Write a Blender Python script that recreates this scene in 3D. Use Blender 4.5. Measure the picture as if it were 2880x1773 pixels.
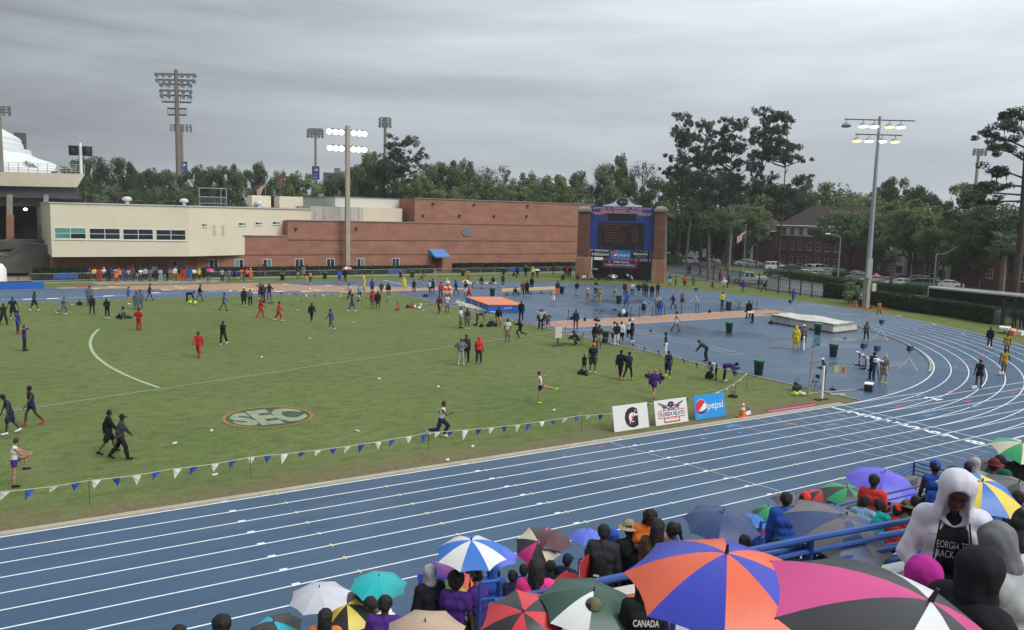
import bpy, math, random
import numpy as np
from mathutils import Vector, Matrix
random.seed(7); RNG = np.random.default_rng(7)
for o in list(bpy.data.objects): bpy.data.objects.remove(o)
S = bpy.context.scene
R = math.radians
# ------------------------------------------------------------------ camera
SW, SH = 2880.0, 1773.0
FPX, PITCH, ROLL, YAW, CAMH = 2339.117, 0.1203858, 0.0255179, 0.5633244, 10.113
def cam_axes():
    cy, sy = math.cos(YAW), math.sin(YAW)
    fw = Vector((sy*math.cos(PITCH), cy*math.cos(PITCH), -math.sin(PITCH)))
    r0 = Vector((cy, -sy, 0)); u0 = r0.cross(fw)
    r = r0*math.cos(ROLL)+u0*math.sin(ROLL); u = u0*math.cos(ROLL)-r0*math.sin(ROLL)
    return r, u, fw
CR, CU, CF = cam_axes()
CAM = Vector((0, 0, CAMH))
cd = bpy.data.cameras.new('camera'); cam = bpy.data.objects.new('camera', cd); S.collection.objects.link(cam)
cam.matrix_world = Matrix(((CR.x, CU.x, -CF.x, 0), (CR.y, CU.y, -CF.y, 0), (CR.z, CU.z, -CF.z, CAMH), (0, 0, 0, 1)))
cd.sensor_width = 36; cd.lens = FPX/SW*36; cd.clip_start = 0.1; cd.clip_end = 5000
S.camera = cam
# ------------------------------------------------------------------ world, sun, exposure
wd = bpy.data.worlds.new('World'); S.world = wd; wd.use_nodes = True
def world():
    nt = wd.node_tree; N = nt.nodes; L = nt.links; N.clear()
    out = N.new('ShaderNodeOutputWorld'); bg = N.new('ShaderNodeBackground')
    sky = N.new('ShaderNodeTexSky'); sky.sky_type = 'NISHITA'; sky.sun_disc = False
    sky.sun_elevation = R(44); sky.sun_rotation = R(158); sky.dust_density = 4
    tc = N.new('ShaderNodeTexCoord'); sep = N.new('ShaderNodeSeparateXYZ'); L.new(tc.outputs['Generated'], sep.inputs[0])
    def mth(op, a, b=None, c=None):
        n = N.new('ShaderNodeMath'); n.operation = op
        for i, v in enumerate((a, b, c)):
            if v is None: continue
            if isinstance(v, (int, float)): n.inputs[i].default_value = v
            else: L.new(v, n.inputs[i])
        return n.outputs[0]
    z = mth('MAXIMUM', sep.outputs[2], 0.0)
    def layer(sc, zs, det, off, rough=.55):
        cmb = N.new('ShaderNodeCombineXYZ')
        L.new(mth('MULTIPLY', sep.outputs[0], sc), cmb.inputs[0]); L.new(mth('MULTIPLY', sep.outputs[1], sc), cmb.inputs[1])
        L.new(mth('MULTIPLY_ADD', z, zs, off), cmb.inputs[2])
        n = N.new('ShaderNodeTexNoise'); n.inputs['Scale'].default_value = 1; n.inputs['Detail'].default_value = det
        n.inputs['Roughness'].default_value = rough; n.inputs['Distortion'].default_value = .35
        L.new(cmb.outputs[0], n.inputs['Vector']); return n.outputs[0]
    a = layer(2.1, 17, 5, 3.2); b = layer(1.1, 5.0, 3, 9.4); c = layer(6, 42, 6, 1.3, .6)
    v = mth('ADD', mth('ADD', mth('MULTIPLY', a, .56), mth('MULTIPLY', b, .62)), mth('MULTIPLY', c, .20))   # mean ~ .6
    # broad brightness drift across the cloud deck: thinner cloud towards +x
    drift = mth('MULTIPLY_ADD', sep.outputs[0], .42, -.18)
    v = mth('ADD', v, mth('MULTIPLY', drift, 1.15))
    v = mth('MULTIPLY_ADD', mth('SUBTRACT', v, .69), 1.45, 1.0)
    v = mth('MAXIMUM', v, .45)
    cie = mth('MULTIPLY_ADD', z, 2.6, .97)
    lum = mth('MULTIPLY', mth('MULTIPLY', v, cie), SKY_L)
    col = N.new('ShaderNodeMix'); col.data_type = 'RGBA'; col.blend_type = 'MULTIPLY'; col.inputs[0].default_value = 1
    col.inputs[6].default_value = (.91, .985, 1.06, 1)
    cmb = N.new('ShaderNodeCombineColor')
    for i in range(3): L.new(lum, cmb.inputs[i])
    L.new(cmb.outputs[0], col.inputs[7])
    sc = N.new('ShaderNodeMix'); sc.data_type = 'RGBA'; sc.blend_type = 'MULTIPLY'; sc.inputs[0].default_value = 1
    L.new(sky.outputs[0], sc.inputs[6]); sc.inputs[7].default_value = (.05, .05, .05, 1)
    mx = N.new('ShaderNodeMix'); mx.data_type = 'RGBA'; mx.inputs[0].default_value = .93      # 93 % cloud cover
    L.new(sc.outputs[2], mx.inputs[6]); L.new(col.outputs[2], mx.inputs[7])
    L.new(mx.outputs[2], bg.inputs[0]); bg.inputs[1].default_value = 1.0
    L.new(bg.outputs[0], out.inputs[0])
SKY_L = .298
world()
sl = bpy.data.lights.new('sun', 'SUN'); sl.energy = 1.5; sl.angle = R(35); sl.color = (1, .97, .92)
sun = bpy.data.objects.new('sun', sl); S.collection.objects.link(sun); sun.rotation_euler = (R(46), 0, R(22))
S.view_settings.view_transform = 'Standard'; S.view_settings.look = 'None'; S.view_settings.exposure = 0.62; S.view_settings.gamma = 1
S.view_settings.use_curve_mapping = False
# ------------------------------------------------------------------ pixel -> place
def ray(x, y): return CF+CR*((x-SW/2)/FPX)+CU*((SH/2-y)/FPX)
def gz(x, y, z=0.0):
    d = ray(x, y); t = (z-CAMH)/d.z; return CAM+d*t
def pl(x, y, P, n):
    d = ray(x, y); n = Vector(n); t = (Vector(P)-CAM).dot(n)/d.dot(n); return CAM+d*t
def pY(x, y, Y): return pl(x, y, (0, Y, 0), (0, 1, 0))
def at(x, y, dist): return CAM+ray(x, y).normalized()*dist
def hd(x, y, dist):                      # a point at horizontal range dist
    d = ray(x, y); return CAM+d*(dist/math.hypot(d.x, d.y))
K = 720/2419
def rg(ox, oy): return lambda x, y: (ox+x*K, oy+y*K)
q1, q2, q3, q4, q5, q6, q7, q8 = rg(0,150), rg(720,300), rg(1440,300), rg(2160,250), rg(0,500), rg(720,600), rg(1440,650), rg(2160,650)
q9, q10, q11, q12 = rg(0,900), rg(720,950), rg(1440,1000), rg(2160,950)
# ------------------------------------------------------------------ materials
MATS = {}
def mat(name, col, rough=.7, var=.12, scale=3.0, metal=0.0, bump=0.0, spec=.4, emit=0, coat=0, trans=0, det=4, vscale=None):
    if name in MATS: return MATS[name]
    m = bpy.data.materials.new(name); m.use_nodes = True; MATS[name] = m
    nt = m.node_tree; N = nt.nodes; L = nt.links; b = N['Principled BSDF']
    b.inputs['Roughness'].default_value = rough; b.inputs['Metallic'].default_value = metal
    b.inputs['Specular IOR Level'].default_value = spec
    tc = N.new('ShaderNodeTexCoord'); no = N.new('ShaderNodeTexNoise')
    no.inputs['Scale'].default_value = scale; no.inputs['Detail'].default_value = det
    if vscale:
        mp = N.new('ShaderNodeMapping'); mp.inputs['Scale'].default_value = vscale
        L.new(tc.outputs['Object'], mp.inputs[0]); L.new(mp.outputs[0], no.inputs['Vector'])
    else: L.new(tc.outputs['Object'], no.inputs['Vector'])
    rp = N.new('ShaderNodeValToRGB'); e = rp.color_ramp.elements
    e[0].position = .25; e[1].position = .75
    e[0].color = (*[c*(1-var) for c in col], 1); e[1].color = (*[min(1, c*(1+var)) for c in col], 1)
    L.new(no.outputs[0], rp.inputs[0]); L.new(rp.outputs[0], b.inputs['Base Color'])
    if bump:
        bp = N.new('ShaderNodeBump'); bp.inputs['Strength'].default_value = bump; bp.inputs['Distance'].default_value = .05
        L.new(no.outputs[0], bp.inputs['Height']); L.new(bp.outputs[0], b.inputs['Normal'])
    if coat: b.inputs['Coat Weight'].default_value = coat
    if trans: b.inputs['Transmission Weight'].default_value = trans
    if emit:
        b.inputs['Emission Color'].default_value = (*col, 1); b.inputs['Emission Strength'].default_value = emit
    return m
def srgb(r, g, b):
    f = lambda c: (c/255/12.92) if c <= 10 else ((c/255+.055)/1.055)**2.4
    return (f(r), f(g), f(b))
# ------------------------------------------------------------------ objects
COL = S.collection
def tag(o, label=None, cat=None, group=None, kind=None):
    if label: o['label'] = label
    if cat: o['category'] = cat
    if group: o['group'] = group
    if kind: o['kind'] = kind
    return o
def empty(name, loc=(0,0,0), rz=0, parent=None):
    o = bpy.data.objects.new(name, None); COL.objects.link(o); o.location = loc; o.rotation_euler = (0,0,rz)
    o.empty_display_size = .2
    if parent: o.parent = parent
    return o
def link(name, me, parent=None, loc=None, rz=None):
    o = bpy.data.objects.new(name, me); COL.objects.link(o)
    if parent: o.parent = parent
    if loc is not None: o.location = loc
    if rz is not None: o.rotation_euler = (0,0,rz)
    return o
def copy_tree(o, parent=None):
    c = o.copy(); COL.objects.link(c); c.parent = parent
    for ch in list(o.children): copy_tree(ch, c)
    return c
class MB:
    def __init__(s): s.v = []; s.f = []; s.m = []
    def add(s, vs, fs, mi=0):
        k = len(s.v); s.v += [tuple(v) for v in vs]; s.f += [tuple(i+k for i in f) for f in fs]; s.m += [mi]*len(fs); return s
    def box(s, c, sz, rz=0, mi=0, M=None):
        x, y, z = [a/2 for a in sz]; vs = []
        for i in (-1,1):
            for j in (-1,1):
                for k in (-1,1): vs.append(Vector((i*x, j*y, k*z)))
        if M is not None: vs = [M@v for v in vs]
        elif rz:
            ca, sa = math.cos(rz), math.sin(rz); vs = [Vector((v.x*ca-v.y*sa, v.x*sa+v.y*ca, v.z)) for v in vs]
        c = Vector(c); vs = [v+c for v in vs]
        return s.add(vs, [(0,1,3,2),(4,6,7,5),(0,4,5,1),(2,3,7,6),(0,2,6,4),(1,5,7,3)], mi)
    def cyl(s, p0, p1, r0, r1=None, n=10, mi=0, caps=True):
        r1 = r0 if r1 is None else r1
        p0, p1 = Vector(p0), Vector(p1); d = (p1-p0).normalized()
        a = d.orthogonal().normalized(); b = d.cross(a); vs = []
        for i in range(n):
            t = 2*math.pi*i/n; o = a*math.cos(t)+b*math.sin(t); vs += [p0+o*r0, p1+o*r1]
        fs = [(2*i, (2*i+2)%(2*n), (2*i+3)%(2*n), 2*i+1) for i in range(n)]
        if caps: fs += [tuple(range(2*n-2, -1, -2)), tuple(range(1, 2*n, 2))]
        return s.add(vs, fs, mi)
    def tube(s, pts, r, n=6, mi=0):
        for a, b in zip(pts[:-1], pts[1:]): s.cyl(a, b, r, r, n, mi)
        return s
    def ball(s, c, rad, n=8, m=6, mi=0):
        if not hasattr(rad, '__len__'): rad = (rad,)*3
        vs = [(c[0], c[1], c[2]-rad[2])]
        for j in range(1, m):
            ph = -math.pi/2+math.pi*j/m
            for i in range(n):
                t = 2*math.pi*i/n; vs.append((c[0]+rad[0]*math.cos(ph)*math.cos(t), c[1]+rad[1]*math.cos(ph)*math.sin(t), c[2]+rad[2]*math.sin(ph)))
        vs.append((c[0], c[1], c[2]+rad[2])); fs = []
        for i in range(n): fs.append((0, 1+(i+1)%n, 1+i))
        for j in range(m-2):
            for i in range(n): a = 1+j*n; fs.append((a+i, a+(i+1)%n, a+n+(i+1)%n, a+n+i))
        a = 1+(m-2)*n
        for i in range(n): fs.append((a+i, a+(i+1)%n, len(vs)-1))
        return s.add(vs, fs, mi)
    def prism(s, poly, z0, z1, mi=0):       # poly (x,y) counter-clockwise
        n = len(poly); vs = [(x,y,z0) for x,y in poly]+[(x,y,z1) for x,y in poly]
        return s.add(vs, [tuple(range(n-1,-1,-1)), tuple(range(n,2*n))]+[(i,(i+1)%n,n+(i+1)%n,n+i) for i in range(n)], mi)
    def lathe(s, prof, n=16, c=(0,0,0), mi=0):
        vs = []; m = len(prof)
        for i in range(n):
            t = 2*math.pi*i/n
            for r, z in prof: vs.append((c[0]+r*math.cos(t), c[1]+r*math.sin(t), c[2]+z))
        fs = [(i*m+j, ((i+1)%n)*m+j, ((i+1)%n)*m+j+1, i*m+j+1) for i in range(n) for j in range(m-1)]
        return s.add(vs, fs, mi)
    def mesh(s, name, mats, smooth=False):
        me = bpy.data.meshes.new(name); me.from_pydata(s.v, [], s.f)
        for m in (mats if isinstance(mats, (list, tuple)) else [mats]): me.materials.append(m)
        if any(s.m): me.polygons.foreach_set('material_index', s.m)
        if smooth: me.polygons.foreach_set('use_smooth', [True]*len(s.f))
        me.update(); return me
    def build(s, name, mats, parent=None, loc=None, rz=None, smooth=False):
        return link(name, s.mesh(name, mats, smooth), parent, loc, rz)
def text_mesh(txt, material, width, height, extr=.01, bold=0.0, warp=None, shear=0):
    cu = bpy.data.curves.new('t', 'FONT'); cu.body = txt; cu.align_x = 'CENTER'; cu.extrude = 0; cu.offset = bold; cu.shear = shear; cu.resolution_u = 3
    o = bpy.data.objects.new('t', cu); COL.objects.link(o)
    me = bpy.data.meshes.new_from_object(o.evaluated_get(bpy.context.evaluated_depsgraph_get()))
    bpy.data.objects.remove(o); bpy.data.curves.remove(cu)
    n = len(me.vertices); a = np.zeros(n*3, 'f'); me.vertices.foreach_get('co', a); a = a.reshape(-1,3)
    lo, hi = a.min(0), a.max(0); a = a-(lo+hi)/2; a[:,0] *= width/max(1e-6, hi[0]-lo[0]); a[:,1] *= height/max(1e-6, hi[1]-lo[1]); a[:,2] = 0
    if warp: a = warp(a)
    me.vertices.foreach_set('co', a.astype('f').ravel()); me.update()
    me.materials.clear(); me.materials.append(material); me.name = 'lettering'
    return me
def put_text(txt, material, width, height, M, parent=None, name='lettering', **kw):
    o = link(name, text_mesh(txt, material, width, height, **kw), parent); o.matrix_local = M; return o
def frame(origin, u, v):                    # local x along u, y along v, z out
    u = Vector(u).normalized(); v = Vector(v).normalized(); w = u.cross(v)
    return Matrix(((u.x, v.x, w.x, origin[0]), (u.y, v.y, w.y, origin[1]), (u.z, v.z, w.z, origin[2]), (0,0,0,1)))
def strip(mb, pts, width, z, mi=0, closed=False):
    n = len(pts); L_, R_ = [], []
    for i in range(n):
        a = pts[max(0,i-1)]; b = pts[min(n-1,i+1)]
        d = Vector((b[0]-a[0], b[1]-a[1])); d.normalize(); nx, ny = -d.y*width/2, d.x*width/2
        L_.append((pts[i][0]+nx, pts[i][1]+ny, z)); R_.append((pts[i][0]-nx, pts[i][1]-ny, z))
    mb.add(L_+R_, [(n+i, n+i+1, i+1, i) for i in range(n-1)], mi); return mb
# ================================================================== ground
def nodes_mat(name):
    m = bpy.data.materials.new(name); m.use_nodes = True; MATS[name] = m
    nt = m.node_tree; N = nt.nodes; L = nt.links; b = N['Principled BSDF']
    tc = N.new('ShaderNodeTexCoord'); P = tc.outputs['Object']
    def noise(scale, det=4, rough=.5, vs=None, dist=0):
        n = N.new('ShaderNodeTexNoise'); n.inputs['Scale'].default_value = scale; n.inputs['Detail'].default_value = det
        n.inputs['Roughness'].default_value = rough; n.inputs['Distortion'].default_value = dist
        if vs:
            mp = N.new('ShaderNodeMapping'); mp.inputs['Scale'].default_value = vs; L.new(P, mp.inputs[0]); L.new(mp.outputs[0], n.inputs['Vector'])
        else: L.new(P, n.inputs['Vector'])
        return n.outputs[0]
    def mth(op, a, b_=None, c=None, clamp=False):
        n = N.new('ShaderNodeMath'); n.operation = op; n.use_clamp = clamp
        for i, v in enumerate((a, b_, c)):
            if v is None: continue
            if isinstance(v, (int, float)): n.inputs[i].default_value = v
            else: L.new(v, n.inputs[i])
        return n.outputs[0]
    def ramp(f, stops):
        n = N.new('ShaderNodeValToRGB'); e = n.color_ramp.elements
        while len(e) < len(stops): e.new(.5)
        for q, (p, c) in zip(e, stops): q.position = p; q.color = (*c, 1)
        L.new(f, n.inputs[0]); return n.outputs[0]
    def mix(f, a, c, mode='MIX'):
        n = N.new('ShaderNodeMix'); n.data_type = 'RGBA'; n.blend_type = mode
        if isinstance(f, (int, float)): n.inputs[0].default_value = f
        else: L.new(f, n.inputs[0])
        for i, v in ((6, a), (7, c)):
            if isinstance(v, tuple): n.inputs[i].default_value = (*v, 1)
            else: L.new(v, n.inputs[i])
        return n.outputs[2]
    def bump(h, st, d=.02):
        n = N.new('ShaderNodeBump'); n.inputs['Strength'].default_value = st; n.inputs['Distance'].default_value = d
        L.new(h, n.inputs['Height']); L.new(n.outputs[0], b.inputs['Normal'])
    sep = N.new('ShaderNodeSeparateXYZ'); L.new(P, sep.inputs[0])
    return m, N, L, b, noise, mth, ramp, mix, bump, sep
def grass_mat():
    m, N, L, b, noise, mth, ramp, mix, bump, sep = nodes_mat('infield grass')
    c1 = ramp(noise(.10, 5, .6), [(.3, (.108,.148,.048)), (.7, (.142,.176,.066))])
    c2 = ramp(noise(1.1, 5, .65, (1,1.6,1)), [(.28, (.68,.70,.62)), (.5, (1,1,.98)), (.76, (1.25,1.2,1.18))])
    c3 = ramp(noise(9, 3, .7), [(.25, (.70,.70,.66)), (.75, (1.32,1.28,1.3))])
    c = mix(1, mix(1, c1, c2, 'MULTIPLY'), c3, 'MULTIPLY')
    e1 = mth('MULTIPLY_ADD', sep.outputs[1], -.42, 13.35)              # worn strip by the kerb, Y 28.7 .. 31.5
    e2 = mth('MULTIPLY_ADD', sep.outputs[0], .5, -20.6)               # worn strip by the jumping area
    w = mth('ADD', mth('MAXIMUM', e1, e2), mth('MULTIPLY_ADD', noise(.35, 5, .65), 2.4, -1.35), clamp=True)
    dirt = ramp(noise(3.0, 5, .7), [(.3, (.125,.098,.052)), (.7, (.205,.165,.105))])
    c = mix(mth('MULTIPLY', w, .92), c, dirt)
    bare = mth('MULTIPLY', mth('MULTIPLY', mth('SUBTRACT', noise(.22, 4, .6), .56), 7.0, clamp=True), .45)
    c = mix(bare, c, (.155,.150,.07))
    L.new(c, b.inputs['Base Color']); b.inputs['Roughness'].default_value = .95; b.inputs['Specular IOR Level'].default_value = .1
    bump(noise(14, 3, .7), .6, .04); return m
def track_mat():
    m, N, L, b, noise, mth, ramp, mix, bump, sep = nodes_mat('blue track surface')
    c1 = ramp(noise(.25, 5, .6, (.35,1,1)), [(.3, (.041,.083,.142)), (.7, (.053,.103,.170))])
    c2 = ramp(noise(30, 2, .8), [(.3, (.82,.84,.86)), (.7, (1.2,1.17,1.15))])
    c3 = ramp(noise(.9, 5, .7, (.15,1,1)), [(.35, (.90,.90,.91)), (.65, (1.1,1.09,1.08))])
    L.new(mix(1, mix(1, c1, c2, 'MULTIPLY'), c3, 'MULTIPLY'), b.inputs['Base Color'])
    wet = mth('MULTIPLY', mth('SUBTRACT', noise(.16, 3, .5), .52), 6.0, clamp=True)
    L.new(mth('MULTIPLY_ADD', wet, -.22, .62), b.inputs['Roughness']); b.inputs['Specular IOR Level'].default_value = .32
    bump(noise(60, 2, .8), .15, .01); return m
def court_mat():
    m, N, L, b, noise, mth, ramp, mix, bump, sep = nodes_mat('blue jumping area surface')
    c1 = ramp(noise(.18, 5, .6), [(.3, (.040,.080,.135)), (.7, (.052,.098,.160))])
    c2 = ramp(noise(12, 3, .8), [(.3, (.86,.86,.88)), (.7, (1.15,1.14,1.12))])
    L.new(mix(1, c1, c2, 'MULTIPLY'), b.inputs['Base Color'])
    wet = mth('MULTIPLY', mth('SUBTRACT', noise(.10, 2, .5), .53), 8.0, clamp=True)
    # standing water lies in a shallow dip across the bend end of the area
    L.new(mth('MULTIPLY_ADD', wet, -.26, .50), b.inputs['Roughness']); b.inputs['Specular IOR Level'].default_value = .4
    bump(noise(60, 2, .8), .08, .01); return m
def speckle(name, a, c, s1=.6, s2=20, rough=.85, spec=.3):
    m, N, L, b, noise, mth, ramp, mix, bump, sep = nodes_mat(name)
    c1 = ramp(noise(s1, 5, .6), [(.3, a), (.7, c)]); c2 = ramp(noise(s2, 3, .8), [(.3, (.82,)*3), (.7, (1.18,)*3)])
    L.new(mix(1, c1, c2, 'MULTIPLY'), b.inputs['Base Color']); b.inputs['Roughness'].default_value = rough; b.inputs['Specular IOR Level'].default_value = spec
    bump(noise(s2, 3, .7), .2, .02); return m
def brick_mat(name, c1, c2, mortar, stain=.55):
    m, N, L, b, noise, mth, ramp, mix, bump, sep = nodes_mat(name)
    cmb = N.new('ShaderNodeCombineXYZ'); L.new(mth('ADD', sep.outputs[0], sep.outputs[1]), cmb.inputs[0]); L.new(sep.outputs[2], cmb.inputs[1])
    bt = N.new('ShaderNodeTexBrick'); L.new(cmb.outputs[0], bt.inputs['Vector']); bt.inputs['Scale'].default_value = 1
    bt.inputs['Brick Width'].default_value = .22; bt.inputs['Row Height'].default_value = .075; bt.inputs['Mortar Size'].default_value = .006
    bt.inputs['Color1'].default_value = (*c1, 1); bt.inputs['Color2'].default_value = (*c2, 1); bt.inputs['Mortar'].default_value = (*mortar, 1)
    st = ramp(noise(.35, 6, .65, (1,1,2.6)), [(.3, (stain,)*3), (.65, (1.05,)*3)])
    st2 = ramp(noise(2.5, 4, .7, (.25,.25,5)), [(.3, (.85,)*3), (.7, (1.12,)*3)])
    L.new(mix(1, mix(1, bt.outputs[0], st, 'MULTIPLY'), st2, 'MULTIPLY'), b.inputs['Base Color']); b.inputs['Roughness'].default_value = .9
    b.inputs['Specular IOR Level'].default_value = .2; return m
GRASS, TRACK, COURT = grass_mat(), track_mat(), court_mat()
WHITE_LINE = speckle('white line paint', (.70,.74,.78), (.80,.83,.85), 1.5, 25, .6)
TAN = speckle('tan runway surface', (.34,.185,.11), (.40,.225,.14), .4, 25, .55)
CONC = speckle('weathered concrete', (.20,.185,.155), (.30,.28,.245), .5, 9)
CONC_D = speckle('dark stained concrete', (.085,.082,.075), (.17,.165,.15), .35, 6)
ASPH = speckle('wet asphalt', (.055,.055,.058), (.085,.085,.088), .3, 20, .55)
DIRT = speckle('sandy dirt', (.22,.175,.125), (.31,.25,.19), .4, 8)
VERGE = speckle('verge grass', (.095,.13,.035), (.15,.175,.06), .35, 5, .95, .1)
g = MB(); g.add([(-1800,-600,-.06),(2200,-600,-.06),(2200,3000,-.06),(-1800,3000,-.06)], [(0,1,2,3)])
tag(g.build('ground', speckle('ground cover', (.06,.085,.03), (.10,.11,.05), .05, 2, .95, .1)), kind='structure')
def sheet(name, poly, z, m, parent=None, kind='structure'):
    mb = MB(); mb.add([(x,y,z) for x,y in poly], [tuple(range(len(poly)))]); o = mb.build(name, m, parent)
    if kind and not parent: tag(o, kind=kind)
    return o
YL0 = 20.094+8*1.067        # inner edge of the home straight (28.63)
LW = 1.067; XC, YC = 39.8, 62.83
# infield grass
sheet('infield_grass', [(-60,YL0+.0),(42.1,YL0+.0),(42.4,97.3),(-60,97.3)], -.012, GRASS)
# ---- track ring: homestretch, bend, back straight; radius tables follow the surveyed bend
AT = [-90,-75,-59,-41,-27,-20,-2,6,17,24,33,50,70,90]
RI = [34.2,34.1,34.0,33.9,34.2,34.9,35.8,36.1,36.7,37.2,37.2,36.2,35.0,34.4]
AO = [-90,-60,-37,-24,-12,-3,5,15,25,33,43,60,75,90]
RO = [43.8,43.8,44.1,44.3,45.2,46.5,47.9,49.2,50.6,52.2,52.9,52.2,51.3,50.7]
TH = np.linspace(-90, 90, 91)
def smooth(a):
    for _ in range(4): a = np.concatenate([[a[0]], (a[:-2]+2*a[1:-1]+a[2:])/4, [a[-1]]])
    return a
RIN = smooth(np.interp(TH, AT, RI)); ROUT = smooth(np.interp(TH, AO, RO))
def ring(k, n=9):                            # k-th lane line all the way round
    r = RIN+(ROUT-RIN)*k/n
    bend = [(XC+rr*math.cos(R(t)), YC+rr*math.sin(R(t))) for rr, t in zip(r, TH)]
    y0, y1 = bend[0][1], bend[-1][1]
    return [(x, y0) for x in np.linspace(-60, XC-1, 30)]+bend+[(x, y1) for x in np.linspace(XC-1, -60, 30)]
track = empty('running_track'); tag(track, kind='structure')
a, b_ = ring(0), ring(9.12); n = len(a)
mb = MB(); mb.add([(x,y,.004) for x,y in a]+[(x,y,.004) for x,y in b_], [(i, n+i, n+i+1, i+1)[::-1] for i in range(n-1)]); mb.build('blue_surface', TRACK, track)
# apron between outer lane and the stand
sheet('track_apron', [(-60,14.5),(60,14.5),(70,26),(39.8,19.3),(-60,19.3)], .0, TRACK)
# D shaped jumping area
dp = [(XC+2.3, YC-34.2)]+[(XC+r*math.cos(R(t)), YC+r*math.sin(R(t))) for r, t in zip(RIN, TH) if 4-90 <= t <= 86]+[(42.4, 97.3)]
sheet('jumping_area', [(42.1, YL0)]+dp[1:], -.004, COURT)
for k in range(0, 10):
    if k == 9: pts = [q for q in ring(9.05) if q[0] > XC or q[1] > YC]
    else: pts = ring(k)
    strip(MB(), pts, .062 if k else .08, .009).build('lane_line', WHITE_LINE, track)
# straight extensions of the sprint lanes over the bend
for k in range(0, 9):
    y = YL0-k*LW; strip(MB(), [(XC-2, y), (XC+(26 if k else 8), y)], .055, .0105).build('lane_line', WHITE_LINE, track)
strip(MB(), [(39.97, YL0), (39.97, YL0-8*LW)], .06, .012).build('finish_line', WHITE_LINE, track)
def painted(name, poly, m, z=.013):
    mb = MB(); mb.add([(x,y,z) for x,y in poly], [tuple(range(len(poly)))]); return mb.build(name, m, track)
THIN = speckle('thin white line paint', (.36,.42,.50), (.48,.53,.60), 2, 25, .6)
BLUEP = speckle('light blue line paint', (.06,.19,.44), (.08,.24,.50), 2, 25, .6); REDP = speckle('red line paint', (.36,.07,.09), (.42,.10,.12), 2, 25, .6)
YELP = speckle('yellow line paint', (.72,.55,.14), (.80,.63,.2), 2, 25, .6)
strip(MB(), [(23.4, YL0), (25.0, YL0-8.4*LW)], .045, .012).build('thin_line', THIN, track)
strip(MB(), [(30.9, YL0), (31.6, YL0-3*LW), (33.2, YL0-8.6*LW)], .045, .012).build('thin_line', THIN, track)
strip(MB(), [(30.2, YL0-.2), (31.2, YL0-8.7*LW)], .045, .012).build('thin_line', BLUEP, track)
strip(MB(), [(40.1, YL0), (46.5, YL0-5*LW), (54, YL0-7.6*LW)], .045, .012).build('thin_line', THIN, track)
dash = MB().box((0,0,0), (.045,.8,.004)).mesh('dash', THIN)
for lane in range(9):
    for j in range(6):
        x = 38.9-j*1.0-lane*.02
        link('dash_mark', dash, track, (x-(.9 if lane==0 and j>3 else 0), YL0-(lane+.5)*LW+.05, .012))
for lane in range(8):
    o = link('lane_number', text_mesh(str(lane+1), WHITE_LINE, .62 if lane else .2, .86, bold=.03), track, (39.0, YL0-(lane+.5)*LW, .013))
link('lane_number', text_mesh('2', WHITE_LINE, .7, .9, bold=.03), track, (46.6, YL0-1.25*LW, .013))
def tri(x, y, L_, w, m, d=1): painted('exchange_mark', [(x, y-w/2), (x+L_*d, y), (x, y+w/2)][::d], m)
for x, lane, L_, m in [(30.4,0,1.5,BLUEP),(33.4,1,1.3,REDP),(35.2,2,1.4,BLUEP),(38.5,3,1.5,BLUEP),(41.8,3,1.6,BLUEP),(42.6,1,1.3,REDP),(46.4,3,1.6,BLUEP),(47.5,2,1.3,REDP),
                     (27.6,1,.5,BLUEP),(22.5,0,.4,REDP),(28.9,0,.35,REDP),(30.0,1,.4,BLUEP),(54,5,1.6,BLUEP),(46.2,0,1.6,BLUEP),(49.3,0,1.2,REDP),(52.5,2,1.4,REDP),(33.6,4,.4,BLUEP)]:
    tri(x, YL0-(lane+.5)*LW, L_*.85, .34, m)
def bendpt(th, k):
    r = np.interp(th, TH, RIN+(ROUT-RIN)*k/9); return XC+r*math.cos(R(th)), YC+r*math.sin(R(th))
for th, k, m in [(-58,1.3,REDP),(-56,2.2,REDP),(-52,1.7,BLUEP),(-50,3.4,REDP),(-47,4.4,BLUEP),(-45,4.2,REDP),(-43,5.5,BLUEP),(-38,2.5,REDP),(-36,5.6,BLUEP),(-33,3.5,REDP),(-30,6.4,REDP),
                 (-24,4.5,REDP),(-20,6.8,REDP),(-17,5.5,REDP),(-9,6.6,REDP),(-3,7.4,REDP),(4,8.1,REDP),(-41,6.4,BLUEP),(-39,7.4,BLUEP)]:
    c = [bendpt(th-.6, k-.12), bendpt(th+.6, k-.06), bendpt(th+.6, k+.06), bendpt(th-.6, k+.12)]
    painted('exchange_mark', c, m)
for th, k0 in [(-60,1),(-57,2),(-55,3),(-51,2),(-47,3),(-46,4),(-42,4),(-40,5),(-36,3),(-34,2),(-33,5),(-27,6),(-22,6),(-16,7),(-11,5),(-6,5)]:
    a1, a2 = bendpt(th, k0), bendpt(th, k0+1)
    strip(MB(), [a1, a2], .06, .0125).build('start_mark', THIN, track)
# small yellow relay ticks and white tabs on the home straight lines
tick = MB().box((0,0,0), (.05,.22,.004)).box((0,0,0), (.16,.09,.005)).mesh('tick', speckle('cream tick paint', (.55,.53,.36), (.65,.62,.45), 2, 25, .6)); tab = MB().box((0,0,0), (.22,.10,.004)).mesh('tab', WHITE_LINE)
for k in range(9):
    for x0, me, dy in ((6.55,tab,.07),(8.35,tick,0),(12.1,tick,0),(16.0,tab,.06),(16.35,tick,0),(20.2,tick,0),(24.1,tab,.06),(24.5,tick,0),(28.2,tick,0)):
        link('relay_tick', me, track, (x0+k*.02, YL0-k*LW+dy, .0125))
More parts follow.
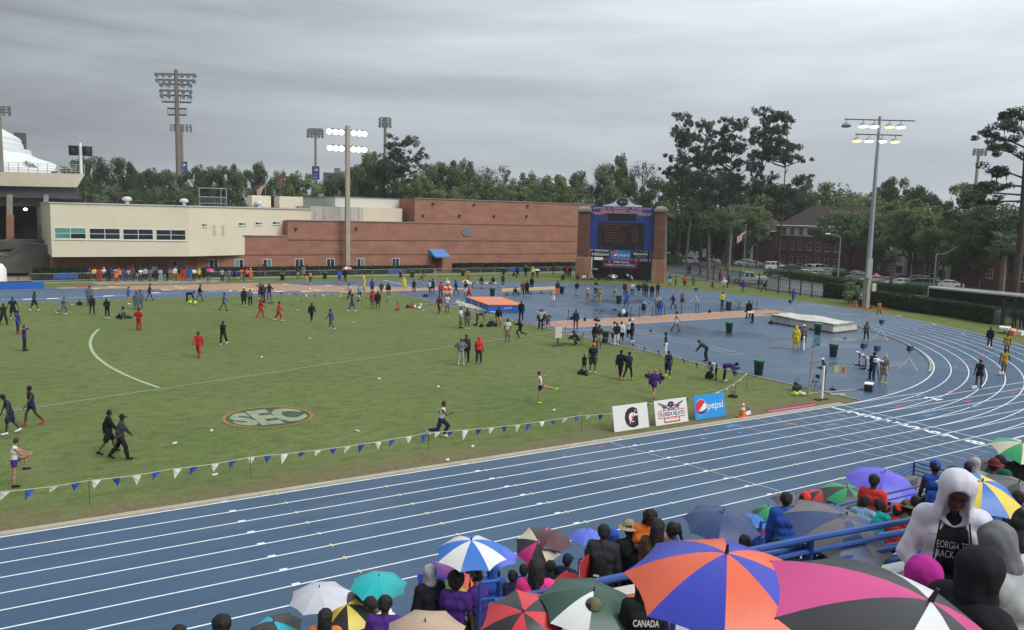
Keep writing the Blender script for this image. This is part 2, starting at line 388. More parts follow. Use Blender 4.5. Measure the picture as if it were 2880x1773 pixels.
# tan changeover boxes across the back straight, one strip per lane with its yellow end triangles
yb = [q[1] for q in (ring(k)[-1] for k in range(10))]
for k in range(9):
    y0, y1 = yb[k]+.04, yb[k+1]-.04; f = (k+.5)/9
    x0 = 38.5-33.5*f; x1 = 57-30*f
    if k >= 7: x1 = 31+ (8-k)*3
    painted('changeover_box', [(x0,y0),(x1,y0),(x1,y1),(x0,y1)], TAN, .0065)
    for xx in ((x0, x1) if k % 2 else (x0+6.0,)): painted('exchange_mark', [(xx-.5,y0+.2),(xx+.9,y0+.5),(xx-.5,y1-.2)], YELP)
    for xx in ((x0+9,) if k % 2 else ()): painted('start_mark', [(xx,y0+.2),(xx+.15,y0+.2),(xx+.55,y1-.1),(xx+.4,y1-.1)], WHITE_LINE)
strip(MB(), [(49.2,114),(48.6,103.2)], .16, .012).build('start_line', WHITE_LINE, track)
strip(MB(), [(43.2,98.5),(55,98.3)], .18, .012).build('start_line', WHITE_LINE, track)
for x, y, m in [(2.2,100,BLUEP),(3.2,100.2,WHITE_LINE),(5.5,100.2,WHITE_LINE),(11,101.3,WHITE_LINE),(15.2,102.5,BLUEP),(16.1,103.5,WHITE_LINE),(22.6,103.2,BLUEP),(25,103.5,WHITE_LINE),(30,101.3,WHITE_LINE),(27,100.6,WHITE_LINE)]:
    painted('exchange_mark', [(x-.5,y-.45),(x+.8,y-.1),(x+.5,y+.45),(x-.4,y+.3)], m)
strip(MB(), [(0,100.2),(8,100.6),(16,102.4),(28,103.2)], .12, .012).build('start_line', WHITE_LINE, track)
# kerb along the infield edge and round the bend
KERB = speckle('kerb concrete', (.34,.31,.24), (.44,.40,.32), .8, 12); KERBG = speckle('grey kerb rail', (.24,.25,.24), (.32,.33,.31), .8, 12, .5)
def kerb(name, pts, w, h, m):
    mb = MB(); nn = len(pts)
    for (x0,y0),(x1,y1) in zip(pts[:-1], pts[1:]):
        d = Vector((x1-x0,y1-y0,0)); L_ = d.length; mb.box(((x0+x1)/2,(y0+y1)/2,h/2-.02), (L_+.004,w,h+.04), math.atan2(d.y,d.x))
    return tag(mb.build(name, m), kind='structure')
kerb('infield_kerb', [(-60,YL0+.2),(40.2,YL0+.2)], .26, .07, KERB)
kerb('bend_kerb', [(XC+(r-.2)*math.cos(R(t)), YC+(r-.2)*math.sin(R(t))) for r, t in zip(RIN, TH) if -64 <= t <= -12], .16, .09, KERBG)
kerb('grass_edge_kerb', [(42.1,YL0+.4),(42.25,97)], .10, .05, KERB)
# javelin runway, sector lines, arc
sheet('runway', [(43.6,60.6),(76.2,60.6),(75.6,64.9),(43.6,64.9)], .003, TAN)
for y in (60.6, 64.9): strip(MB(), [(43.6,y),(74.2,y)], .09, .006).build('runway_line', WHITE_LINE, track)
FADED = speckle('faded field chalk', (.30,.37,.24), (.42,.47,.34), 2, 14, .95, .1); FADED2 = speckle('very faded field chalk', (.145,.195,.085), (.20,.235,.13), 2, 10, .95, .1)
ap = (52.8, 62.5)
strip(MB(), [(-12,42.4),(0.2,46.3),(20,52.6),(42,59.1)], .085, .002).build('sector_line', FADED, track)
strip(MB(), [(-12,79.6),(0.5,76.3),(20,71.1),(42,65.4)], .075, .002).build('sector_line', FADED2, track)
strip(MB(), [(ap[0]-47*math.cos(R(t)), ap[1]+47*math.sin(R(t))) for t in np.linspace(-16.6,14.8,40)], .20, .0035).build('distance_arc', FADED, track)
strip(MB(), [(42.4,59.3),(46.2,59.0)], .08, .006).build('runway_line', WHITE_LINE, track)
for x0, x1 in ((48.7,47.4),(49.8,48.55)): strip(MB(), [(x0+2.6,78.6),(x0,57.9),(x1,43.7)], .07, .006).build('runway_line', THIN, track)
strip(MB(), [(47.3,43.6),(48.6,43.6)], .07, .006).build('runway_line', WHITE_LINE, track)
strip(MB(), [(44.6,43.7),(53,43.5)], .04, .006).build('runway_line', THIN, track)
for i in range(5): strip(MB(), [(48.0+i*.05,47.6-i*.7),(48.6+i*.05,47.4-i*.7)], .05, .006).build('runway_line', WHITE_LINE, track)
# conference oval painted on the grass
oc = Vector((11.25, 39.85, 0)); oval = empty('painted_oval', oc); tag(oval, 'round green and white lettered emblem with orange rim painted on the grass', 'emblem')
def disc(mb, r, z, n=48, r0=0):
    if r0: mb.add([(r0*math.cos(2*math.pi*i/n), r0*math.sin(2*math.pi*i/n), z) for i in range(n)]+[(r*math.cos(2*math.pi*i/n), r*math.sin(2*math.pi*i/n), z) for i in range(n)], [(i, n+i, n+(i+1)%n, (i+1)%n) for i in range(n)])
    else: mb.add([(r*math.cos(2*math.pi*i/n), r*math.sin(2*math.pi*i/n), z) for i in range(n)], [tuple(range(n))])
    return mb
disc(MB(), 2.02, .004).build('oval_field', speckle('green field paint', (.05,.085,.05), (.075,.11,.07), 1.2, 12, .95, .1), oval)
disc(MB(), 2.16, .005, r0=1.98).build('oval_rim', speckle('worn orange field paint', (.26,.17,.06), (.36,.16,.06), 3, 9, .95, .1), oval)
def sec_warp(a):
    a[:,0] += a[:,1]*.0
    a[:,1] *= np.sqrt(np.clip(1-(a[:,0]/2.02)**2, .09, 1)); return a
GREYP = speckle('worn pale field paint', (.20,.23,.14), (.34,.36,.26), 1.6, 9, .95, .1)
link('oval_lettering', text_mesh('SEC', GREYP, 3.5, 3.3, bold=.05, warp=sec_warp), oval, (0,0,.007))
# land beyond the track
sheet('far_verge', [(-80,112.9),(38,112.9)]+[(XC+(r+.05)*math.cos(R(t)), YC+(r+.05)*math.sin(R(t))) for r, t in reversed(list(zip(ROUT*1.0, TH))) if t > -42]+[(96,30),(97,60),(95.6,72),(95.6,82),(101,98),(108,116),(112,129),(-80,129)], -.02, VERGE)
sheet('far_path', [(-20,121.5),(24,121.5),(27,119.5),(27.5,115.6),(11.5,115.6),(11,119.7),(-20,119.7)], -.006, CONC)
sheet('far_dirt', [(-30,113),(2,113),(4.5,119),(4.5,131),(-30,131)], -.008, DIRT)
strip(MB(), [(27,122.6),(100,120.8)], .9, -.005).build('kerb_path', KERB, track)

WATER = mat('rain water film', (.040,.062,.095), .27, .2, .6, spec=.6)
def puddle(cx, cy, a, b, rot, seed):
    rg_ = random.Random(seed); ph = [rg_.uniform(0,6.28) for _ in range(5)]; pts = []
    for i in range(56):
        t = 2*math.pi*i/56; k = 1+.14*math.sin(2*t+ph[0])+.10*math.sin(3*t+ph[1])+.07*math.sin(5*t+ph[2])+.05*math.sin(9*t+ph[3]); x, y = a*k*math.cos(t), b*k*math.sin(t); pts.append((cx+x*math.cos(rot)-y*math.sin(rot), cy+x*math.sin(rot)+y*math.cos(rot)))
    sheet('puddle', pts, .0085, WATER)
puddle(64.6,77.6,3.4,2.6,-.4,1); puddle(62.5,45.6,5.2,1.1,-.45,2); puddle(55.5,44.2,2.4,.8,-.2,3); puddle(66.8,42.6,1.8,.5,-.7,4); puddle(72.5,61.3,1.8,.35,0,5); puddle(55,35.4,2.2,.5,.1,6); puddle(50.5,37.5,1.2,.4,.3,7)
# ================================================================== buildings
CREAM = speckle('cream stucco', (.60,.55,.41), (.66,.61,.46), .25, 6, .9, .2)
CREAM_W = speckle('white stucco', (.52,.52,.46), (.62,.61,.55), .3, 5, .9, .2)
STREAK = nodes_mat('streaked white stucco')
def _st():
    m, N, L, b, noise, mth, ramp, mix, bump, sep = STREAK
    c = ramp(noise(.5, 5, .65, (2.5,2.5,.25)), [(.35, (.30,.31,.28)), (.6, (.56,.56,.51))]); L.new(c, b.inputs['Base Color']); b.inputs['Roughness'].default_value = .9; return m
STREAK = _st()
BRICK = brick_mat('red brick', (.39,.165,.108), (.33,.135,.088), (.38,.28,.22), .74)
BRICK_P = brick_mat('brown brick', (.215,.095,.062), (.165,.075,.05), (.20,.14,.11), .7)
BRICK_D = brick_mat('dormitory brick', (.24,.095,.070), (.20,.080,.058), (.25,.16,.13), .8)
GLASS = mat('dark window glass', (.018,.028,.032), .06, .3, .6, spec=.8); TEAL = mat('teal blind behind glass', (.10,.26,.25), .25, .3, .8, spec=.7)
GLASSB = mat('blue black glass', (.02,.03,.05), .08, .3, .8, spec=.8)
WFRAME = mat('white window frame', (.66,.66,.62), .5, .06); ROOFW = speckle('pale membrane roof', (.45,.46,.47), (.6,.6,.6), .2, 4)
COPE = speckle('grey coping', (.22,.21,.19), (.32,.31,.28), .6, 8); STEELD = mat('dark steel', (.035,.037,.04), .5, .2, metal=.3)
def _plain(name, a, c):
    return mat(name, a, .9, .05, .3, spec=.2)
CREAM = _plain('smooth cream stucco', (.66,.61,.47), 0); CREAM_W = _plain('smooth white stucco', (.58,.58,.53), 0)
def window(parent, P, u, w, h, cols=2, rows=2, glass=None, fr=.07, depth=.12, glasses=None, sill=True):
    """window with its own frame, panes and sill on a wall; P lower left corner, u along wall, outward = u x up turned"""
    u = Vector(u).normalized(); n = Vector((u.y, -u.x, 0))        # outward for walls facing -y when u=+x
    up = Vector((0,0,1)); P = Vector(P)
    ang = math.atan2(u.y, u.x)
    f = MB()
    def bar(a0, a1, z0, z1, d0=.0, d1=.05):
        c = P+u*((a0+a1)/2)+up*((z0+z1)/2)+n*((d0+d1)/2); f.box(c, (a1-a0, d1-d0, z1-z0), ang)
    bar(0, w, 0, fr); bar(0, w, h-fr, h); bar(0, fr, fr, h-fr); bar(w-fr, w, fr, h-fr)
    for i in range(1, cols): x = w*i/cols; bar(x-fr*.4, x+fr*.4, fr, h-fr, 0, .042)
    for j in range(1, rows): z = h*j/rows; bar(fr, w-fr, z-fr*.35, z+fr*.35, 0, .036)
    o = f.build('window', WFRAME, parent)
    k = 0
    for i in range(cols):
        for j in range(rows):
            a0, a1, z0, z1 = w*i/cols+fr*.3, w*(i+1)/cols-fr*.3, h*j/rows+fr*.3, h*(j+1)/rows-fr*.3
            g_ = (glasses[k % len(glasses)] if glasses else glass) or GLASS; k += 1
            MB().box(P+u*((a0+a1)/2)+up*((z0+z1)/2)+n*.012, (a1-a0, .014, z1-z0), ang).build('pane', g_, o)
    if sill: MB().box(P+u*(w/2)-up*.05+n*.05, (w+.15, .13, .1), ang).build('sill', WFRAME, o)
    return o
# ---- track offices: cream upper floor on a brick base, long brick wall stepping up to the right
hall = empty('office_building', (7.1,125,0)); tag(hall, 'cream and red brick office building with a long stepped brick wall beyond the track', 'building')
hall.location = (0,0,0)
MB().prism([(7.1,125),(24.3,125),(44.5,132.1),(44.5,160),(7.1,160)], 3.0, 10.05).build('upper_floor', CREAM, hall)
mb = MB(); mb.prism([(6.95,124.85),(24.35,124.85),(44.6,131.9),(44.6,160.1),(6.95,160.1)], 10.052, 10.2); mb.build('roof_edge', ROOFW, hall)
MB().prism([(7.3,128.2),(25.8,128.2),(25.8,158),(7.3,158)], 0, 2.98).build('brick_base', BRICK, hall)
MB().prism([(25.8,128),(39.4,128),(39.4,133.5),(25.8,127.2+1.2)], 0, 5.85).build('brick_wall', BRICK, hall)
MB().prism([(39.4,128),(61.0,128),(61.0,133.5),(39.4,133.5)], 0, 8.3).build('brick_wall', BRICK, hall)
MB().prism([(61.0,128),(98.6,128),(98.6,160),(61.0,160)], 0, 12.35).build('brick_wall', BRICK, hall)
for x0, x1, z in ((25.8,39.35,5.85),(39.35,61.0,8.3),(60.95,98.7,12.35)):
    MB().box(((x0+x1)/2,128.1,z+.06), (x1-x0+.04,.5,.14)).build('coping', COPE, hall)
for x0, x1, z in ((25.82,98.5,3.0),(39.42,98.5,5.3),(61.02,98.5,8.2)):
    MB().box(((x0+x1)/2,127.985,z), (x1-x0,.05,.12)).build('brick_band', mat('dark brick course', (.16,.06,.035), .9), hall)
MB().prism([(44.5,132.1),(52.7,130.4),(52.7,134),(44.5,140)], 6, 10.62).build('stair_wall', STREAK, hall)
MB().prism([(52.7,130.4),(59.8,130.4),(59.8,134.1),(52.7,134.1)], 6, 10.62).build('parapet_box', CREAM, hall)
MB().prism([(49.3,134.1),(62.4,134.1),(62.4,158),(49.3,158)], 6, 12.2).build('plant_room', CREAM_W, hall)
MB().box((55.8,146,12.25), (13.3,24,.14)).build('coping', COPE, hall)
for px in ((806,552),(858,553)):
    pass
for x, w in ((36.6,3.1),(41.6,4.0)): MB().box((x+2,141,11.2), (w,3,1.9)).build('roof_unit', CREAM, hall)
VENT = mat('galvanised vent', (.55,.56,.55), .5, .1)
for x, y in ((17.2,131.5),(25.6,135),(38.0,139)):
    MB().lathe([(.28,0),(.28,.45),(.62,.5),(.66,.75),(.5,.95),(.2,1.05),(.01,1.06)], 12, (x,y,10.2)).build('roof_vent', VENT, hall)
xs = [pY(*q5(a, 500), 125).x for a in (512,815,840,1137,1157,1450,1470,1757)]
for i in range(4):
    window(hall, (xs[2*i],125,5.36-i*.04), (1,0,0), xs[2*i+1]-xs[2*i], 1.55, 2, 2, fr=.10, glasses=[TEAL,TEAL,GLASS,TEAL] if i == 0 else [GLASS,GLASSB])
wu = Vector((20.2,7.1,0)).normalized()
for t, w in ((2.0,.85),(8.0,1.3),(10.9,1.3),(14.0,1.4),(17.2,1.45),(19.9,1.5)): window(hall, Vector((24.3,125,7.15+t*.035))+wu*t, wu, w, .42, 2, 1, fr=.06, glasses=[GLASS,TEAL])
for t in (4.0,5.4): 
    m_ = MB()
    for k in range(7): m_.box(Vector((24.3,125,6.0+k*.24))+wu*t+Vector((wu.y,-wu.x,0))*.03, (.5,.06,.10), math.atan2(wu.y,wu.x))
    m_.build('louvre', mat('stucco louvre', (.50,.46,.36), .9), hall)
for i, (a, gl) in enumerate([((1960,775),GLASSB),((2205,770),TEAL)]): window(hall, (pY(*q5(a[0],0),128).x,128,.95), (1,0,0), 1.35, 1.42, 2, 1, fr=.08, glasses=[gl,GLASS,gl][:2])
for i, (x, gl) in enumerate(((35.5,TEAL),(40.5,GLASS),(45.6,GLASSB),(50.7,TEAL),(56.9,GLASSB))): window(hall, (x,128,.96), (1,0,0), 1.35, 1.42, 2, 1, fr=.08, glasses=[GLASSB,gl])
# doors under the overhang, wall packs, crest and lettering on the brick
for x in (22.9,24.0):
    d = MB().box((x,128.14,1.1), (.95,.1,2.2)).build('door', mat('door frame grey', (.32,.33,.33), .5), hall); MB().box((x,128.06,1.25), (.72,.06,1.6)).build('pane', GLASS, d)
LAMPB = mat('bronze lamp housing', (.05,.04,.035), .5)
for x, z, y in ((29.6,4.6,128),(40.7,7.1,128),(50.6,7.3,128),(62.5,9.6,128),(69.5,9.7,128),(76.5,9.8,128),(83.4,9.9,128),(64.4,11.6,128),(72.4,11.7,128),(83.6,11.8,128)):
    MB().box((x,y-.16,z), (.34,.3,.26)).box((x,y-.2,z-.2), (.24,.16,.14)).build('wall_lamp', LAMPB, hall)
SILV = mat('brushed lettering metal', (.22,.22,.22), .5, .1, metal=.2); CRESTM = mat('aged crest metal', (.17,.18,.19), .6, .2)
def on_wall(x, z, y=127.96): return frame((x,y,z), (1,0,0), (0,0,1))
cr = MB(); pts = [(1.25*math.cos(t)*(1+.12*math.sin(3*t)), .78*math.sin(t)*(1+.1*math.cos(2*t))) for t in np.linspace(0,2*math.pi,28,endpoint=False)]
cr.add([(71.2+x,127.95,6.8+z) for x,z in pts]+[(71.2+x,127.88,6.8+z) for x,z in pts], [tuple(range(28,56))[::1]]+[(i,(i+1)%28,28+(i+1)%28,28+i) for i in range(28)]); cr.build('wall_crest', CRESTM, hall)
for t, x, w in (('SOFTBALL',62.5,2.2),("MEN'S TRACK",67.8,2.8),("WOMEN'S TRACK",74.2,3.2),('BASEBALL',80.3,2.2)):
    put_text(t, SILV, w, .28, on_wall(x,5.5), hall)
for x, w in ((62.6,2.6),(68.2,3.4),(69.0,2.4),(74.6,3.0)): put_text('1956 1982 1988 1996', SILV, w, .15, on_wall(x,4.95 if w != 2.4 else 4.65), hall)
# blue awning door
aw = MB(); aw.add([(63.7,127.94,3.9),(66.4,127.94,3.9),(66.9,126.1,2.75),(64.0-.1,126.1,2.75),(63.7,127.94,2.75),(66.4,127.94,2.75),(63.9,126.1,2.55),(66.9,126.1,2.55)], [(3,2,1,0),(0,4,3),(1,2,5),(3,6,7,2)])
aw.build('awning', mat('blue awning cloth', (.10,.24,.55), .6, .08), hall)
MB().box((65.3,127.97,1.2), (2.0,.1,2.4)).build('door', mat('dark red door', (.12,.02,.02), .5), hall)
# ---- white shed entrance at the end of the brick wall
sh = empty('entrance_shed', (94.2,130,0)); sh.location = (0,0,0); tag(sh, 'small white shed with dark doorway between brick wall and scoreboard', 'shed')
MB().box((100.7,130,1.8), (4.0,4,3.6)).build('wall', CREAM_W, sh); MB().box((102.1,127.97,1.2), (1.2,.08,2.4)).build('doorway', STEELD, sh)
MB().box((100.7,130,3.66), (4.3,4.3,.12)).build('roof', COPE, sh)
# ---- concrete stadium at the left with columns, beam, ramp
st = empty('concrete_stadium'); tag(st, 'concrete stadium concourse with thick columns and deep cream roof beam beside the office building', 'building')
Ys = 147
def P3(f, a, b, Y): return pY(*f(a, b), Y)
def face_poly(name, pts, Y, th, m, parent):
    vs = [P3(f, a, b, Y) for f, a, b in pts]; n = len(vs); mb = MB()
    mb.add([tuple(v) for v in vs]+[(v.x, v.y+th, v.z) for v in vs], [tuple(range(n)), tuple(range(2*n-1,n-1,-1))]+[(i, n+i, n+(i+1)%n, (i+1)%n) for i in range(n)])
    return mb.build(name, m, parent)
BEAM = speckle('cream concrete beam', (.44,.41,.31), (.52,.48,.37), .3, 6)
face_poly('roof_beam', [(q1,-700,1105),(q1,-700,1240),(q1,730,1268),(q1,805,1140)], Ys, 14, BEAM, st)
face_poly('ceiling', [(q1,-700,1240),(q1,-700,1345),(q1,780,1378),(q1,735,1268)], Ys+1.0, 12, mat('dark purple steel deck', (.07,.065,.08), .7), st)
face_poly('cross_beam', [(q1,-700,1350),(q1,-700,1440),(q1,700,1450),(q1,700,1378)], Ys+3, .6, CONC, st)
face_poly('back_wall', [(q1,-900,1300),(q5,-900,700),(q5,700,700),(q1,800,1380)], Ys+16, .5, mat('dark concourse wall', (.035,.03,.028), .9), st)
COLB = brick_mat('tan column brick', (.30,.155,.09), (.25,.125,.075), (.3,.2,.14), .8)
for a, b in ((62,120),(410,458)):
    face_poly('column', [(q1,a,1335),(q5,a,355),(q5,b,355),(q1,b,1335)], Ys+.5, 1.2, CONC, st)
    face_poly('column_base', [(q5,a-4,352),(q5,a-2,610),(q5,b+14,610),(q5,b+12,352)], Ys+.3, 1.6, COLB, st)
face_poly('ramp_wall', [(q5,-300,700),(q5,-300,905),(q5,495,905),(q5,485,645),(q5,390,640),(q5,375,628),(q5,250,618),(q5,75,742)], 134, 6, CONC_D, st)
face_poly('landing', [(q5,-200,605),(q5,-200,700),(q5,480,640),(q5,480,590)], 141, 6, CONC_D, st)
RAILB = mat('black iron railing', (.02,.02,.022), .5)
def picket(parent, name, P0, P1, h, n, m, r=.02, rails=2):
    mb = MB(); P0, P1 = Vector(P0), Vector(P1)
    for i in range(n+1): p_ = P0.lerp(P1, i/n); mb.cyl(p_, p_+Vector((0,0,h)), r, r, 4)
    for j in range(rails): z = h*(1-j*.85/(max(1,rails-1))) if rails > 1 else h; mb.cyl(P0+Vector((0,0,z)), P1+Vector((0,0,z)), r*1.3, r*1.3, 4)
    return mb.build(name, m, parent)
a_, b__, c_ = P3(q5,-20,700,133.4), P3(q5,75,735,133.4), P3(q5,235,630,133.4); e_ = P3(q5,395,620,133.4)
picket(st, 'railing', a_, b__, 1.9, 14, RAILB); picket(st, 'railing', b__, c_, 1.9, 22, RAILB); picket(st, 'railing', c_, e_, 2.4, 26, RAILB)
GALV = mat('galvanised rail', (.36,.37,.37), .45, .1, metal=.3)
t0, t1 = P3(q1,-300,1100,Ys+.4), P3(q1,800,1132,Ys+.4); mb = MB()
for i in range(13): p_ = t0.lerp(t1, i/12); mb.cyl(p_-Vector((0,0,.3)), p_+Vector((0,0,1.25)), .05, .05, 5)
for z in (.2,.55,.9,1.25): mb.cyl(t0+Vector((0,0,z)), t1+Vector((0,0,z)), .035, .035, 5)
mb.build('roof_railing', GALV, st)
MB().ball(P3(q5,240,300,Ys+6), (.28,.28,.22)).build('ceiling_lamp', mat('lit lamp globe', (1,.95,.8), .5, 0, emit=4), st)
# ---- white domed arena far behind
dm = empty('domed_arena'); tag(dm, 'big white domed arena roof with stepped rim far behind the concourse', 'building')
dc = hd(-330, 520, 300); prof = []
for px, py in [(-330,255),(-160,300),(0,362),(54,392),(60,398),(62,408),(66,412),(68,425),(88,428),(89,440),(110,450),(150,462),(190,484),(215,492),(230,530)]:
    P = hd(px, py, 300); prof.append((max(.01, math.hypot(P.x-dc.x, P.y-dc.y)), P.z))
MB().lathe(prof, 64, (dc.x,dc.y,0)).build('dome', mat('white dome membrane', (.66,.67,.66), .8, .05, .05), dm, smooth=False)
P = hd(56, 384, 298); MB().box((P.x,P.y,P.z-2), (3.2,3,6)).build('rooftop_tower', mat('dark tower', (.06,.065,.075), .8), dm)
# ---- scoreboard between two brick pillars
SB = empty('scoreboard'); tag(SB, 'tall blue electronic scoreboard with sponsor panels hung between two brick pillars', 'scoreboard')
sP = Vector((85.2,103.0,0)); su = Vector((6.8,-7,0)).normalized(); sn = Vector((su.y,-su.x,0))      # faces the infield
sang = math.atan2(su.y, su.x)
def sbp(f, a, b, off=0): return pl(*f(a,b), sP+sn*off, sn)
def sbox(name, f, a0, b0, a1, b1, d0, d1, m, parent=None, pad=0):
    p0, p1 = sbp(f,a0,b0,d1), sbp(f,a1,b1,d1); s0, s1 = (p0-sP).dot(su), (p1-sP).dot(su); z0, z1 = sorted((p0.z,p1.z))
    c = sP+su*((s0+s1)/2)+sn*((d0+d1)/2); o = MB().box((c.x,c.y,(z0+z1)/2), (abs(s1-s0)+pad, d1-d0, z1-z0+pad), sang).build(name, m, parent or SB)
    return o, (s0+s1)/2, (z0+z1)/2, abs(s1-s0), z1-z0
def stext(t, m, s, z, w, h, d, parent=None, **k):
    c = sP+su*s+sn*d; return put_text(t, m, w, h, frame((c.x,c.y,z), su, (0,0,1)), parent or SB, **k)
f9 = lambda x, y: (1620+x*280/1628, 540+y*260/1512)
SBLUE = mat('scoreboard royal blue', (.025,.065,.30), .45, .08, .5); SBLK = mat('scoreboard black face', (.012,.012,.014), .5, .3)
WHT = mat('white sign paint', (.78,.78,.78), .5, .05); ORL = mat('orange red lettering', (.75,.20,.16), .5, .05); CAPC = speckle('sandstone cap', (.26,.20,.13), (.34,.27,.18), .5, 8)
board, bs, bz, bw, bh = sbox('board', f9, 250, 232, 1245, 975, -.6, 0, SBLUE)
for a0, a1 in ((25,225),(1275,1470)):
    x0, x1 = a0, a1
    p0 = sbp(f9, x0, 700, .3); p1 = sbp(f9, x1, 700, .3); s0, s1 = (p0-sP).dot(su), (p1-sP).dot(su); c = sP+su*((s0+s1)/2); w = abs(s1-s0)
    zt = sbp(f9, (x0+x1)/2, 310, .3).z; zm = sbp(f9, (x0+x1)/2, 1090 if a0 < 500 else 1140, .3).z
    pil = MB().box((c.x,c.y,(zm+zt)/2), (w*.92,1.5,zt-zm), sang).build('pillar', BRICK_P, SB)
    MB().box((c.x,c.y,zm/2-.05), (w*1.10,1.85,zm+.1), sang).build('pillar_base', BRICK, SB)
    MB().box((c.x,c.y,zm+.12), (w*1.02,1.7,.34), sang).build('ledge', CAPC, SB)
    MB().box((c.x,c.y,zt+.1), (w*1.12,1.9,.42), sang).lathe([(w*.66,.3),(w*.5,.62),(.02,.74)], 4, (c.x,c.y,zt), 0).build('pillar_cap', COPE, SB)
sbox('header_band', f9, 262, 232, 1255, 345, .0, .04, SBLUE)
sbox('trim_line', f9, 258, 343, 1250, 350, .0, .05, ORL)
for t, yy, w0, w1 in (('JAMES G. PRESSLY  STADIUM', 275, 285, 1230), ('PERCY BEARD TRACK', 318, 405, 1090)):
    p0, p1 = sbp(f9, w0, yy), sbp(f9, w1, yy); s0, s1 = (p0-sP).dot(su), (p1-sP).dot(su)
    stext(t, WHT, (s0+s1)/2, (p0.z+p1.z)/2, s1-s0, .36, .052, bold=.03); stext(t, ORL, (s0+s1)/2, (p0.z+p1.z)/2, (s1-s0)*.995, .31, .06, bold=.005)
def two(a, b, c, d): p0, p1 = sbp(f9,a,b), sbp(f9,c,d); s0, s1 = (p0-sP).dot(su), (p1-sP).dot(su); return (s0+s1)/2, (p0.z+p1.z)/2, abs(s1-s0), abs(p0.z-p1.z)
s, z, w, h = two(300,345,470,372); stext('TIME OF DAY', WHT, s, z, w, .2, .03, bold=.01)
s, z, w, h = two(1015,365,1222,392); stext('RUNNING TIME', WHT, s, z, w, .2, .03, bold=.01)
sbox('clock_panel', f9, 525, 350, 975, 478, 0, .05, SBLK)
SEGM = mat('unlit segment digit', (.05,.07,.14), .6, .1)
for a in (280,335,405,460,1005,1060,1130,1185): sbox('digit', f9, a, 388, a+42, 458, 0, .03, SEGM)
mp, ms, mz, mw, mh = sbox('message_panel', f9, 365, 495, 1105, 950, 0, .06, SBLK)
LED = mat('dim amber pixels', (.16,.045,.025), .5, .2, 20, emit=.28)
rows = ['Men 4x100 Meter', 'Howard', 'Hampton', 'Alabama Stat', 'Seventeen 11', 'Coppin State', 'Chowan-wood']
for i, t in enumerate(rows):
    zz = mz+mh/2-.28-i*.44; w = mw*(.66 if i == 0 else .22+.02*len(t)); s0 = ms-mw/2+ (.12 if i == 0 else mw*.14)
    stext(t, LED, s0+w/2, zz, w, .27, .068)
    if i:
        stext(str(i+1), LED, ms-mw/2+.35, zz, .16, .26, .068); stext('41.%02d' % (i*13), LED, ms+mw*.30, zz, mw*.13, .26, .068); stext(str(9-i), LED, ms+mw*.46, zz, .16, .26, .068)
zz = mz-mh/2+.3; stext('8  12.86', LED, ms-mw*.3, zz, mw*.28, .24, .068); stext('0', LED, ms+mw*.33, zz, .2, .28, .068); stext('0', LED, ms+mw*.42, zz, .2, .28, .068)
o, s, z, w, h = sbox('sponsor_panel', f9, 236, 968, 555, 1075, -.3, .05, SBLK); stext('NISSAN', WHT, s, z, w*.84, h*.48, .06, bold=.02)
PEPB = mat('pepsi light blue', (.03,.22,.58), .45, .06, .8); PRED = mat('logo red', (.62,.03,.05), .5, .05); PNAVY = mat('logo navy', (.015,.035,.18), .5, .05); PBLUE = mat('logo blue', (.02,.06,.36), .5, .05)
def globe_logo(parent, M, r, navy=True, d=.004):
    def part(name, m, f, z):
        n = 26; xs_ = np.linspace(-1,1,n); top = [f(x)[0] for x in xs_]; bot = [f(x)[1] for x in xs_]
        mb = MB(); mb.add([(x*r, t*r, z) for x, t in zip(xs_, top)]+[(x*r, t*r, z) for x, t in zip(xs_, bot)], [(n+i, n+i+1, i+1, i) for i in range(n-1)])
        o = mb.build(name, m, parent); o.matrix_local = M; return o
    cc = lambda x: math.sqrt(max(0, 1-x*x))
    part('logo_disc', WHT, lambda x: (cc(x), -cc(x)), d)
    part('logo_red', PRED, lambda x: (cc(x)*.95, max(-cc(x)*.95, min(cc(x)*.95, -.02+.42*x+.25*math.sin(2.4*x)))), d*2)
    part('logo_navy', PBLUE if navy else PNAVY, lambda x: (max(-cc(x)*.95, min(cc(x)*.95, -.42+.28*x-.12*math.sin(2.4*x+.6))), -cc(x)*.95), d*2)
o, s, z, w, h = sbox('sponsor_panel', f9, 557, 968, 890, 1098, -.3, .052, PEPB)
c = sP+su*(s-w*.29)+sn*.056; globe_logo(SB, frame((c.x,c.y,z), su, (0,0,1)), h*.40)
stext('pepsi', WHT, s+w*.18, z-.04, w*.54, h*.5, .062)
o, s, z, w, h = sbox('sponsor_panel', f9, 892, 978, 1215, 1100, -.3, .05, SBLK); stext('Gainesville', WHT, s, z+h*.22, w*.72, h*.34, .06, bold=.02, shear=.15); stext('Dignity', mat('violet lettering', (.16,.14,.42), .5), s+.1, z-h*.2, w*.6, h*.42, .06, bold=.03, shear=.2)
o, s, z, w, h = sbox('champions_sign', f9, 448, 1098, 992, 1250, -.1, .04, PRED); o2, s, z, w2, h2 = sbox('champions_face', f9, 460, 1110, 980, 1238, .042, .07, mat('sign navy', (.02,.03,.11), .5))
stext('1998 NCAA', WHT, s+.2, z+h2*.22, w2*.5, h2*.3, .08, bold=.01); stext("WOMEN'S SOCCER CHAMPIONS", WHT, s, z-h2*.22, w2*.93, h2*.28, .08, bold=.005)
c = sP+su*(s-w2*.33)+sn*.08; disc(MB(), .16, 0, 16).build('sign_badge', ORL, SB).matrix_local = frame((c.x,c.y,z+h2*.24), su, (0,0,1))
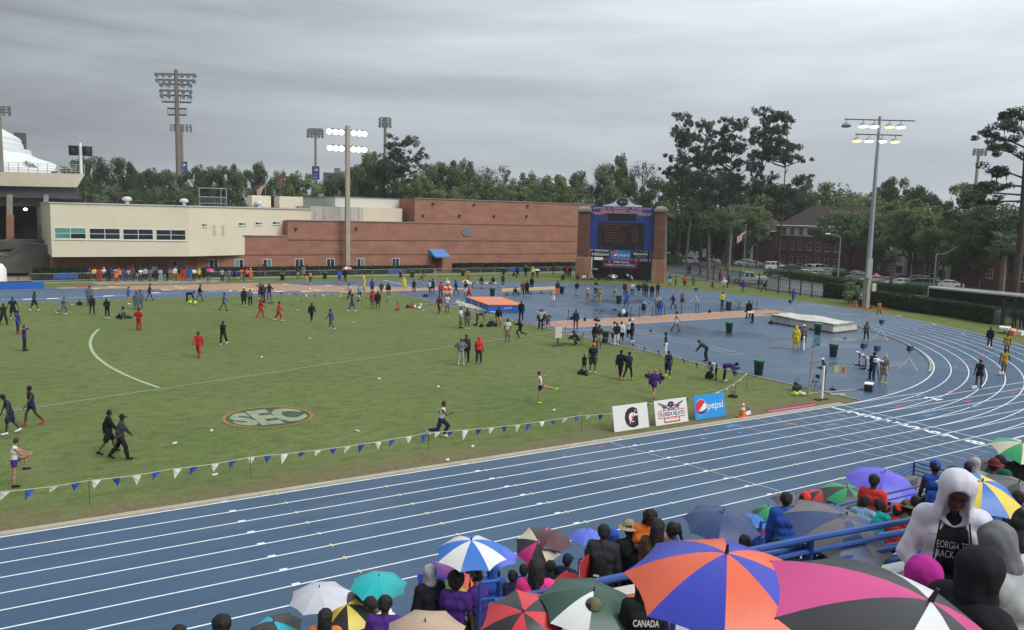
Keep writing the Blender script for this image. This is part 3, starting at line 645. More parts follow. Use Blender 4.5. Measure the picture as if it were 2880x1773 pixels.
# white crown with emblem
cp = [(445,232),(445,218),(560,200),(625,172),(650,150),(690,112),(735,100),(790,100),(835,115),(880,160),(905,182),(960,208),(1075,226),(1075,250)]
vs = [sbp(f9,a,b,0) for a, b in cp]; nn = len(vs); mb = MB()
mb.add([tuple(v) for v in vs]+[tuple(v-sn*.3) for v in vs], [tuple(range(nn)), tuple(range(2*nn-1,nn-1,-1))]+[(i, nn+i, nn+(i+1)%nn, (i+1)%nn) for i in range(nn)]); mb.build('crown_panel', WHT, SB)
ec = sbp(f9, 760, 168, .02)
EMN = mat('emblem dark green', (.02,.045,.045), .5); 
def emblem(parent, M, r):
    def blob(name, m, pts, z):
        mb = MB(); mb.add([(x*r,y*r,z) for x,y in pts], [tuple(range(len(pts)))]); o = mb.build(name, m, parent); o.matrix_local = M
    oval_ = lambda a, b, n=28: [(a*math.cos(2*math.pi*i/n), b*math.sin(2*math.pi*i/n)) for i in range(n)]
    blob('emblem_ring', ORL, oval_(1.06,.74), .002); blob('emblem_field', PNAVY, oval_(1,.68), .006)
    blob('emblem_head', EMN, [(-.8,-.1),(-.6,.3),(-.2,.5),(.2,.42),(.9,.46),(.95,.25),(.3,.12),(.9,.02),(.85,-.2),(.2,-.3),(-.3,-.5),(-.65,-.35)][::-1][::-1], .010)
    for x in (.35,.5,.65,.8): blob('emblem_teeth', WHT, [(x,.10),(x+.1,.10),(x+.05,-.05)][::-1], .014)
    blob('emblem_teeth', WHT, [(-.35,.05),(.1,.12),(.0,.02),(-.3,-.08)][::-1], .014)
emblem(SB, frame((ec.x,ec.y,ec.z), su, (0,0,1)), .92)
# dark shelter back under the board
mb = MB(); c = sP-sn*2.2; mb.box((c.x,c.y,1.6), (9.6,.12,3.0), sang).build('shelter_back', STEELD, SB)
for k in (-4.4,-1.5,1.5,4.4): c = sP-sn*.35+su*k; MB().cyl((c.x,c.y,0), (c.x,c.y,bz), .12, .12, 8).build('steel_post', STEELD, SB)
# ================================================================== light poles
POLEC = speckle('concrete pole', (.33,.29,.22), (.42,.375,.29), .4, 6); POLEG = mat('galvanised pole', (.30,.34,.37), .5, .12, .5); POLED = speckle('dark concrete pole', (.20,.175,.14), (.27,.24,.19), .4, 6)
BULB = mat('lit floodlight', (1,.93,.82), .5, 0, emit=6); BULBW = mat('warm lit floodlight', (1,.72,.38), .5, 0, emit=1.2); LHOUS = mat('lamp housing', (.30,.31,.32), .5, .1); LDARK = mat('dark lamp housing', (.07,.08,.085), .5, .2)
BULB2 = mat('glowing floodlight', (1,.95,.86), .5, 0, emit=1.6); BULBD = mat('pale lamp lens', (.45,.5,.53), .3, .1)
def flood(parent, P, aim, r, house, lens):
    """bowl floodlight: reflector bowl with a lens disc as its sub-part"""
    aim = Vector(aim).normalized(); P = Vector(P); a = aim.orthogonal().normalized(); b = aim.cross(a); n = 12
    prof = [(.15,-.75),(.45,-.62),(.8,-.25),(1.0,.1)]; vs = []
    for i in range(n):
        t = 2*math.pi*i/n; o = a*math.cos(t)+b*math.sin(t)
        for rr, zz in prof: vs.append(P+o*rr*r+aim*zz*r)
    m = len(prof); fs = [(i*m+j, ((i+1)%n)*m+j, ((i+1)%n)*m+j+1, i*m+j+1) for i in range(n) for j in range(m-1)]+[tuple(i*m for i in range(n))[::-1]]
    mb = MB(); mb.add(vs, fs); o = mb.build('floodlight', house, parent)
    mb = MB(); vs = [P+(a*math.cos(2*math.pi*i/n)+b*math.sin(2*math.pi*i/n))*r*.97+aim*r*.08 for i in range(n)]; mb.add(vs, [tuple(range(n))])
    mb.add([P+aim*r*.0], []); 
    mb.build('lens', lens, o); return o
def floodpole(label, base, H, r0, r1, rows, pm, house, lens, arm_dir, aim, lr, group=None, name='light_pole', hexa=8, bend=None):
    base = Vector(base); root = empty(name, base); tag(root, label, 'light pole', group)
    MB().cyl((0,0,-.1), (0,0,H), r0, r1, hexa).build('pole', pm, root)
    ad = Vector(arm_dir).normalized(); aim = Vector(aim)
    for z, offs, ls in rows:
        w = max(abs(o_) for o_ in offs)+.25; c = Vector((0,0,z+lr*1.0))
        MB().box(tuple(c), (2*w,.12,.12), math.atan2(ad.y,ad.x)).build('cross_arm', house if house is not LHOUS else LDARK, root)
        for i, o_ in enumerate(offs):
            l = ls[i % len(ls)] if isinstance(ls, (list,tuple)) else ls
            MB().cyl(tuple(c+ad*o_), tuple(Vector((0,0,z))+ad*o_+aim*.1), .035, .035, 5).build('bracket', LDARK, root)
            flood(root, Vector((0,0,z))+ad*o_+aim*.18, aim, lr, house, l)
    return root
tc_ = Vector((-.45,-.85,-.30)).normalized()
P = pY(977, 746, 126.6)
floodpole('tall square concrete pole with twelve bright lit floodlights in front of the brick wall', (P.x,126.6,0), pY(979,354,126.6).z, .50, .40,
    [(22.2,(-2.9,-1.9,-1.0,1.0,1.9,2.7),BULB),(19.7,(-2.8,-1.85,-.95,.95,1.8,2.7),BULB)], POLEC, LDARK, BULB, (.93,-.10,0), (-.35,-.92,-.18), .42, hexa=4)
# grey steel pole right of the bend
b0 = gz(*q8(920,725)); Pt = pl(*q4(1072,290), b0, CF); H = Pt.z
rp = floodpole('grey steel pole with concrete foot and nine lit floodlights by the bend hedge', b0, H-.0, .36, .16,
    [(H-1.0,(-3.9,-1.9,-.6,1.2,2.5),[BULBD,BULB2,BULB2,BULBW,BULB2]),(H-2.7,(-2.5,-1.1,.45,2.0),[BULBW,BULB2,BULB2,BULBW])], POLEG, LHOUS, BULB, (.84,-.53,0), (-.16,-.16,-1.0), .58)
MB().box((0,0,1.8), (.62,.62,3.6)).build('concrete_foot', POLEC, rp)
MB().box((-.38,-.40,4.8), (.55,.4,2.3), R(-32)).build('switch_box', mat('grey cabinet', (.42,.44,.44), .5), rp); MB().box((.6,-.5,2.5), (.45,.4,.9), R(-32)).build('meter_box', mat('white cabinet', (.6,.6,.58), .5), rp)
# far tower with catwalks
D = 235; Pb, Pt = hd(503,540,D), hd(500,197,D); tw = empty('light_tower', (Pb.x,Pb.y,0)); tag(tw, 'tallest dark floodlight tower with stacked racks and catwalks behind the office roof', 'light pole')
Ht = Pt.z; sc = D/FPX; MB().cyl((0,0,-1), (0,0,Ht), .70, .52, 8).build('pole', speckle('tower pole', (.16,.145,.12), (.24,.22,.18), .2, 3), tw)
ad = Vector((CR.x,CR.y,0)).normalized(); aim = Vector((-CF.x,-CF.y,-.5))
def rk(py): return hd(500, py, D).z
for py, half, nl, lamps in ((210,48,3,1),(226,46,3,1),(238,37,2,1),(256,37,2,1),(269,36,2,1),(288,37,0,0),(306,24,0,0),(324,24,0,0)):
    z = rk(py); hw = half*sc; MB().box((0,0,z), (2*hw,.35,.35), math.atan2(ad.y,ad.x)).build('catwalk' if not lamps else 'cross_arm', LDARK, tw)
    if lamps:
        for i in range(nl):
            for sgn in (-1,1):
                o_ = sgn*(hw*(i+1)/nl); flood(tw, Vector((0,0,z-.3))+ad*o_+Vector((-CF.x,-CF.y,0))*.5, aim, .62, LHOUS if i % 2 else LDARK, BULBD)
for y0, y1, half in ((238,258,37),(269,288,37),(306,324,24)):
    z0, z1 = rk(y1), rk(y0); mb = MB()
    for i in range(-4,5): mb.cyl(tuple(ad*(half*sc*i/4)+Vector((0,0,z0))), tuple(ad*(half*sc*i/4)+Vector((0,0,z1))), .07, .07, 4)
    mb.build('rack_frame', LDARK, tw)
def farpole(label, px, ytop, ybase, D, wpx, rows, tpx=6, side=0, pm=None):
    Pb, Pt = hd(px, ybase, D), hd(px, ytop, D); sc = D/FPX; root = empty('light_pole', (Pb.x,Pb.y,0)); tag(root, label, 'light pole', 'distant floodlight poles of the ball park')
    MB().cyl((0,0,-1), (0,0,Pt.z), tpx*sc*.75, tpx*sc*.5, 8).build('pole', pm or POLED, root)
    for py, n in rows:
        z = hd(px, py, D).z; hw = wpx*sc/2; MB().box((0,0,z+.5), (2*hw,.22,.22), math.atan2(ad.y,ad.x)).build('cross_arm', LDARK, root)
        for i in range(n):
            o_ = -hw+2*hw*i/(n-1); flood(root, Vector((0,0,z))+ad*o_+Vector((-CF.x,-CF.y,0))*.4, aim, .40 if D > 200 else .32, LDARK, BULBD)
    return root
farpole('slim pole with three rows of unlit floodlights at the edge by the white dome', 5, 302, 500, 230, 56, [(308,5),(316,5),(323,5)], 9)
farpole('slim far floodlight pole standing just behind the tallest tower', 514, 352, 540, 300, 52, [(356,6),(363,6),(370,6)], 7)
farpole('slim floodlight pole carrying a blue soda banner above the white roof', 888, 365, 560, 210, 38, [(369,6),(377,6),(385,5)], 6)
farpole('slim floodlight pole beside the big pine with a crowded lamp head', 1082, 332, 560, 230, 28, [(337,4),(345,4),(353,4),(357,4)], 8)
farpole('pale floodlight pole partly hidden by the leaning pine', 2741, 420, 560, 210, 28, [(427,4),(435,4)], 7, pm=POLEC)
# soda banners
for px, y0, y1, D, w in ((516,455,490,296,20),(888,468,506,208,20)):
    P0, P1 = hd(px, y0, D), hd(px, y1, D); h_ = P0.z-P1.z; w_ = w*D/FPX; c = (P0+P1)/2
    bn = empty('pole_banner', c); tag(bn, 'blue soda banner with round logo hung on a floodlight pole' + (' near the tallest tower' if px < 600 else ' above the white roof units'), 'banner')
    MB().box((0,0,0), (w_,.15,h_), math.atan2(ad.y,ad.x)).build('panel', mat('banner blue', (.03,.08,.26), .6), bn)
    Mx = frame(-Vector((CF.x,CF.y,0))*.12+Vector((0,0,h_*.22)), ad, (0,0,1)); globe_logo(bn, Mx, w_*.3, d=.02)
    put_text('pepsi', WHT, w_*.5, h_*.10, frame(-Vector((CF.x,CF.y,0))*.12-Vector((0,0,h_*.12)), ad, (0,0,1)), bn); put_text('SOFTBALL', WHT, w_*.6, h_*.09, frame(-Vector((CF.x,CF.y,0))*.12-Vector((0,0,h_*.33)), ad, (0,0,1)), bn)
# speaker post on the concourse roof
Pb, Pt = pY(*q1(768,1140), Ys+2), pY(*q1(758,845), Ys+2); sp = empty('speaker_post', Pb); tag(sp, 'white post with two black loudspeakers on the concourse roof', 'speaker post')
MB().cyl((0,0,-.5), (0,0,Pt.z-Pb.z), .22, .2, 8).build('pole', WHT, sp)
for s_ in (-1,1): MB().box((s_*.95,-.2,Pt.z-Pb.z-1.3), (1.2,.8,1.5), s_*.5).ball((s_*1.0,-.55,Pt.z-Pb.z-1.4), (.5,.2,.55)).build('loudspeaker', mat('black speaker', (.015,.015,.018), .6), sp)
# street lamps in the car park
def street_lamp(label, base, H, head, armlen, m):
    root = empty('street_lamp', base); tag(root, label, 'street lamp'); MB().cyl((0,0,0), (0,0,H), .13, .09, 8).build('pole', m, root)
    hx = Vector((head[0],head[1],0)).normalized()*armlen; pts = [Vector((0,0,H)), Vector((0,0,H+.15))+hx*.3, Vector((0,0,H+head[2]*.7))+hx*.7, Vector((0,0,H+head[2]))+hx]
    MB().tube(pts, .05, 6).build('arm', m, root); e = pts[-1]; MB().ball((e.x+hx.x*.15,e.y+hx.y*.15,e.z), (.5,.5,.16), 10, 6).build('lamp_head', mat('pale lamp head', (.62,.64,.62), .4), root)
b1 = gz(*q8(655,495)); street_lamp('grey street lamp with short curved arm behind the clipped hedge', b1, pl(*q8(688,60), b1, CF).z, (-CR.x,-CR.y,.5), 1.9, mat('grey lamp post', (.27,.27,.25), .6))
b1 = gz(*q8(1555,635)); street_lamp('tan street lamp with long rising arm in front of the coach', b1, pl(*q8(1598,220), b1, CF).z, (CR.x,CR.y,1.75), 4.2, POLEC)
# yellow foul poles
for a, y0 in ((1445,740),(1457,718)):
    D = 200; P0, P1 = hd(*q2(a,860), D), hd(*q2(a,y0), D); o = empty('foul_pole', (P0.x,P0.y,0)); tag(o, 'yellow baseball foul pole above the brick roof', 'foul pole', 'yellow foul poles'); MB().cyl((0,0,0), (0,0,P1.z), .35, .3, 8).build('pole', mat('foul pole yellow', (.62,.42,.03), .5), o)
# flags
def flag(label, base, H, w, h, droop):
    root = empty('flagpole', base); tag(root, label, 'flag'); MB().cyl((0,0,0), (0,0,H), .07, .05, 8).ball((0,0,H+.05), .1).build('pole', GALV, root)
    d = Vector((-CR.x,-CR.y,0)); n = 10; RED, NV = mat('flag red', (.42,.05,.06), .8), mat('flag navy', (.03,.05,.16), .8)
    cloth = empty('cloth', (0,0,0), parent=root)
    for k in range(7):
        mb = MB(); vs = []
        for i in range(n+1):
            t = i/n; off = d*(w*t*.55)+Vector((-.16*math.sin(t*7),.16*math.sin(t*7),0)); z = H-.1-droop*w*t
            vs += [off+Vector((.02,0,z-h*k/7)), off+Vector((.02,0,z-h*(k+1)/7))]
        mb.add(vs, [(2*i,2*i+1,2*i+3,2*i+2) for i in range(n)]); mb.build('stripe', NV if k < 0 else (RED if k%2==0 else WHT), cloth)
    mb = MB(); vs = []
    for i in range(6):
        t = i/n; off = d*(w*t*.55)+Vector((-.16*math.sin(t*7),.16*math.sin(t*7)-.03,0)); z = H-.1-droop*w*t; vs += [off+Vector((0,0,z)), off+Vector((0,0,z-h*.55))]
    mb.add(vs, [(2*i,2*i+1,2*i+3,2*i+2) for i in range(5)]); mb.build('canton', NV, cloth)
fb = gz(*q7(2185,400)); flag('American flag drooping on a slim pole beside the parked white cars', fb, pl(*q3(2222,1120), fb, CF).z, 2.6, 1.5, .8)
fb = hd(747,560,190); flag('small American flag on a pole behind the white roof', (fb.x,fb.y,0), hd(*q2(48,665),190).z, 3.2, 2.0, .8)
# ================================================================== vegetation
def leaf_mat(name, dark, light, tr=.25):
    m = bpy.data.materials.new(name); m.use_nodes = True; nt = m.node_tree; N = nt.nodes; L = nt.links; b = N['Principled BSDF']
    tc = N.new('ShaderNodeTexCoord'); no = N.new('ShaderNodeTexNoise'); no.inputs['Scale'].default_value = .9; no.inputs['Detail'].default_value = 5; L.new(tc.outputs['Object'], no.inputs['Vector'])
    oi = N.new('ShaderNodeObjectInfo'); ad_ = N.new('ShaderNodeMath'); ad_.operation = 'MULTIPLY_ADD'; ad_.inputs[1].default_value = .35; ad_.inputs[2].default_value = -.17
    L.new(oi.outputs['Random'], ad_.inputs[0]); s = N.new('ShaderNodeMath'); L.new(no.outputs[0], s.inputs[0]); L.new(ad_.outputs[0], s.inputs[1])
    rp = N.new('ShaderNodeValToRGB'); e = rp.color_ramp.elements; e[0].position = .3; e[1].position = .7; e[0].color = (*dark,1); e[1].color = (*light,1)
    L.new(s.outputs[0], rp.inputs[0]); L.new(rp.outputs[0], b.inputs['Base Color']); b.inputs['Roughness'].default_value = .75; b.inputs['Specular IOR Level'].default_value = .2
    t = N.new('ShaderNodeBsdfTranslucent'); L.new(rp.outputs[0], t.inputs[0]); mx = N.new('ShaderNodeMixShader'); mx.inputs[0].default_value = tr
    L.new(b.outputs[0], mx.inputs[1]); L.new(t.outputs[0], mx.inputs[2]); L.new(mx.outputs[0], N['Material Output'].inputs[0]); return m
LG = leaf_mat('mid green leaves', (.090,.130,.055), (.190,.245,.105)); LD = leaf_mat('dark green leaves', (.060,.088,.046), (.128,.165,.078)); LY = leaf_mat('young yellow green leaves', (.110,.140,.045), (.21,.24,.09))
LP = leaf_mat('pine needles', (.062,.078,.056), (.118,.138,.094)); LB = leaf_mat('sparse grey brown twigs', (.075,.07,.055), (.125,.115,.09)); LPALM = leaf_mat('palm fronds', (.085,.115,.060), (.19,.23,.12)); LH = leaf_mat('clipped hedge leaves', (.020,.033,.014), (.046,.068,.027)); LH2 = leaf_mat('bright hedge leaves', (.045,.085,.024), (.090,.145,.045))
BARK = speckle('grey bark', (.075,.065,.055), (.13,.115,.10), 1.2, 9, .95, .1); PBARK = speckle('pine bark', (.060,.048,.042), (.115,.09,.075), 1.2, 9, .95, .1); PALMB = speckle('palm trunk bark', (.14,.125,.105), (.23,.205,.175), 1.5, 12, .95, .1)
def leaves(centres, rads, n, size, squash=.8, seed=0, elong=1.0, asp=1.0):
    """n leaf sprays (bent quads) in clumps round centres: arrays of verts and faces"""
    rg_ = np.random.default_rng(seed); k = len(centres); idx = rg_.integers(0, k, n); c = np.asarray(centres)[idx]; r = np.asarray(rads)[idx]
    d = rg_.normal(size=(n,3)); d /= np.linalg.norm(d, axis=1)[:,None]; rr = rg_.random(n)**.45
    p = c+d*(r*rr)[:,None]*np.array([1,1,squash])
    a = rg_.normal(size=(n,3)); a /= np.linalg.norm(a, axis=1)[:,None]; b = np.cross(a, d+rg_.normal(size=(n,3))*.6); b /= np.linalg.norm(b, axis=1)[:,None]+1e-9
    sz = size*(.6+.8*rg_.random(n)); a *= (sz*.5*elong)[:,None]; b *= (sz*.5)[:,None]; a[:,2] *= asp; b[:,2] *= asp
    v = np.stack([p-a, p+b*.9, p+a, p-b*.9], 1).reshape(-1,3)
    f = np.arange(n*4).reshape(-1,4); return v, f
def np_mesh(name, v, f, m):
    me = bpy.data.meshes.new(name); n = len(f); w = f.shape[1]
    me.vertices.add(len(v)); me.vertices.foreach_set('co', v.astype('f').ravel()); me.loops.add(n*w); me.loops.foreach_set('vertex_index', f.ravel().astype('i'))
    me.polygons.add(n); me.polygons.foreach_set('loop_start', (np.arange(n)*w).astype('i')); me.materials.append(m); me.update(); me.validate(); return me
def limb(mb, pts, r0, r1, n=6):
    k = len(pts)-1
    for i in range(k): mb.cyl(pts[i], pts[i+1], r0+(r1-r0)*i/k, r0+(r1-r0)*(i+1)/k, n, caps=False)
def tree_meshes(kind, seed):
    """unit trees: height 1 scaled later by (w,w,h); crown radius .5"""
    rg_ = random.Random(seed); tk = MB(); cs, rs = [], []
    if kind in ('round','young','dark','bare','oak'):
        limb(tk, [(0,0,-.02),(.01,0,.2),(rg_.uniform(-.03,.03),0,.42),(0,.02,.7)], .028, .010)
        n = 70; lo_ = .46 if kind == 'oak' else .22; mid = .70 if kind == 'oak' else .55; hw_ = .31 if kind == 'oak' else .46
        for i in range(n):
            t = rg_.uniform(0, 2*math.pi); h = rg_.uniform(lo_,.97); rmax = .5*math.sqrt(max(.05, 1-((h-mid)/hw_)**2)); r = rmax*rg_.uniform(.3,1.0)
            cs.append((r*math.cos(t), r*math.sin(t), h)); rs.append(rg_.uniform(.05,.125))
            if i % 3 == 0: limb(tk, [(0,0,max(.2,h-.3)), (r*.5*math.cos(t),r*.5*math.sin(t),h-.12), cs[-1]], .014, .004, 4)
        N = {'round':14000,'young':12000,'dark':14000,'bare':5200,'oak':15000}[kind]; v, f = leaves(cs, rs, N, .026 if kind != 'bare' else .019, .75, seed, 1.0, .8)
    elif kind == 'pine':
        bx = rg_.uniform(-.05,.05); trunk = [(0,0,-.02),(bx*.5,0,.3),(bx,.0,.62),(bx*.8,0,.98)]; limb(tk, trunk, .020, .006, 7)
        for i in range(40):
            h = .42+.58*rg_.random()**.8; t = rg_.uniform(0, 2*math.pi); r = rg_.uniform(.12,.5)*(1.08-abs(h-.72)*1.5); x0 = bx*(h/.62 if h < .62 else 1)
            e = (x0+r*math.cos(t), r*math.sin(t), h+rg_.uniform(-.01,.06)); limb(tk, [(x0,0,h-.03), (x0+r*.5*math.cos(t), r*.5*math.sin(t), h-.01), e], .007, .002, 4)
            for _ in range(5): cs.append((e[0]+rg_.gauss(0,.075), e[1]+rg_.gauss(0,.075), e[2]+rg_.gauss(.006,.014))); rs.append(rg_.uniform(.04,.10))
        v, f = leaves(cs, rs, 10500, .027, .26, seed, 1.7, .36)
    return tk.mesh('trunk', PBARK if kind == 'pine' else BARK), (v, f)
KM = {'oak':LG,'round':LG,'young':LY,'dark':LD,'bare':LB,'pine':LP}
TM = {}
def tmesh(kind, var):
    if (kind,var) not in TM:
        t, (v, f) = tree_meshes(kind, hash_(kind)+var*17); TM[(kind,var)] = (t, np_mesh('crown', v, f, KM[kind]))
    return TM[(kind,var)]
def hash_(s): return sum(ord(c)*(i+3) for i, c in enumerate(s))
WORDS = {'oak':'spreading green oak','round':'mid green broadleaf tree','young':'pale spring green tree','dark':'dark evergreen tree','bare':'thin greyish nearly bare tree','pine':'tall pine with bare trunk and tufted crown'}
tcount = [0]
def tree(kind, px, ytop, D, wpx, where, lean=None, zbase=0):
    t, c = tmesh(kind, tcount[0] % 3); tcount[0] += 1
    top = hd(px, ytop, D); H = top.z-zbase; w = wpx*D/FPX*(1.45 if kind in ('round','dark','young','bare') else (1.25 if kind == 'oak' else 1.05)); root = empty('pine_tree' if kind == 'pine' else 'tree', (top.x,top.y,zbase-.05), random.uniform(0,6.28))
    tag(root, WORDS[kind]+' '+where, 'tree', 'trees beyond the track'); a = link('trunk', t, root); b = link('crown', c, root)
    root.scale = (w, w, H/1.0); 
    if lean: root.rotation_euler = (lean[0], lean[1], root.rotation_euler.z)
    return root
T = [('dark',60,462,270,80,'left of the concourse roof'),('round',205,452,250,90,'behind the speaker post'),('dark',262,445,240,90,'right of the speaker post'),('dark',338,452,235,80,'behind the roof palms'),('dark',430,478,250,100,'left of the tallest tower'),('round',385,478,270,90,'far behind the office roof'),('dark',480,490,225,90,'at the foot of the tallest tower'),
 ('dark',560,470,215,90,'right of the tallest tower'),('round',640,462,225,80,'behind the viewing scaffold'),('dark',600,486,205,80,'beside the viewing scaffold'),('round',715,462,240,90,'left of the red dormitory block'),('dark',742,520,200,70,'by the small roof flag'),('young',790,482,300,50,'in front of the red block'),('round',856,490,190,110,'below the soda banner'),('dark',948,497,195,100,'behind the big lit pole'),('dark',1008,500,215,80,'right of the big lit pole'),
 ('round',1052,430,215,90,'left of the crowded lamp pole'),('dark',1092,440,205,100,'behind the crowded lamp pole'),('dark',1010,470,230,80,'above the office plant room'),('round',1180,490,195,90,'under the big lone pine'),('round',1256,452,205,100,'right of the lone pine'),('dark',1212,472,210,90,'beside the lone pine'),('round',1314,455,215,80,'above the wall crest'),('bare',1362,472,220,80,'with brown crown above the long wall'),('bare',1408,468,235,90,'with wide brown crown above the long wall'),('round',1345,510,190,120,'low over the brick coping'),('young',1260,530,185,90,'low behind the brick coping'),('round',1440,515,190,110,'low behind the brick coping end'),
 ('round',1475,488,215,80,'between brown trees and fan palm'),('dark',1516,505,225,80,'behind the long wall end'),('round',1556,490,195,120,'left of the scoreboard crown'),('dark',1620,487,220,90,'behind the fan palm'),('round',1560,540,180,110,'low behind the wall end'),('dark',1690,480,215,80,'behind the red trunked palm'),('round',1736,440,210,75,'tall and narrow behind the scoreboard'),('bare',1808,458,200,80,'beside the tall narrow tree'),('dark',1790,520,190,100,'behind the scoreboard crown'),('round',1725,525,185,110,'just behind the scoreboard'),
 ('young',1870,500,205,100,'right of the scoreboard'),('young',1842,545,190,80,'beside the right brick pillar'),('dark',1935,470,212,120,'under the first tall pine'),('dark',2010,480,212,120,'between the tall pines'),('round',2100,488,212,110,'under the tall pines'),('dark',2200,520,238,130,'under the last tall pine'),('dark',2140,560,242,110,'behind the parked cars'),('round',1980,560,208,120,'behind the cabbage palms'),('dark',1900,590,200,110,'in the shade behind the palms'),
 ('round',2240,524,235,110,'beyond the dormitory roof'),('young',2306,515,230,110,'rising over the dormitory roof'),('round',2375,540,240,110,'right of the dormitory roof'),('round',2440,550,215,110,'left of the grey steel pole'),('round',2518,500,220,110,'right of the grey steel pole'),('round',2600,527,215,100,'with rounded crown beyond the second dormitory'),('round',2560,560,195,140,'above the second dormitory'),('young',2725,515,210,120,'behind the leaning pine'),('bare',2420,545,250,90,'faint behind the grey pole'),
 ('oak',2400,592,188,170,'shading the dormitory wall'),('oak',2475,600,172,130,'behind the grey steel pole'),('oak',2590,585,160,150,'like a magnolia before the second dormitory'),('oak',2665,605,158,120,'between the street lamp and the pine'),('oak',2640,640,152,100,'behind the tan street lamp'),('oak',2775,570,135,150,'under the leaning pine'),('oak',2870,600,130,140,'at the foot of the leaning pine'),('oak',2105,580,200,120,'above the white truck'),('oak',2040,595,196,130,'over the flagpole'),('oak',2720,640,134,100,'beside the coach roof')]
for t in T: tree(*t)
for a in [('pine',1143,398,205,112,'alone above the brick roof'),('pine',1926,352,180,112,'first of the row right of the scoreboard'),('pine',1990,366,190,92,'second of the row right of the scoreboard'),('pine',2064,352,178,120,'third of the row right of the scoreboard'),('pine',2152,338,185,80,'slimmest right of the scoreboard'),('pine',2214,340,172,130,'last of the row beside the dormitory')]: tree(*a)
# the near leaning pine with its long limbs
D = 118; top = hd(2850,284,D); base = hd(2872,640,D); lp = empty('pine_tree', (base.x,base.y,0)); tag(lp, 'large spreading pine leaning over the road with long bare limbs', 'tree', 'trees beyond the track')
tk = MB(); H = top.z; sc = D/FPX; rgp = random.Random(5); cs, rs = [], []
X3 = Vector((CR.x,CR.y,0)); F3 = Vector((CF.x,CF.y,0)).normalized()
tr = [Vector((0,0,-.1)), X3*(.1)+Vector((0,0,H*.35)), X3*(-.2)+Vector((0,0,H*.62)), X3*(-.6)+Vector((0,0,H*.97))]; limb(tk, tr, .55, .12, 8)
for h, dx, dz, dy in ((.93,-2.0,.4,.6),(.9,1.6,1,-.8),(.86,-3.4,1.0,-.6),(.85,2.6,.3,1),(.8,-4.6,1.4,.5),(.74,-5.0,1.2,-1.2),(.76,3.6,1.0,-1),(.70,3.2,1.6,1),(.66,-3.2,.8,1.2),(.62,-5.2,-.2,.3),(.58,-7.0,-.4,-.5),(.55,-5.5,-.8,1.2),(.53,3.6,-.1,.4),(.50,-8.0,-1.0,.2),(.47,-3.2,-1,-.9),(.6,4.2,.2,-.6)):
    b0 = Vector((0,0,H*h-.6))-X3*.3; e = b0+X3*dx+F3*dy*1.5+Vector((0,0,dz)); m_ = (b0+e)/2+Vector((0,0,.35)); limb(tk, [b0,m_,e], .13, .035, 5)
    for _ in range(11):
        t = rgp.random()**.6; c = b0.lerp(e, .35+.75*t)+Vector((rgp.gauss(0,.6),rgp.gauss(0,.6),rgp.gauss(.3,.3))); cs.append(tuple(c)); rs.append(rgp.uniform(.45,.95))
tk.build('trunk', PBARK, lp); v, f = leaves(cs, rs, 17000, .19, .5, 3, 1.7); link('crown', np_mesh('crown', v, f, LP), lp)
# Spanish moss hanging from the limbs
mo = MB()
for _ in range(40):
    c = rgp.choice(cs); L_ = rgp.uniform(.5,1.3); mo.cyl((c[0],c[1],c[2]), (c[0]+.1,c[1],c[2]-L_), .10, .01, 4)
mo.build('hanging_moss', LB, lp)['kind'] = 'stuff'
# palms
def palm_mesh(seed, nf=34, fl=1.9):
    rg_ = random.Random(seed); vs, fs = [], []
    for i in range(nf):
        t = rg_.uniform(0,6.28); el = rg_.uniform(-.75,1.25); L_ = fl*rg_.uniform(.75,1.1); d = Vector((math.cos(t),math.sin(t),0)); st_ = L_*.42
        p0 = Vector((0,0,0)); p1 = d*st_*math.cos(el)+Vector((0,0,st_*math.sin(el))); side = Vector((-d.y,d.x,0)); ax = (p1-p0).normalized()
        k = len(vs); vs += [p0-side*.02, p0+side*.02, p1+side*.02, p1-side*.02]; fs.append((k,k+1,k+2,k+3))
        for j in range(9):                           # fan leaf segments
            a = (j-4)/4*1.15; dr = ax*math.cos(a)+side*math.sin(a); e = p1+dr*L_*.58*(1-.12*abs(a))+Vector((0,0,-.24*L_*(.25+abs(a)*.35)*rg_.uniform(.6,1.4))); m_ = p1+dr*L_*.3; w = dr.cross(Vector((0,0,1))); w = (w.normalized() if w.length > .01 else side)*.055
            k = len(vs); vs += [p1, m_+w, e, m_-w]; fs.append((k,k+1,k+2,k+3))
    return np_mesh('fronds', np.array([tuple(v) for v in vs]), np.array(fs), LPALM)
PM = [palm_mesh(s) for s in (1,2,3)]
pc = [0]
def palm(px, ytop, base, where, fr=2.0, trunk=.2, skirt=True, tm=None, lean=0):
    base = Vector(base); n_ = Vector((CF.x,CF.y,0)); tp = pl(px, ytop, base, n_); root = empty('palm_tree', (base.x,base.y,base.z)); tag(root, 'cabbage palm '+where, 'palm tree', 'palms beyond the track')
    d = tp-base; hc = max(1.0, d.z-fr*.62); off = Vector((d.x,d.y,0))
    pts = [Vector((0,0,-.2)), off*.35+Vector((0,0,hc*.4)), off*.75+Vector((0,0,hc*.75)), off+Vector((0,0,hc))]; mb = MB(); limb(mb, pts, trunk*1.15, trunk*.85, 8); mb.build('trunk', tm or PALMB, root)
    if skirt: MB().cyl(tuple(off+Vector((0,0,hc-fr*.45))), tuple(off+Vector((0,0,hc+.1))), trunk*1.2, trunk*1.9, 8).build('boot_skirt', BARK, root)
    o = link('fronds', PM[pc[0]%3], root, off+Vector((0,0,hc))); pc[0] += 1; o.scale = (fr/2,)*3; o.rotation_euler.z = pc[0]*1.3; return root
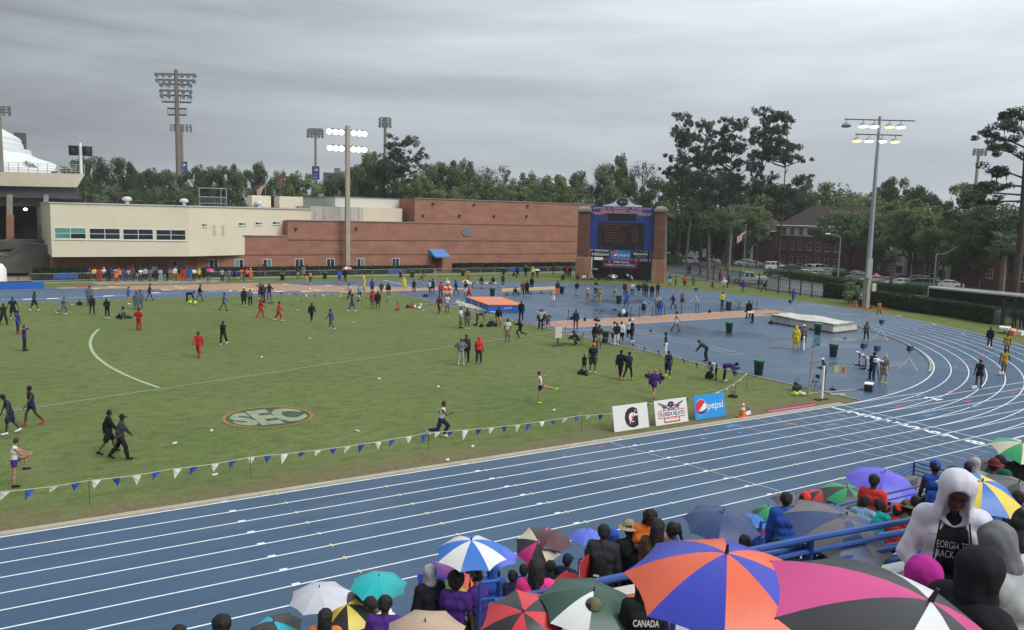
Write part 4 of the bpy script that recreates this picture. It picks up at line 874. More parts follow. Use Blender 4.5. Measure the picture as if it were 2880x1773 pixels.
for px, y, D, fr, w in ((238,500,150,2.9,'beside the concourse beam'),(318,520,152,2.6,'second behind the office roof'),(375,532,150,2.5,'low behind the office roof'),(442,528,150,2.7,'yellowish behind the roof vent'),(512,530,150,2.6,'by the tower foot'),(285,545,148,2.2,'lowest behind the office roof'),(545,548,149,2.0,'small behind the roof vent')):
    b = hd(px, 560, D); palm(px, y, (b.x,b.y,0), w, fr, .22)
b = hd(1699,560,170); palm(1699,464,(b.x,b.y,0),'with red brown trunk rising over the scoreboard',3.0,.28, tm=PBARK); b = hd(1636,560,165); palm(1636,512,(b.x,b.y,0),'fan crowned behind the wall end',2.8,.25)
for px, y, (bx, by), w, fr in ((1874,566,(1450,250),'beside the right pillar',2.4),(1945,566,(1640,330),'with tall pale trunk by the fence',2.9),(1996,605,(1855,470),'with brown crown by the fence gate',2.3),(2060,580,(2040,490),'in front of the white truck',3.0)):
    b = gz(*q7(bx,by)) if by > 300 else hd(px, 700, 150); palm(px, y, (b.x,b.y,0), w, fr, .23)
palm(2517,698,gz(*q8(1155,565)),'with short trunk behind the bend hedge',2.0,.28); palm(2832,650,gz(*q8(2190,730)),'leaning over the coach',2.9,.34)
# hedges
def hedge(label, pts, w, h, m, seed, leaf=.22, dens=170, name='hedge'):
    root = empty(name, (pts[0][0],pts[0][1],0)); tag(root, label, 'hedge'); root.location = (0,0,0); rg_ = np.random.default_rng(seed); V, Fc = [], []; core = MB()
    for (x0,y0),(x1,y1) in zip(pts[:-1], pts[1:]):
        d = Vector((x1-x0,y1-y0,0)); L_ = d.length; ang = math.atan2(d.y,d.x); core.box(((x0+x1)/2,(y0+y1)/2,h/2-.03), (L_,w*.86,h*.95), ang)
        n = int(dens*L_); s = rg_.random(n)*L_; face = rg_.random(n); t = np.where(face < .4, -1, np.where(face < .65, 1, rg_.random(n)*2-1))*w/2*(.92+.16*rg_.random(n)); z = np.where(face < .65, rg_.random(n)*h, h*(.95+.09*rg_.random(n)))
        p = np.stack([x0+np.cos(ang)*s-np.sin(ang)*t, y0+np.sin(ang)*s+np.cos(ang)*t, z], 1)
        a = rg_.normal(size=(n,3)); a /= np.linalg.norm(a,axis=1)[:,None]; b = rg_.normal(size=(n,3)); b = np.cross(a,b); b /= np.linalg.norm(b,axis=1)[:,None]; a *= leaf*.5; b *= leaf*.4
        k = sum(len(q) for q in V); V.append(np.stack([p-a,p+b,p+a,p-b],1).reshape(-1,3)); Fc.append(np.arange(n*4).reshape(-1,4)+k)
    core.build('hedge_core', LH if m is not LH2 else LH2, root); link('foliage', np_mesh('foliage', np.concatenate(V), np.concatenate(Fc), m), root)
    return root
hedge('clipped dark hedge left of the spectators under the office', [(4.8,125.3),(11.5,124.6)], 1.5, 1.55, LH, 1)
hedge('low clipped hedge under the office windows left of the big pole', [(26.2,125.6),(49.0,125.2)], 1.4, 1.3, LH, 2); hedge('low clipped hedge between the big pole and awning door', [(49.6,126.0),(63.2,125.9)], 1.4, 1.2, LH, 3)
hedge('low clipped hedge right of the awning door', [(67.4,125.8),(93.0,125.2)], 1.5, 1.5, LH, 4)
h1 = [tuple(gz(*q8(*a))[:2]) for a in ((545,625),(700,640),(860,650))]; hedge('dark roadside hedge left of the grey steel pole', h1, 2.0, 2.0, LH, 5)
h1 = [tuple(gz(*q8(*a))[:2]) for a in ((985,690),(1350,758),(1750,810),(2180,885))]; hedge('long dark clipped hedge following the bend', h1, 1.6, 1.75, LH, 6)
h1 = [tuple(gz(*q8(*a))[:2]) for a in ((240,450),(560,500),(930,560),(1500,615))]; hedge('bright green clipped hedge along the car park', h1, 2.2, 1.3, LH2, 7)
h1 = [tuple(gz(*q7(*a))[:2]) for a in ((1455,320),(1590,320))]; hedge('short bright hedge beside the silver minivan', h1, 2.0, 2.0, LH2, 8)
b = gz(*q8(800,690)); bu = empty('bush', b); tag(bu, 'loose green bush at the foot of the bend hedge', 'bush'); v, f = leaves([(0,0,1.2),(.8,.3,1.6),(-.8,0,1.0),(0,.5,2.1),(.4,-.3,.6)], [1,.9,.9,.8,.7], 900, .3, .9, 9); link('foliage', np_mesh('foliage', v, f, LG), bu); MB().cyl((0,0,-.05),(0,0,1.2),.06,.03,6).build('stem', BARK, bu)
# far wood closing the horizon
V, cs, rs = [], [], []
rgw = random.Random(11)
for i in range(620):
    px = rgw.uniform(-250, 3150); D = rgw.uniform(245, 330); hpx = 545-25*math.sin(px*.006)+rgw.uniform(-18,60)+(px-1440)*.012; c = hd(px, hpx, D); cs.append((c.x,c.y,rgw.uniform(2,max(3,c.z-2)))); rs.append(rgw.uniform(3.5,6.5))
v, f = leaves(cs, rs, 90000, .8, .9, 21); tag(link('far_wood', np_mesh('far_wood', v, f, LD)), 'dense dark green wood closing the horizon behind the buildings', 'wood', kind='stuff')
mc = speckle('orange pine mulch', (.24,.07,.035), (.33,.10,.05), 1, 8, .95, .1)
for a in ([(700,665),(860,690),(1010,720),(900,745),(720,690)],[(950,715),(1200,740),(1180,752),(960,732)]): sheet('mulch_bed', [tuple(gz(*q8(*c))[:2]) for c in a], .0, mc)
# ================================================================== road, car park, fence, dormitories
G2 = lambda f, a, b: tuple(gz(*f(a,b))[:2])
sheet('car_park', [(96,120),(108,132),(108,200),(240,200),(240,40),(150,40),(118,60),(118,100)], -.03, ASPH)
sheet('road', [(112,140),(101.5,108),(98.6,93),(97.4,78),(99,60),(103,40),(112,40),(112,66),(113,78),(116,96),(128,128),(132,142)], -.022, ASPH)
road_side = [(112,66),(113.5,78),(117,96),(129,128)]
kerb('road_kerb', road_side, .25, .13, KERB); kerb('road_kerb', [(98.0,78.2),(99.3,92),(102.2,107),(110,130)], .25, .12, KERB)
for k in range(4): strip(MB(), [(106+k*0.2+i*.4, 66+i*9+k) for i in range(0)] or [(104.5,70),(106,84),(109,100),(117,124)], .12, -.012).build('road_line', WHITE_LINE, track) if k == 0 else None
sheet('lawn_strip', [(114,74),(118.5,97),(130,127),(136,126),(128,100),(121,74)], -.015, VERGE)
# iron fence along the road
fn = empty('road_fence'); tag(fn, 'black iron picket fence between the bend grass and the road', 'fence')
fp = [G2(q7,1455,395),G2(q7,1650,425),G2(q7,1900,475),G2(q7,2150,520),G2(q7,2330,550),G2(q8,95,590),G2(q8,200,600),G2(q8,305,612),G2(q8,410,624),G2(q8,520,636)]
for i, (x,y) in enumerate(fp): MB().box((x,y,1.2), (.12,.12,2.5)).build('post', RAILB, fn)
for a, b in zip(fp[:-1], fp[1:]):
    L_ = math.dist(a,b); n = max(2, int(L_/.28)); mb = MB()
    for i in range(1, n): t = i/n; mb.cyl((a[0]+(b[0]-a[0])*t, a[1]+(b[1]-a[1])*t, .12), (a[0]+(b[0]-a[0])*t, a[1]+(b[1]-a[1])*t, 2.3), .012, .012, 4, caps=False)
    mb.build('pickets', RAILB, fn)['kind'] = 'stuff'
    for z in (.25,2.15): MB().cyl((*a,z), (*b,z), .03, .03, 5).build('rail', RAILB, fn)
gt = empty('iron_gate'); tag(gt, 'black iron gate with arched top at the end of the bend hedge', 'gate'); g0, g1 = gz(*q8(2200,905)), gz(*q8(2419,930)); picket(gt, 'pickets', g0, g1, 2.6, 26, RAILB, .022, 3)['kind'] = 'stuff'
for p_ in (g0, g1, (g0+g1)/2): MB().box((p_.x,p_.y,1.45), (.16,.16,2.9)).build('post', RAILB, gt)
MB().tube([g0+Vector((0,0,2.6)), (g0*3+g1)/4+Vector((0,0,3.1)), (g0+g1)/2+Vector((0,0,3.0)), (g0+g1*3)/4+Vector((0,0,3.2)), g1+Vector((0,0,2.7))], .04).build('arch', RAILB, gt)
# ---- dormitories
ROOFS = speckle('brown shingle roof', (.055,.042,.038), (.085,.065,.058), .4, 6, .9, .15)
def dormitory(label, P0, P1, depth, eave, ridge, storeys, wins, whitetop=None, x_from=0, ww=1.3):
    root = empty('dormitory'); tag(root, label, 'building'); P0, P1 = Vector((*P0,0)), Vector((*P1,0)); u = (P1-P0).normalized(); n = Vector((u.y,-u.x,0)); L_ = (P1-P0).length; ang = math.atan2(u.y,u.x)
    c = (P0+P1)/2-n*depth/2; MB().box((c.x,c.y,eave/2), (L_,depth,eave), ang).build('wall', BRICK_D, root)
    a, b, c2, d = P0+n*.5-u*.5, P1+n*.5+u*.5, P1-n*(depth+.5)+u*.5, P0-n*(depth+.5)-u*.5; r0, r1 = P0-n*depth/2+u*depth*.4, P1-n*depth/2-u*depth*.4
    mb = MB(); V_ = [(*p_.xy,eave+.02) for p_ in (a,b,c2,d)]+[(*r0.xy,ridge),(*r1.xy,ridge)]; mb.add(V_, [(0,1,5,4),(1,2,5),(2,3,4,5),(3,0,4),(3,2,1,0)]); mb.build('roof', ROOFS, root)
    MB().cyl((*(P0+n*.55).xy,eave), (*(P1+n*.55).xy,eave), .13, .13, 5).build('gutter', WHT, root)
    if whitetop: z0, z1, s0, s1 = whitetop; cc = P0+u*((s0+s1)/2)+n*.03; MB().box((cc.x,cc.y,(z0+z1)/2), (s1-s0,.08,z1-z0), ang).build('white_panel', WHT, root)
    for s, z, w, h in wins: window(root, tuple(P0+u*s+Vector((0,0,z))+n*(.09 if whitetop and whitetop[0]-.1 < z < whitetop[1] else .02)), u, w, h, 2, 2, fr=.09)
    return root, P0, u, n
# first dormitory: three storeys, white top band
dl, dr = hd(2184,730,214), hd(2450,760,196)
def zat(px, py, D): return hd(px, py, D).z
EV = 9.1
wins = []
for i in range(7):
    for z, h in ((.3,1.6),(3.5,1.8),(7.0,1.6)): wins.append((1.3+i*2.65, z, 1.25, h))
dormitory('brown roofed red brick dormitory with white panelled top floor behind the parked cars', tuple(dl[:2]), tuple(dr[:2]), 12, EV, EV+4.8, 3, wins, (6.7,8.9,.5,19))
# gable wing with white bay windows left of it
wl, wr = hd(1985,720,222), hd(2178,735,212); dw, P0, u, n_ = dormitory('red brick dormitory wing with tall white bay windows behind the oaks', tuple(wl[:2]), tuple(wr[:2]), 10, 7.6, 10.8, 3, [(1.2,4.3,1.3,1.5),(5.6,1.0,1.2,1.5),(9.4,4.0,1.2,1.5)], None)
for s in (7.4,12.6):
    c = P0+u*s+n_*.5; MB().box((c.x,c.y,3.6), (1.9,1.0,7.0), math.atan2(u.y,u.x)).build('bay_window', WHT if s > 9 else mat('grey bay panel', (.30,.33,.35), .6), dw)
    for z in (.8,3.2,5.4): window(dw, tuple(P0+u*(s-.75)+n_*1.03+Vector((0,0,z))), u, 1.5, 1.3, 2, 1, fr=.07)
# second dormitory on the right, behind the coach
sl_, sr_ = hd(2432,775,182), hd(2980,840,150); d2, P0, u, n_ = dormitory('long red brick dormitory with glazed door and white bays behind the coach', tuple(sl_[:2]), tuple(sr_[:2]), 12, 8.4, 11.6, 3, [(3,4.6,1.3,1.5),(3,1.2,1.3,1.3),(6.5,1.2,1.3,1.3),(8.5,5.2,1.2,1.4),(24,4.6,1.3,1.5),(30,1.6,1.4,1.5),(33,4.6,1.4,1.5),(36,1.6,1.4,1.5)], None)
for s, zz in ((10.6,.9),(21.2,.9)):
    c = P0+u*s+n_*.4; MB().box((c.x,c.y,3.5), (2.2,.8,6.6), math.atan2(u.y,u.x)).build('bay_window', WHT, d2)
    for z in (.9,3.6): window(d2, tuple(P0+u*(s-.9)+n_*.83+Vector((0,0,z))), u, 1.8, 1.5, 2, 1, fr=.07)
window(d2, tuple(P0+u*16.2+n_*.03), u, 2.4, 4.2, 2, 3, fr=.1)
for s in (13.0,14.6): c = P0+u*s+n_*.15; MB().cyl((c.x,c.y,.2), (c.x,c.y,8.2), .09, .09, 6).build('downpipe', WHT, d2)
# far buildings seen over the roof
fb_ = empty('brick_block'); tag(fb_, 'red brick block with dark windows seen between trees behind the roof units', 'building'); p0, p1 = hd(782,545,255), hd(836,545,255); cc = (p0+p1)/2; zt = zat(800,497,255)
ang = math.atan2(p1.y-p0.y, p1.x-p0.x); MB().box((cc.x,cc.y,zt/2), ((p1-p0).length,8,zt), ang).build('wall', brick_mat('far brick', (.20,.075,.055),(.17,.065,.045),(.2,.14,.12)), fb_)
uu = (p1-p0).normalized(); nn_ = Vector((uu.y,-uu.x,0))
for s in (1.0,3.5): 
    for z in (zt-2.6,zt-6.2): window(fb_, tuple(Vector((p0.x,p0.y,z))+uu*s+nn_*4.03), uu, 1.9, 1.7, 2, 1, fr=.1, sill=False)
fb_ = empty('grey_tower_block'); tag(fb_, 'distant grey concrete block with rooftop boxes left of the big lit pole', 'building')
for x0, x1, yt, m in ((910,972,487,(.075,.08,.085)),(940,957,475,(.16,.16,.155)),(952,985,483,(.25,.24,.23)),(985,1005,472,(.17,.16,.16))):
    p0, p1 = hd(x0,540,420), hd(x1,540,420); cc = (p0+p1)/2; zt = zat(x0,yt,420); MB().box((cc.x,cc.y,zt/2), ((p1-p0).length,14,zt), math.atan2(p1.y-p0.y,p1.x-p0.x)).build('wall', mat('far concrete %d' % x0, m, .9), fb_)
sc_ = empty('viewing_scaffold'); tag(sc_, 'open grey metal viewing platform above the white office roof', 'platform'); p0, p1 = hd(560,565,175), hd(637,565,175); zt = zat(560,529,175); u_ = (p1-p0).normalized(); v_ = Vector((-u_.y,u_.x,0))*2.2
for s in (0,.8,1): 
    for d in (0,1): b = p0.lerp(p1,s)+v_*d; MB().cyl((b.x,b.y,6), (b.x,b.y,zt), .09, .09, 5).build('post', GALV, sc_)
for z in (zt,zt-1.7): MB().cyl((p0.x,p0.y,z),(p1.x,p1.y,z),.08,.08,5).build('rail', GALV, sc_)
mb = MB(); 
for i in range(16): b = p0.lerp(p1,i/15); mb.cyl((b.x,b.y,zt-2.9),(b.x,b.y,zt-1.7),.03,.03,4)
mb.build('railing', GALV, sc_); c = (p0+p1)/2+v_/2; MB().box((c.x,c.y,zt-2.95), ((p1-p0).length,2.3,.15), math.atan2(u_.y,u_.x)).build('deck', GALV, sc_)
# ---- vehicles
TYRE = mat('black tyre', (.015,.015,.016), .8); RIM = mat('alloy rim', (.35,.36,.37), .35, .1, metal=.6); CGL = mat('car glass', (.012,.015,.018), .05, .2, spec=.9); HEADL = mat('headlamp glass', (.6,.62,.62), .15, .05); TAILL = mat('tail lamp red', (.35,.02,.02), .3, .05); TRIM = mat('black trim', (.02,.02,.02), .6)
PAINT = {'white':(.62,.63,.63),'silver':(.36,.37,.38),'black':(.015,.016,.018),'dark blue':(.02,.03,.06),'grey':(.13,.135,.14),'dark green':(.05,.065,.06),'red':(.25,.02,.02),'green':(.10,.17,.12),'beige':(.34,.31,.26),'bluegrey':(.09,.11,.12)}
PROF = {'sedan':(4.7,1.8,[(-2.3,.45),(-2.32,.8),(-2.15,1.0),(-1.55,1.03)],[(-1.6,1.03),(-.85,1.42),(.35,1.45),(1.15,1.02)],[(1.15,1.02),(2.05,.86),(2.33,.68),(2.36,.4)]),
        'suv':(4.9,1.95,[(-2.4,.5),(-2.43,.95),(-2.35,1.12)],[(-2.36,1.12),(-2.05,1.72),(.35,1.76),(1.1,1.16)],[(1.1,1.14),(2.15,1.02),(2.4,.8),(2.44,.45)]),
        'van':(5.0,1.95,[(-2.45,.45),(-2.48,.95),(-2.42,1.1)],[(-2.42,1.1),(-2.2,1.72),(.6,1.74),(1.75,1.1)],[(1.75,1.08),(2.3,.9),(2.45,.7),(2.48,.42)])}
def car_proto(kind):
    L_, W_, rear, cab, front = PROF[kind]; root = empty('car_'+kind); body = rear+[(cab[-1][0],cab[-1][1])]+front; hw = W_/2
    pr = rear+[p_ for p_ in [(cab[0][0],cab[0][1]),(cab[-1][0],cab[-1][1])]]+front[1:]; pr = pr+[(front[-1][0]-.05,.28),(rear[0][0]+.05,.28)]
    def loft(poly, w0, inset):
        n = len(poly); ys = [-w0+inset,-w0,-w0,w0,w0,w0-inset]; mb = MB(); vs = []
        for side in (-1,1):
            vs += [(x, side*(w0-(inset if z > .9 else inset*.3)), z) for x, z in poly]
        mb.add(vs, [tuple(range(n-1,-1,-1)) if True else 0, tuple(range(n,2*n))]+[(i,(i+1)%n,n+(i+1)%n,n+i) for i in range(n)]); return mb
    o = loft(pr, hw, .06).build('body', PATH_, root); bv = o.modifiers.new('bevel','BEVEL'); bv.width = .05; bv.segments = 2; bv.limit_method = 'ANGLE'
    # glasshouse and roof
    gh = [(x, z) for x, z in cab]; mb = MB(); lo = hw-.10; hi = hw-.30; z0 = cab[0][1]; vs = []
    for s_ in (-1,1): vs += [(cab[0][0],s_*lo,cab[0][1]-.02),(cab[1][0],s_*hi,cab[1][1]-.05),(cab[2][0],s_*hi,cab[2][1]-.05),(cab[3][0],s_*lo,cab[3][1]-.02)]
    mb.add(vs, [(3,2,1,0),(4,5,6,7),(0,1,5,4),(1,2,6,5),(2,3,7,6)]); mb.build('windows', CGL, root)
    MB().add([(cab[1][0]-.05,-hi-.02,cab[1][1]-.06),(cab[2][0]+.05,-hi-.02,cab[2][1]-.06),(cab[2][0]+.05,hi+.02,cab[2][1]-.06),(cab[1][0]-.05,hi+.02,cab[1][1]-.06),(cab[1][0]+.1,-hi+.1,cab[1][1]+.02),(cab[2][0]-.1,-hi+.1,cab[2][1]+.02),(cab[2][0]-.1,hi-.1,cab[2][1]+.02),(cab[1][0]+.1,hi-.1,cab[1][1]+.02)], [(0,1,5,4),(1,2,6,5),(2,3,7,6),(3,0,4,7),(4,5,6,7)]).build('roof', PATH_, root)
    pil = MB()
    for s_ in (-1,1):
        for a, b in (((cab[0][0],s_*lo,cab[0][1]),(cab[1][0],s_*hi,cab[1][1]-.04)),((cab[3][0],s_*lo,cab[3][1]),(cab[2][0],s_*hi,cab[2][1]-.04)),((-.35,s_*(lo+.01),cab[0][1]),(-.3,s_*(hi+.01),cab[1][1]-.03))): pil.cyl(a,b,.045,.04,5)
        if kind != 'sedan': pil.cyl((-1.4,s_*(lo+.01),cab[0][1]),(-1.35,s_*(hi+.01),cab[1][1]-.03),.06,.05,5)
    pil.build('pillars', PATH_, root)
    for x in (-L_*.29,L_*.31):
        for s_ in (-1,1):
            t = MB().cyl((x,s_*(hw-.20),.33),(x,s_*(hw+.012),.33),.33,.33,14).build('wheel', TYRE, root); MB().cyl((x,s_*(hw+.0),.33),(x,s_*(hw+.022),.33),.2,.2,10).build('rim', RIM, t)
    fx = front[-2][0]
    for s_ in (-1,1):
        MB().box((fx-.06,s_*(hw-.32),front[-2][1]-.02),(.22,.4,.14)).build('headlight', HEADL, root); MB().box((rear[1][0]+.03,s_*(hw-.2),rear[1][1]),(.12,.32,.2)).build('tail_light', TAILL, root); MB().box((cab[3][0]-.25,s_*(hw+.08),cab[3][1]+.06),(.14,.18,.12)).build('mirror', TRIM, root)
    MB().box((front[-1][0]-.02,0,.46),(.1,W_*.7,.16)).build('bumper', TRIM, root); MB().box((rear[0][0]+.02,0,.42),(.1,W_*.7,.14)).build('bumper', TRIM, root)
    return root
PATH_ = mat('car paint slot', (.5,.5,.5), .25, .02, coat=.5)
PROTO = {k: car_proto(k) for k in PROF}; PUSED = {}
def paint(c): return mat('car paint '+c, PAINT[c], .28, .03, .5, coat=.6, spec=.5)
def car(kind, colr, P, heading, label):
    r = PROTO[kind] if not PUSED.get(kind) else copy_tree(PROTO[kind]); PUSED[kind] = True
    r.name = {'sedan':'parked_car','suv':'parked_suv','van':'parked_minivan'}[kind]; r.location = (P[0],P[1],-.02); r.rotation_euler = (0,0,heading); tag(r, label, 'car', 'vehicles in the car park')
    for ch in r.children:
        if ch.data.materials[0] is PATH_ or ch.name.split('.')[0] in ('body','roof','pillars'):
            ch.material_slots[0].link = 'OBJECT'; ch.material_slots[0].material = paint(colr)
    return r
hR = math.atan2(CR.y,CR.x); t9 = 520/2456; f10 = lambda x,y: (1880+x*t9, 640+y*t9)
CARS = [('van','silver',f10,(250,482),hR,'silver minivan parked behind the second cabbage palm'),('suv','bluegrey',f10,(540,528),hR+.15+math.pi,'grey blue estate parked at the roadside behind the palms'),('suv','white',f10,(70,440),hR,'white van like car furthest back beside the right pillar'),('van','silver',f10,(20,470),hR,'silver people carrier half hidden by the bright hedge'),('sedan','red',f10,(440,470),hR+1.2,'dark red car behind the grey blue estate'),('suv','white',f10,(560,470),hR+1.2,'white car nosing out behind the grey blue estate'),
 ('suv','black',f10,(760,490),hR,'black van in the shade behind the estate'),('sedan','white',f10,(1030,510),hR-.5,'white hatchback by the flagpole'),('sedan','silver',f10,(1140,530),hR-.5,'silver saloon right of the flagpole'),('suv','white',f10,(1420,565),hR,'large white sport utility car beside the white bays'),('sedan','dark green',f10,(1440,648),hR+2.6,'dark green saloon nearest the lawn strip'),('sedan','dark blue',f10,(1640,665),hR+2.5,'dark blue saloon beside the green one'),('sedan','bluegrey',f10,(1620,580),hR+2.6,'blue grey saloon behind the dark green one'),('sedan','silver',f10,(1830,590),hR+2.6,'silver saloon under the dormitory windows'),('suv','white',f10,(1990,600),hR+.3,'white crossover seen from behind by the dormitory'),
 ('sedan','white',f10,(1800,660),hR+2.5,'white sports car behind the bright hedge'),('sedan','silver',f10,(1980,668),hR+2.5,'silver saloon with red lamps behind the bright hedge'),('sedan','white',f10,(2140,635),hR+2.6,'white saloon left of the grey street lamp'),('sedan','grey',f10,(2280,650),hR+2.6,'dark grey saloon right of the grey street lamp'),('sedan','white',q8,(830,450),hR+2.7,'white saloon left of the grey steel pole'),('sedan','black',q8,(690,445),hR+2.7,'black saloon under the oak behind the hedge'),('sedan','silver',q8,(860,470),hR+2.7,'silver car peeping over the bright hedge'),('sedan','white',q8,(1010,500),hR+2.8,'white car right of the steel pole'),('sedan','silver',q8,(1130,515),hR+2.8,'pale saloon behind the short palm'),
 ('sedan','black',q8,(1260,500),hR+2.8,'dark car right of the short palm'),('suv','white',q8,(1390,515),hR+2.8,'white estate with red lamp over the hedge'),('van','green',q8,(1430,545),hR+2.8,'pale green van behind the hedge end'),('sedan','white',q8,(1540,540),hR+2.8,'white sports saloon at the hedge end'),('sedan','white',q8,(1690,545),hR+2.8,'white saloon beyond the coach roof'),('sedan','white',q8,(1250,530),hR+2.8,'white coupe behind the pale saloon')]
for k, c, f, (a,b), h, l in CARS: car(k, c, gz(*f(a,b)), h, l)
# pickup truck on the road
pk = empty('pickup_truck', gz(*f10(1050,745))); pk.rotation_euler.z = hR-.22; tag(pk, 'white pickup truck with blue and yellow stripes on the road by the flagpole', 'truck', 'vehicles in the car park')
PW = paint('white'); 
b = MB().prism([(-2.9,-.98),(2.85,-.98),(2.95,-.8),(2.95,.8),(2.85,.98),(-2.9,.98)], .55, 1.12).build('body', paint('silver'), pk); m_ = b.modifiers.new('b','BEVEL'); m_.width = .07; m_.segments = 2
mb = MB()
for y in (-.94,.94): mb.box((-1.75,y,1.25),(2.3,.08,.3))
mb.box((-2.88,0,1.25),(.08,1.9,.3)); mb.build('cargo_bed', mat('blue green wrap', (.12,.27,.33), .4, .5, 1.2), pk); MB().box((1.9,0,1.16),(1.85,1.8,.12)).build('bonnet', mat('striped wrap', (.55,.55,.42), .35, .5, 1.5), pk)
vs = []
for s_ in (-1,1): vs += [(-.62,s_*.9,1.1),(-.42,s_*.72,1.78),(.75,s_*.72,1.8),(1.25,s_*.9,1.15)]
MB().add(vs, [(3,2,1,0),(4,5,6,7),(0,1,5,4),(1,2,6,5),(2,3,7,6)]).build('windows', CGL, pk); MB().box((.16,0,1.83),(1.3,1.5,.1)).build('roof', PW, pk)
pl_ = MB()
for s_ in (-1,1):
    for a, c in (((-.62,.9,1.1),(-.42,.72,1.8)),((1.25,.9,1.15),(.75,.72,1.82)),((.2,.91,1.1),(.2,.73,1.8))): pl_.cyl((a[0],s_*a[1],a[2]),(c[0],s_*c[1],c[2]),.06,.05,5)
pl_.build('pillars', PW, pk)
for x in (-1.8,1.9):
    for s_ in (-1,1): t = MB().cyl((x,s_*.78,.4),(x,s_*1.0,.4),.4,.4,14).build('wheel', TYRE, pk); MB().cyl((x,s_*.99,.4),(x,s_*1.01,.4),.24,.24,10).build('rim', RIM, t)
for s_ in (-1,1): MB().box((2.9,s_*.75,.98),(.14,.35,.2)).build('headlight', HEADL, pk)
MB().box((2.96,0,.75),(.12,1.1,.35)).build('grille', TRIM, pk); MB().box((2.95,0,.55),(.16,1.9,.14)).build('bumper', TRIM, pk)
# coach behind the bend hedge
c0, c1 = gz(*q8(1500,610),0), gz(*q8(2650,790),0); cz = c0; cu_ = (c1-c0); cu_.z = 0; L_ = 13.8; cu_.normalize(); cang = math.atan2(cu_.y,cu_.x)
bp = gz(*q8(1512,520),2.5); bus = empty('coach', (bp.x,bp.y,-.9), cang); bus.rotation_euler.z = math.atan2(gz(*q8(2419,605),2.5).y-bp.y, gz(*q8(2419,605),2.5).x-bp.x)
tag(bus, 'long coach with white roof and black window band behind the bend hedge', 'bus', 'vehicles in the car park')
MB().box((6.9,1.3,1.0),(13.8,2.5,1.3)).build('body', mat('coach grey', (.16,.165,.17), .35, .1, coat=.4), bus); MB().box((6.9,1.3,2.35),(13.7,2.44,1.42)).build('windows', CGL, bus)
o = MB().box((6.9,1.3,3.22),(13.8,2.5,.34)).build('roof', PW, bus); m_ = o.modifiers.new('b','BEVEL'); m_.width = .14; m_.segments = 3
MB().box((.05,1.3,2.0),(.16,2.46,2.6)).build('rear_panel', mat('coach silver', (.42,.43,.43), .4, .1), bus)
for x in (2.4,3.7,11.2):
    for y in (.1,2.5): t = MB().cyl((x,y-.15,.5),(x,y+.15,.5),.5,.5,14).build('wheel', TYRE, bus); MB().cyl((x,y-.16,.5),(x,y+.16,.5),.28,.28,10).build('rim', RIM, t)
# ================================================================== people
def rcone(p, a, b, ra, rb):
    a, b = np.array(a), np.array(b); ab = b-a; L2 = max(1e-9, ab@ab); t = np.clip(((p-a)@ab)/L2, 0, 1)
    return np.linalg.norm(p-a-t[...,None]*ab, axis=-1)-(ra+(rb-ra)*t)
def ellip(p, c, r):
    q = (p-np.array(c))/np.array(r); k = np.linalg.norm(q, axis=-1); return (k-1)*min(r)
def smin(a, b, k):
    h = np.clip(.5+.5*(b-a)/k, 0, 1); return b+(a-b)*h-k*h*(1-h)
def surfnet(f, lo, hi, h):
    lo = np.array(lo)-2*h; n = np.ceil((np.array(hi)+2*h-lo)/h).astype(int)+1
    ax = [lo[i]+h*np.arange(n[i]) for i in range(3)]; P = np.stack(np.meshgrid(*ax, indexing='ij'), -1); V = f(P); ins = V < 0
    cnt = np.zeros(n-1, int)
    for i in (0,1):
        for j in (0,1):
            for k in (0,1): cnt += ins[i:n[0]-1+i, j:n[1]-1+j, k:n[2]-1+k]
    act = (cnt > 0) & (cnt < 8); idx = -np.ones(n-1, int); cells = np.argwhere(act); idx[act] = np.arange(len(cells))
    acc = np.zeros((len(cells),3)); num = np.zeros(len(cells)); I = cells
    for d in range(3):
        o1, o2 = [x for x in range(3) if x != d]
        for a in (0,1):
            for b in (0,1):
                c0 = I.copy(); c0[:,o1] += a; c0[:,o2] += b; c1 = c0.copy(); c1[:,d] += 1
                v0, v1 = V[tuple(c0.T)], V[tuple(c1.T)]; m = (v0 < 0) != (v1 < 0); t = np.where(m, v0/np.where(m, v0-v1, 1), 0)
                q = c0.astype(float); q[:,d] += t; acc += np.where(m[:,None], q, 0); num += m
    verts = lo+h*acc/np.maximum(num,1)[:,None]; F = []
    for d in range(3):
        o1, o2 = (d+1)%3, (d+2)%3; sl0 = [slice(None)]*3; sl1 = [slice(None)]*3; sl0[d] = slice(0,-1); sl1[d] = slice(1,None)
        ch = np.argwhere(ins[tuple(sl0)] != ins[tuple(sl1)]); ok = (ch[:,o1] > 0) & (ch[:,o2] > 0) & (ch[:,o1] < n[o1]-1) & (ch[:,o2] < n[o2]-1); ch = ch[ok]
        if not len(ch): continue
        fl = ins[tuple(ch.T)]; q = []
        for a, b in ((1,1),(0,1),(0,0),(1,0)): c = ch.copy(); c[:,o1] -= a; c[:,o2] -= b; q.append(idx[tuple(c.T)])
        q = np.stack(q, 1); q[~fl] = q[~fl][:,::-1]; F.append(q)
    return verts, np.concatenate(F)
def dirv(f, a, s): f, a = R(f), R(a); return np.array([s*math.sin(a), -math.sin(f)*math.cos(a), -math.cos(f)*math.cos(a)])
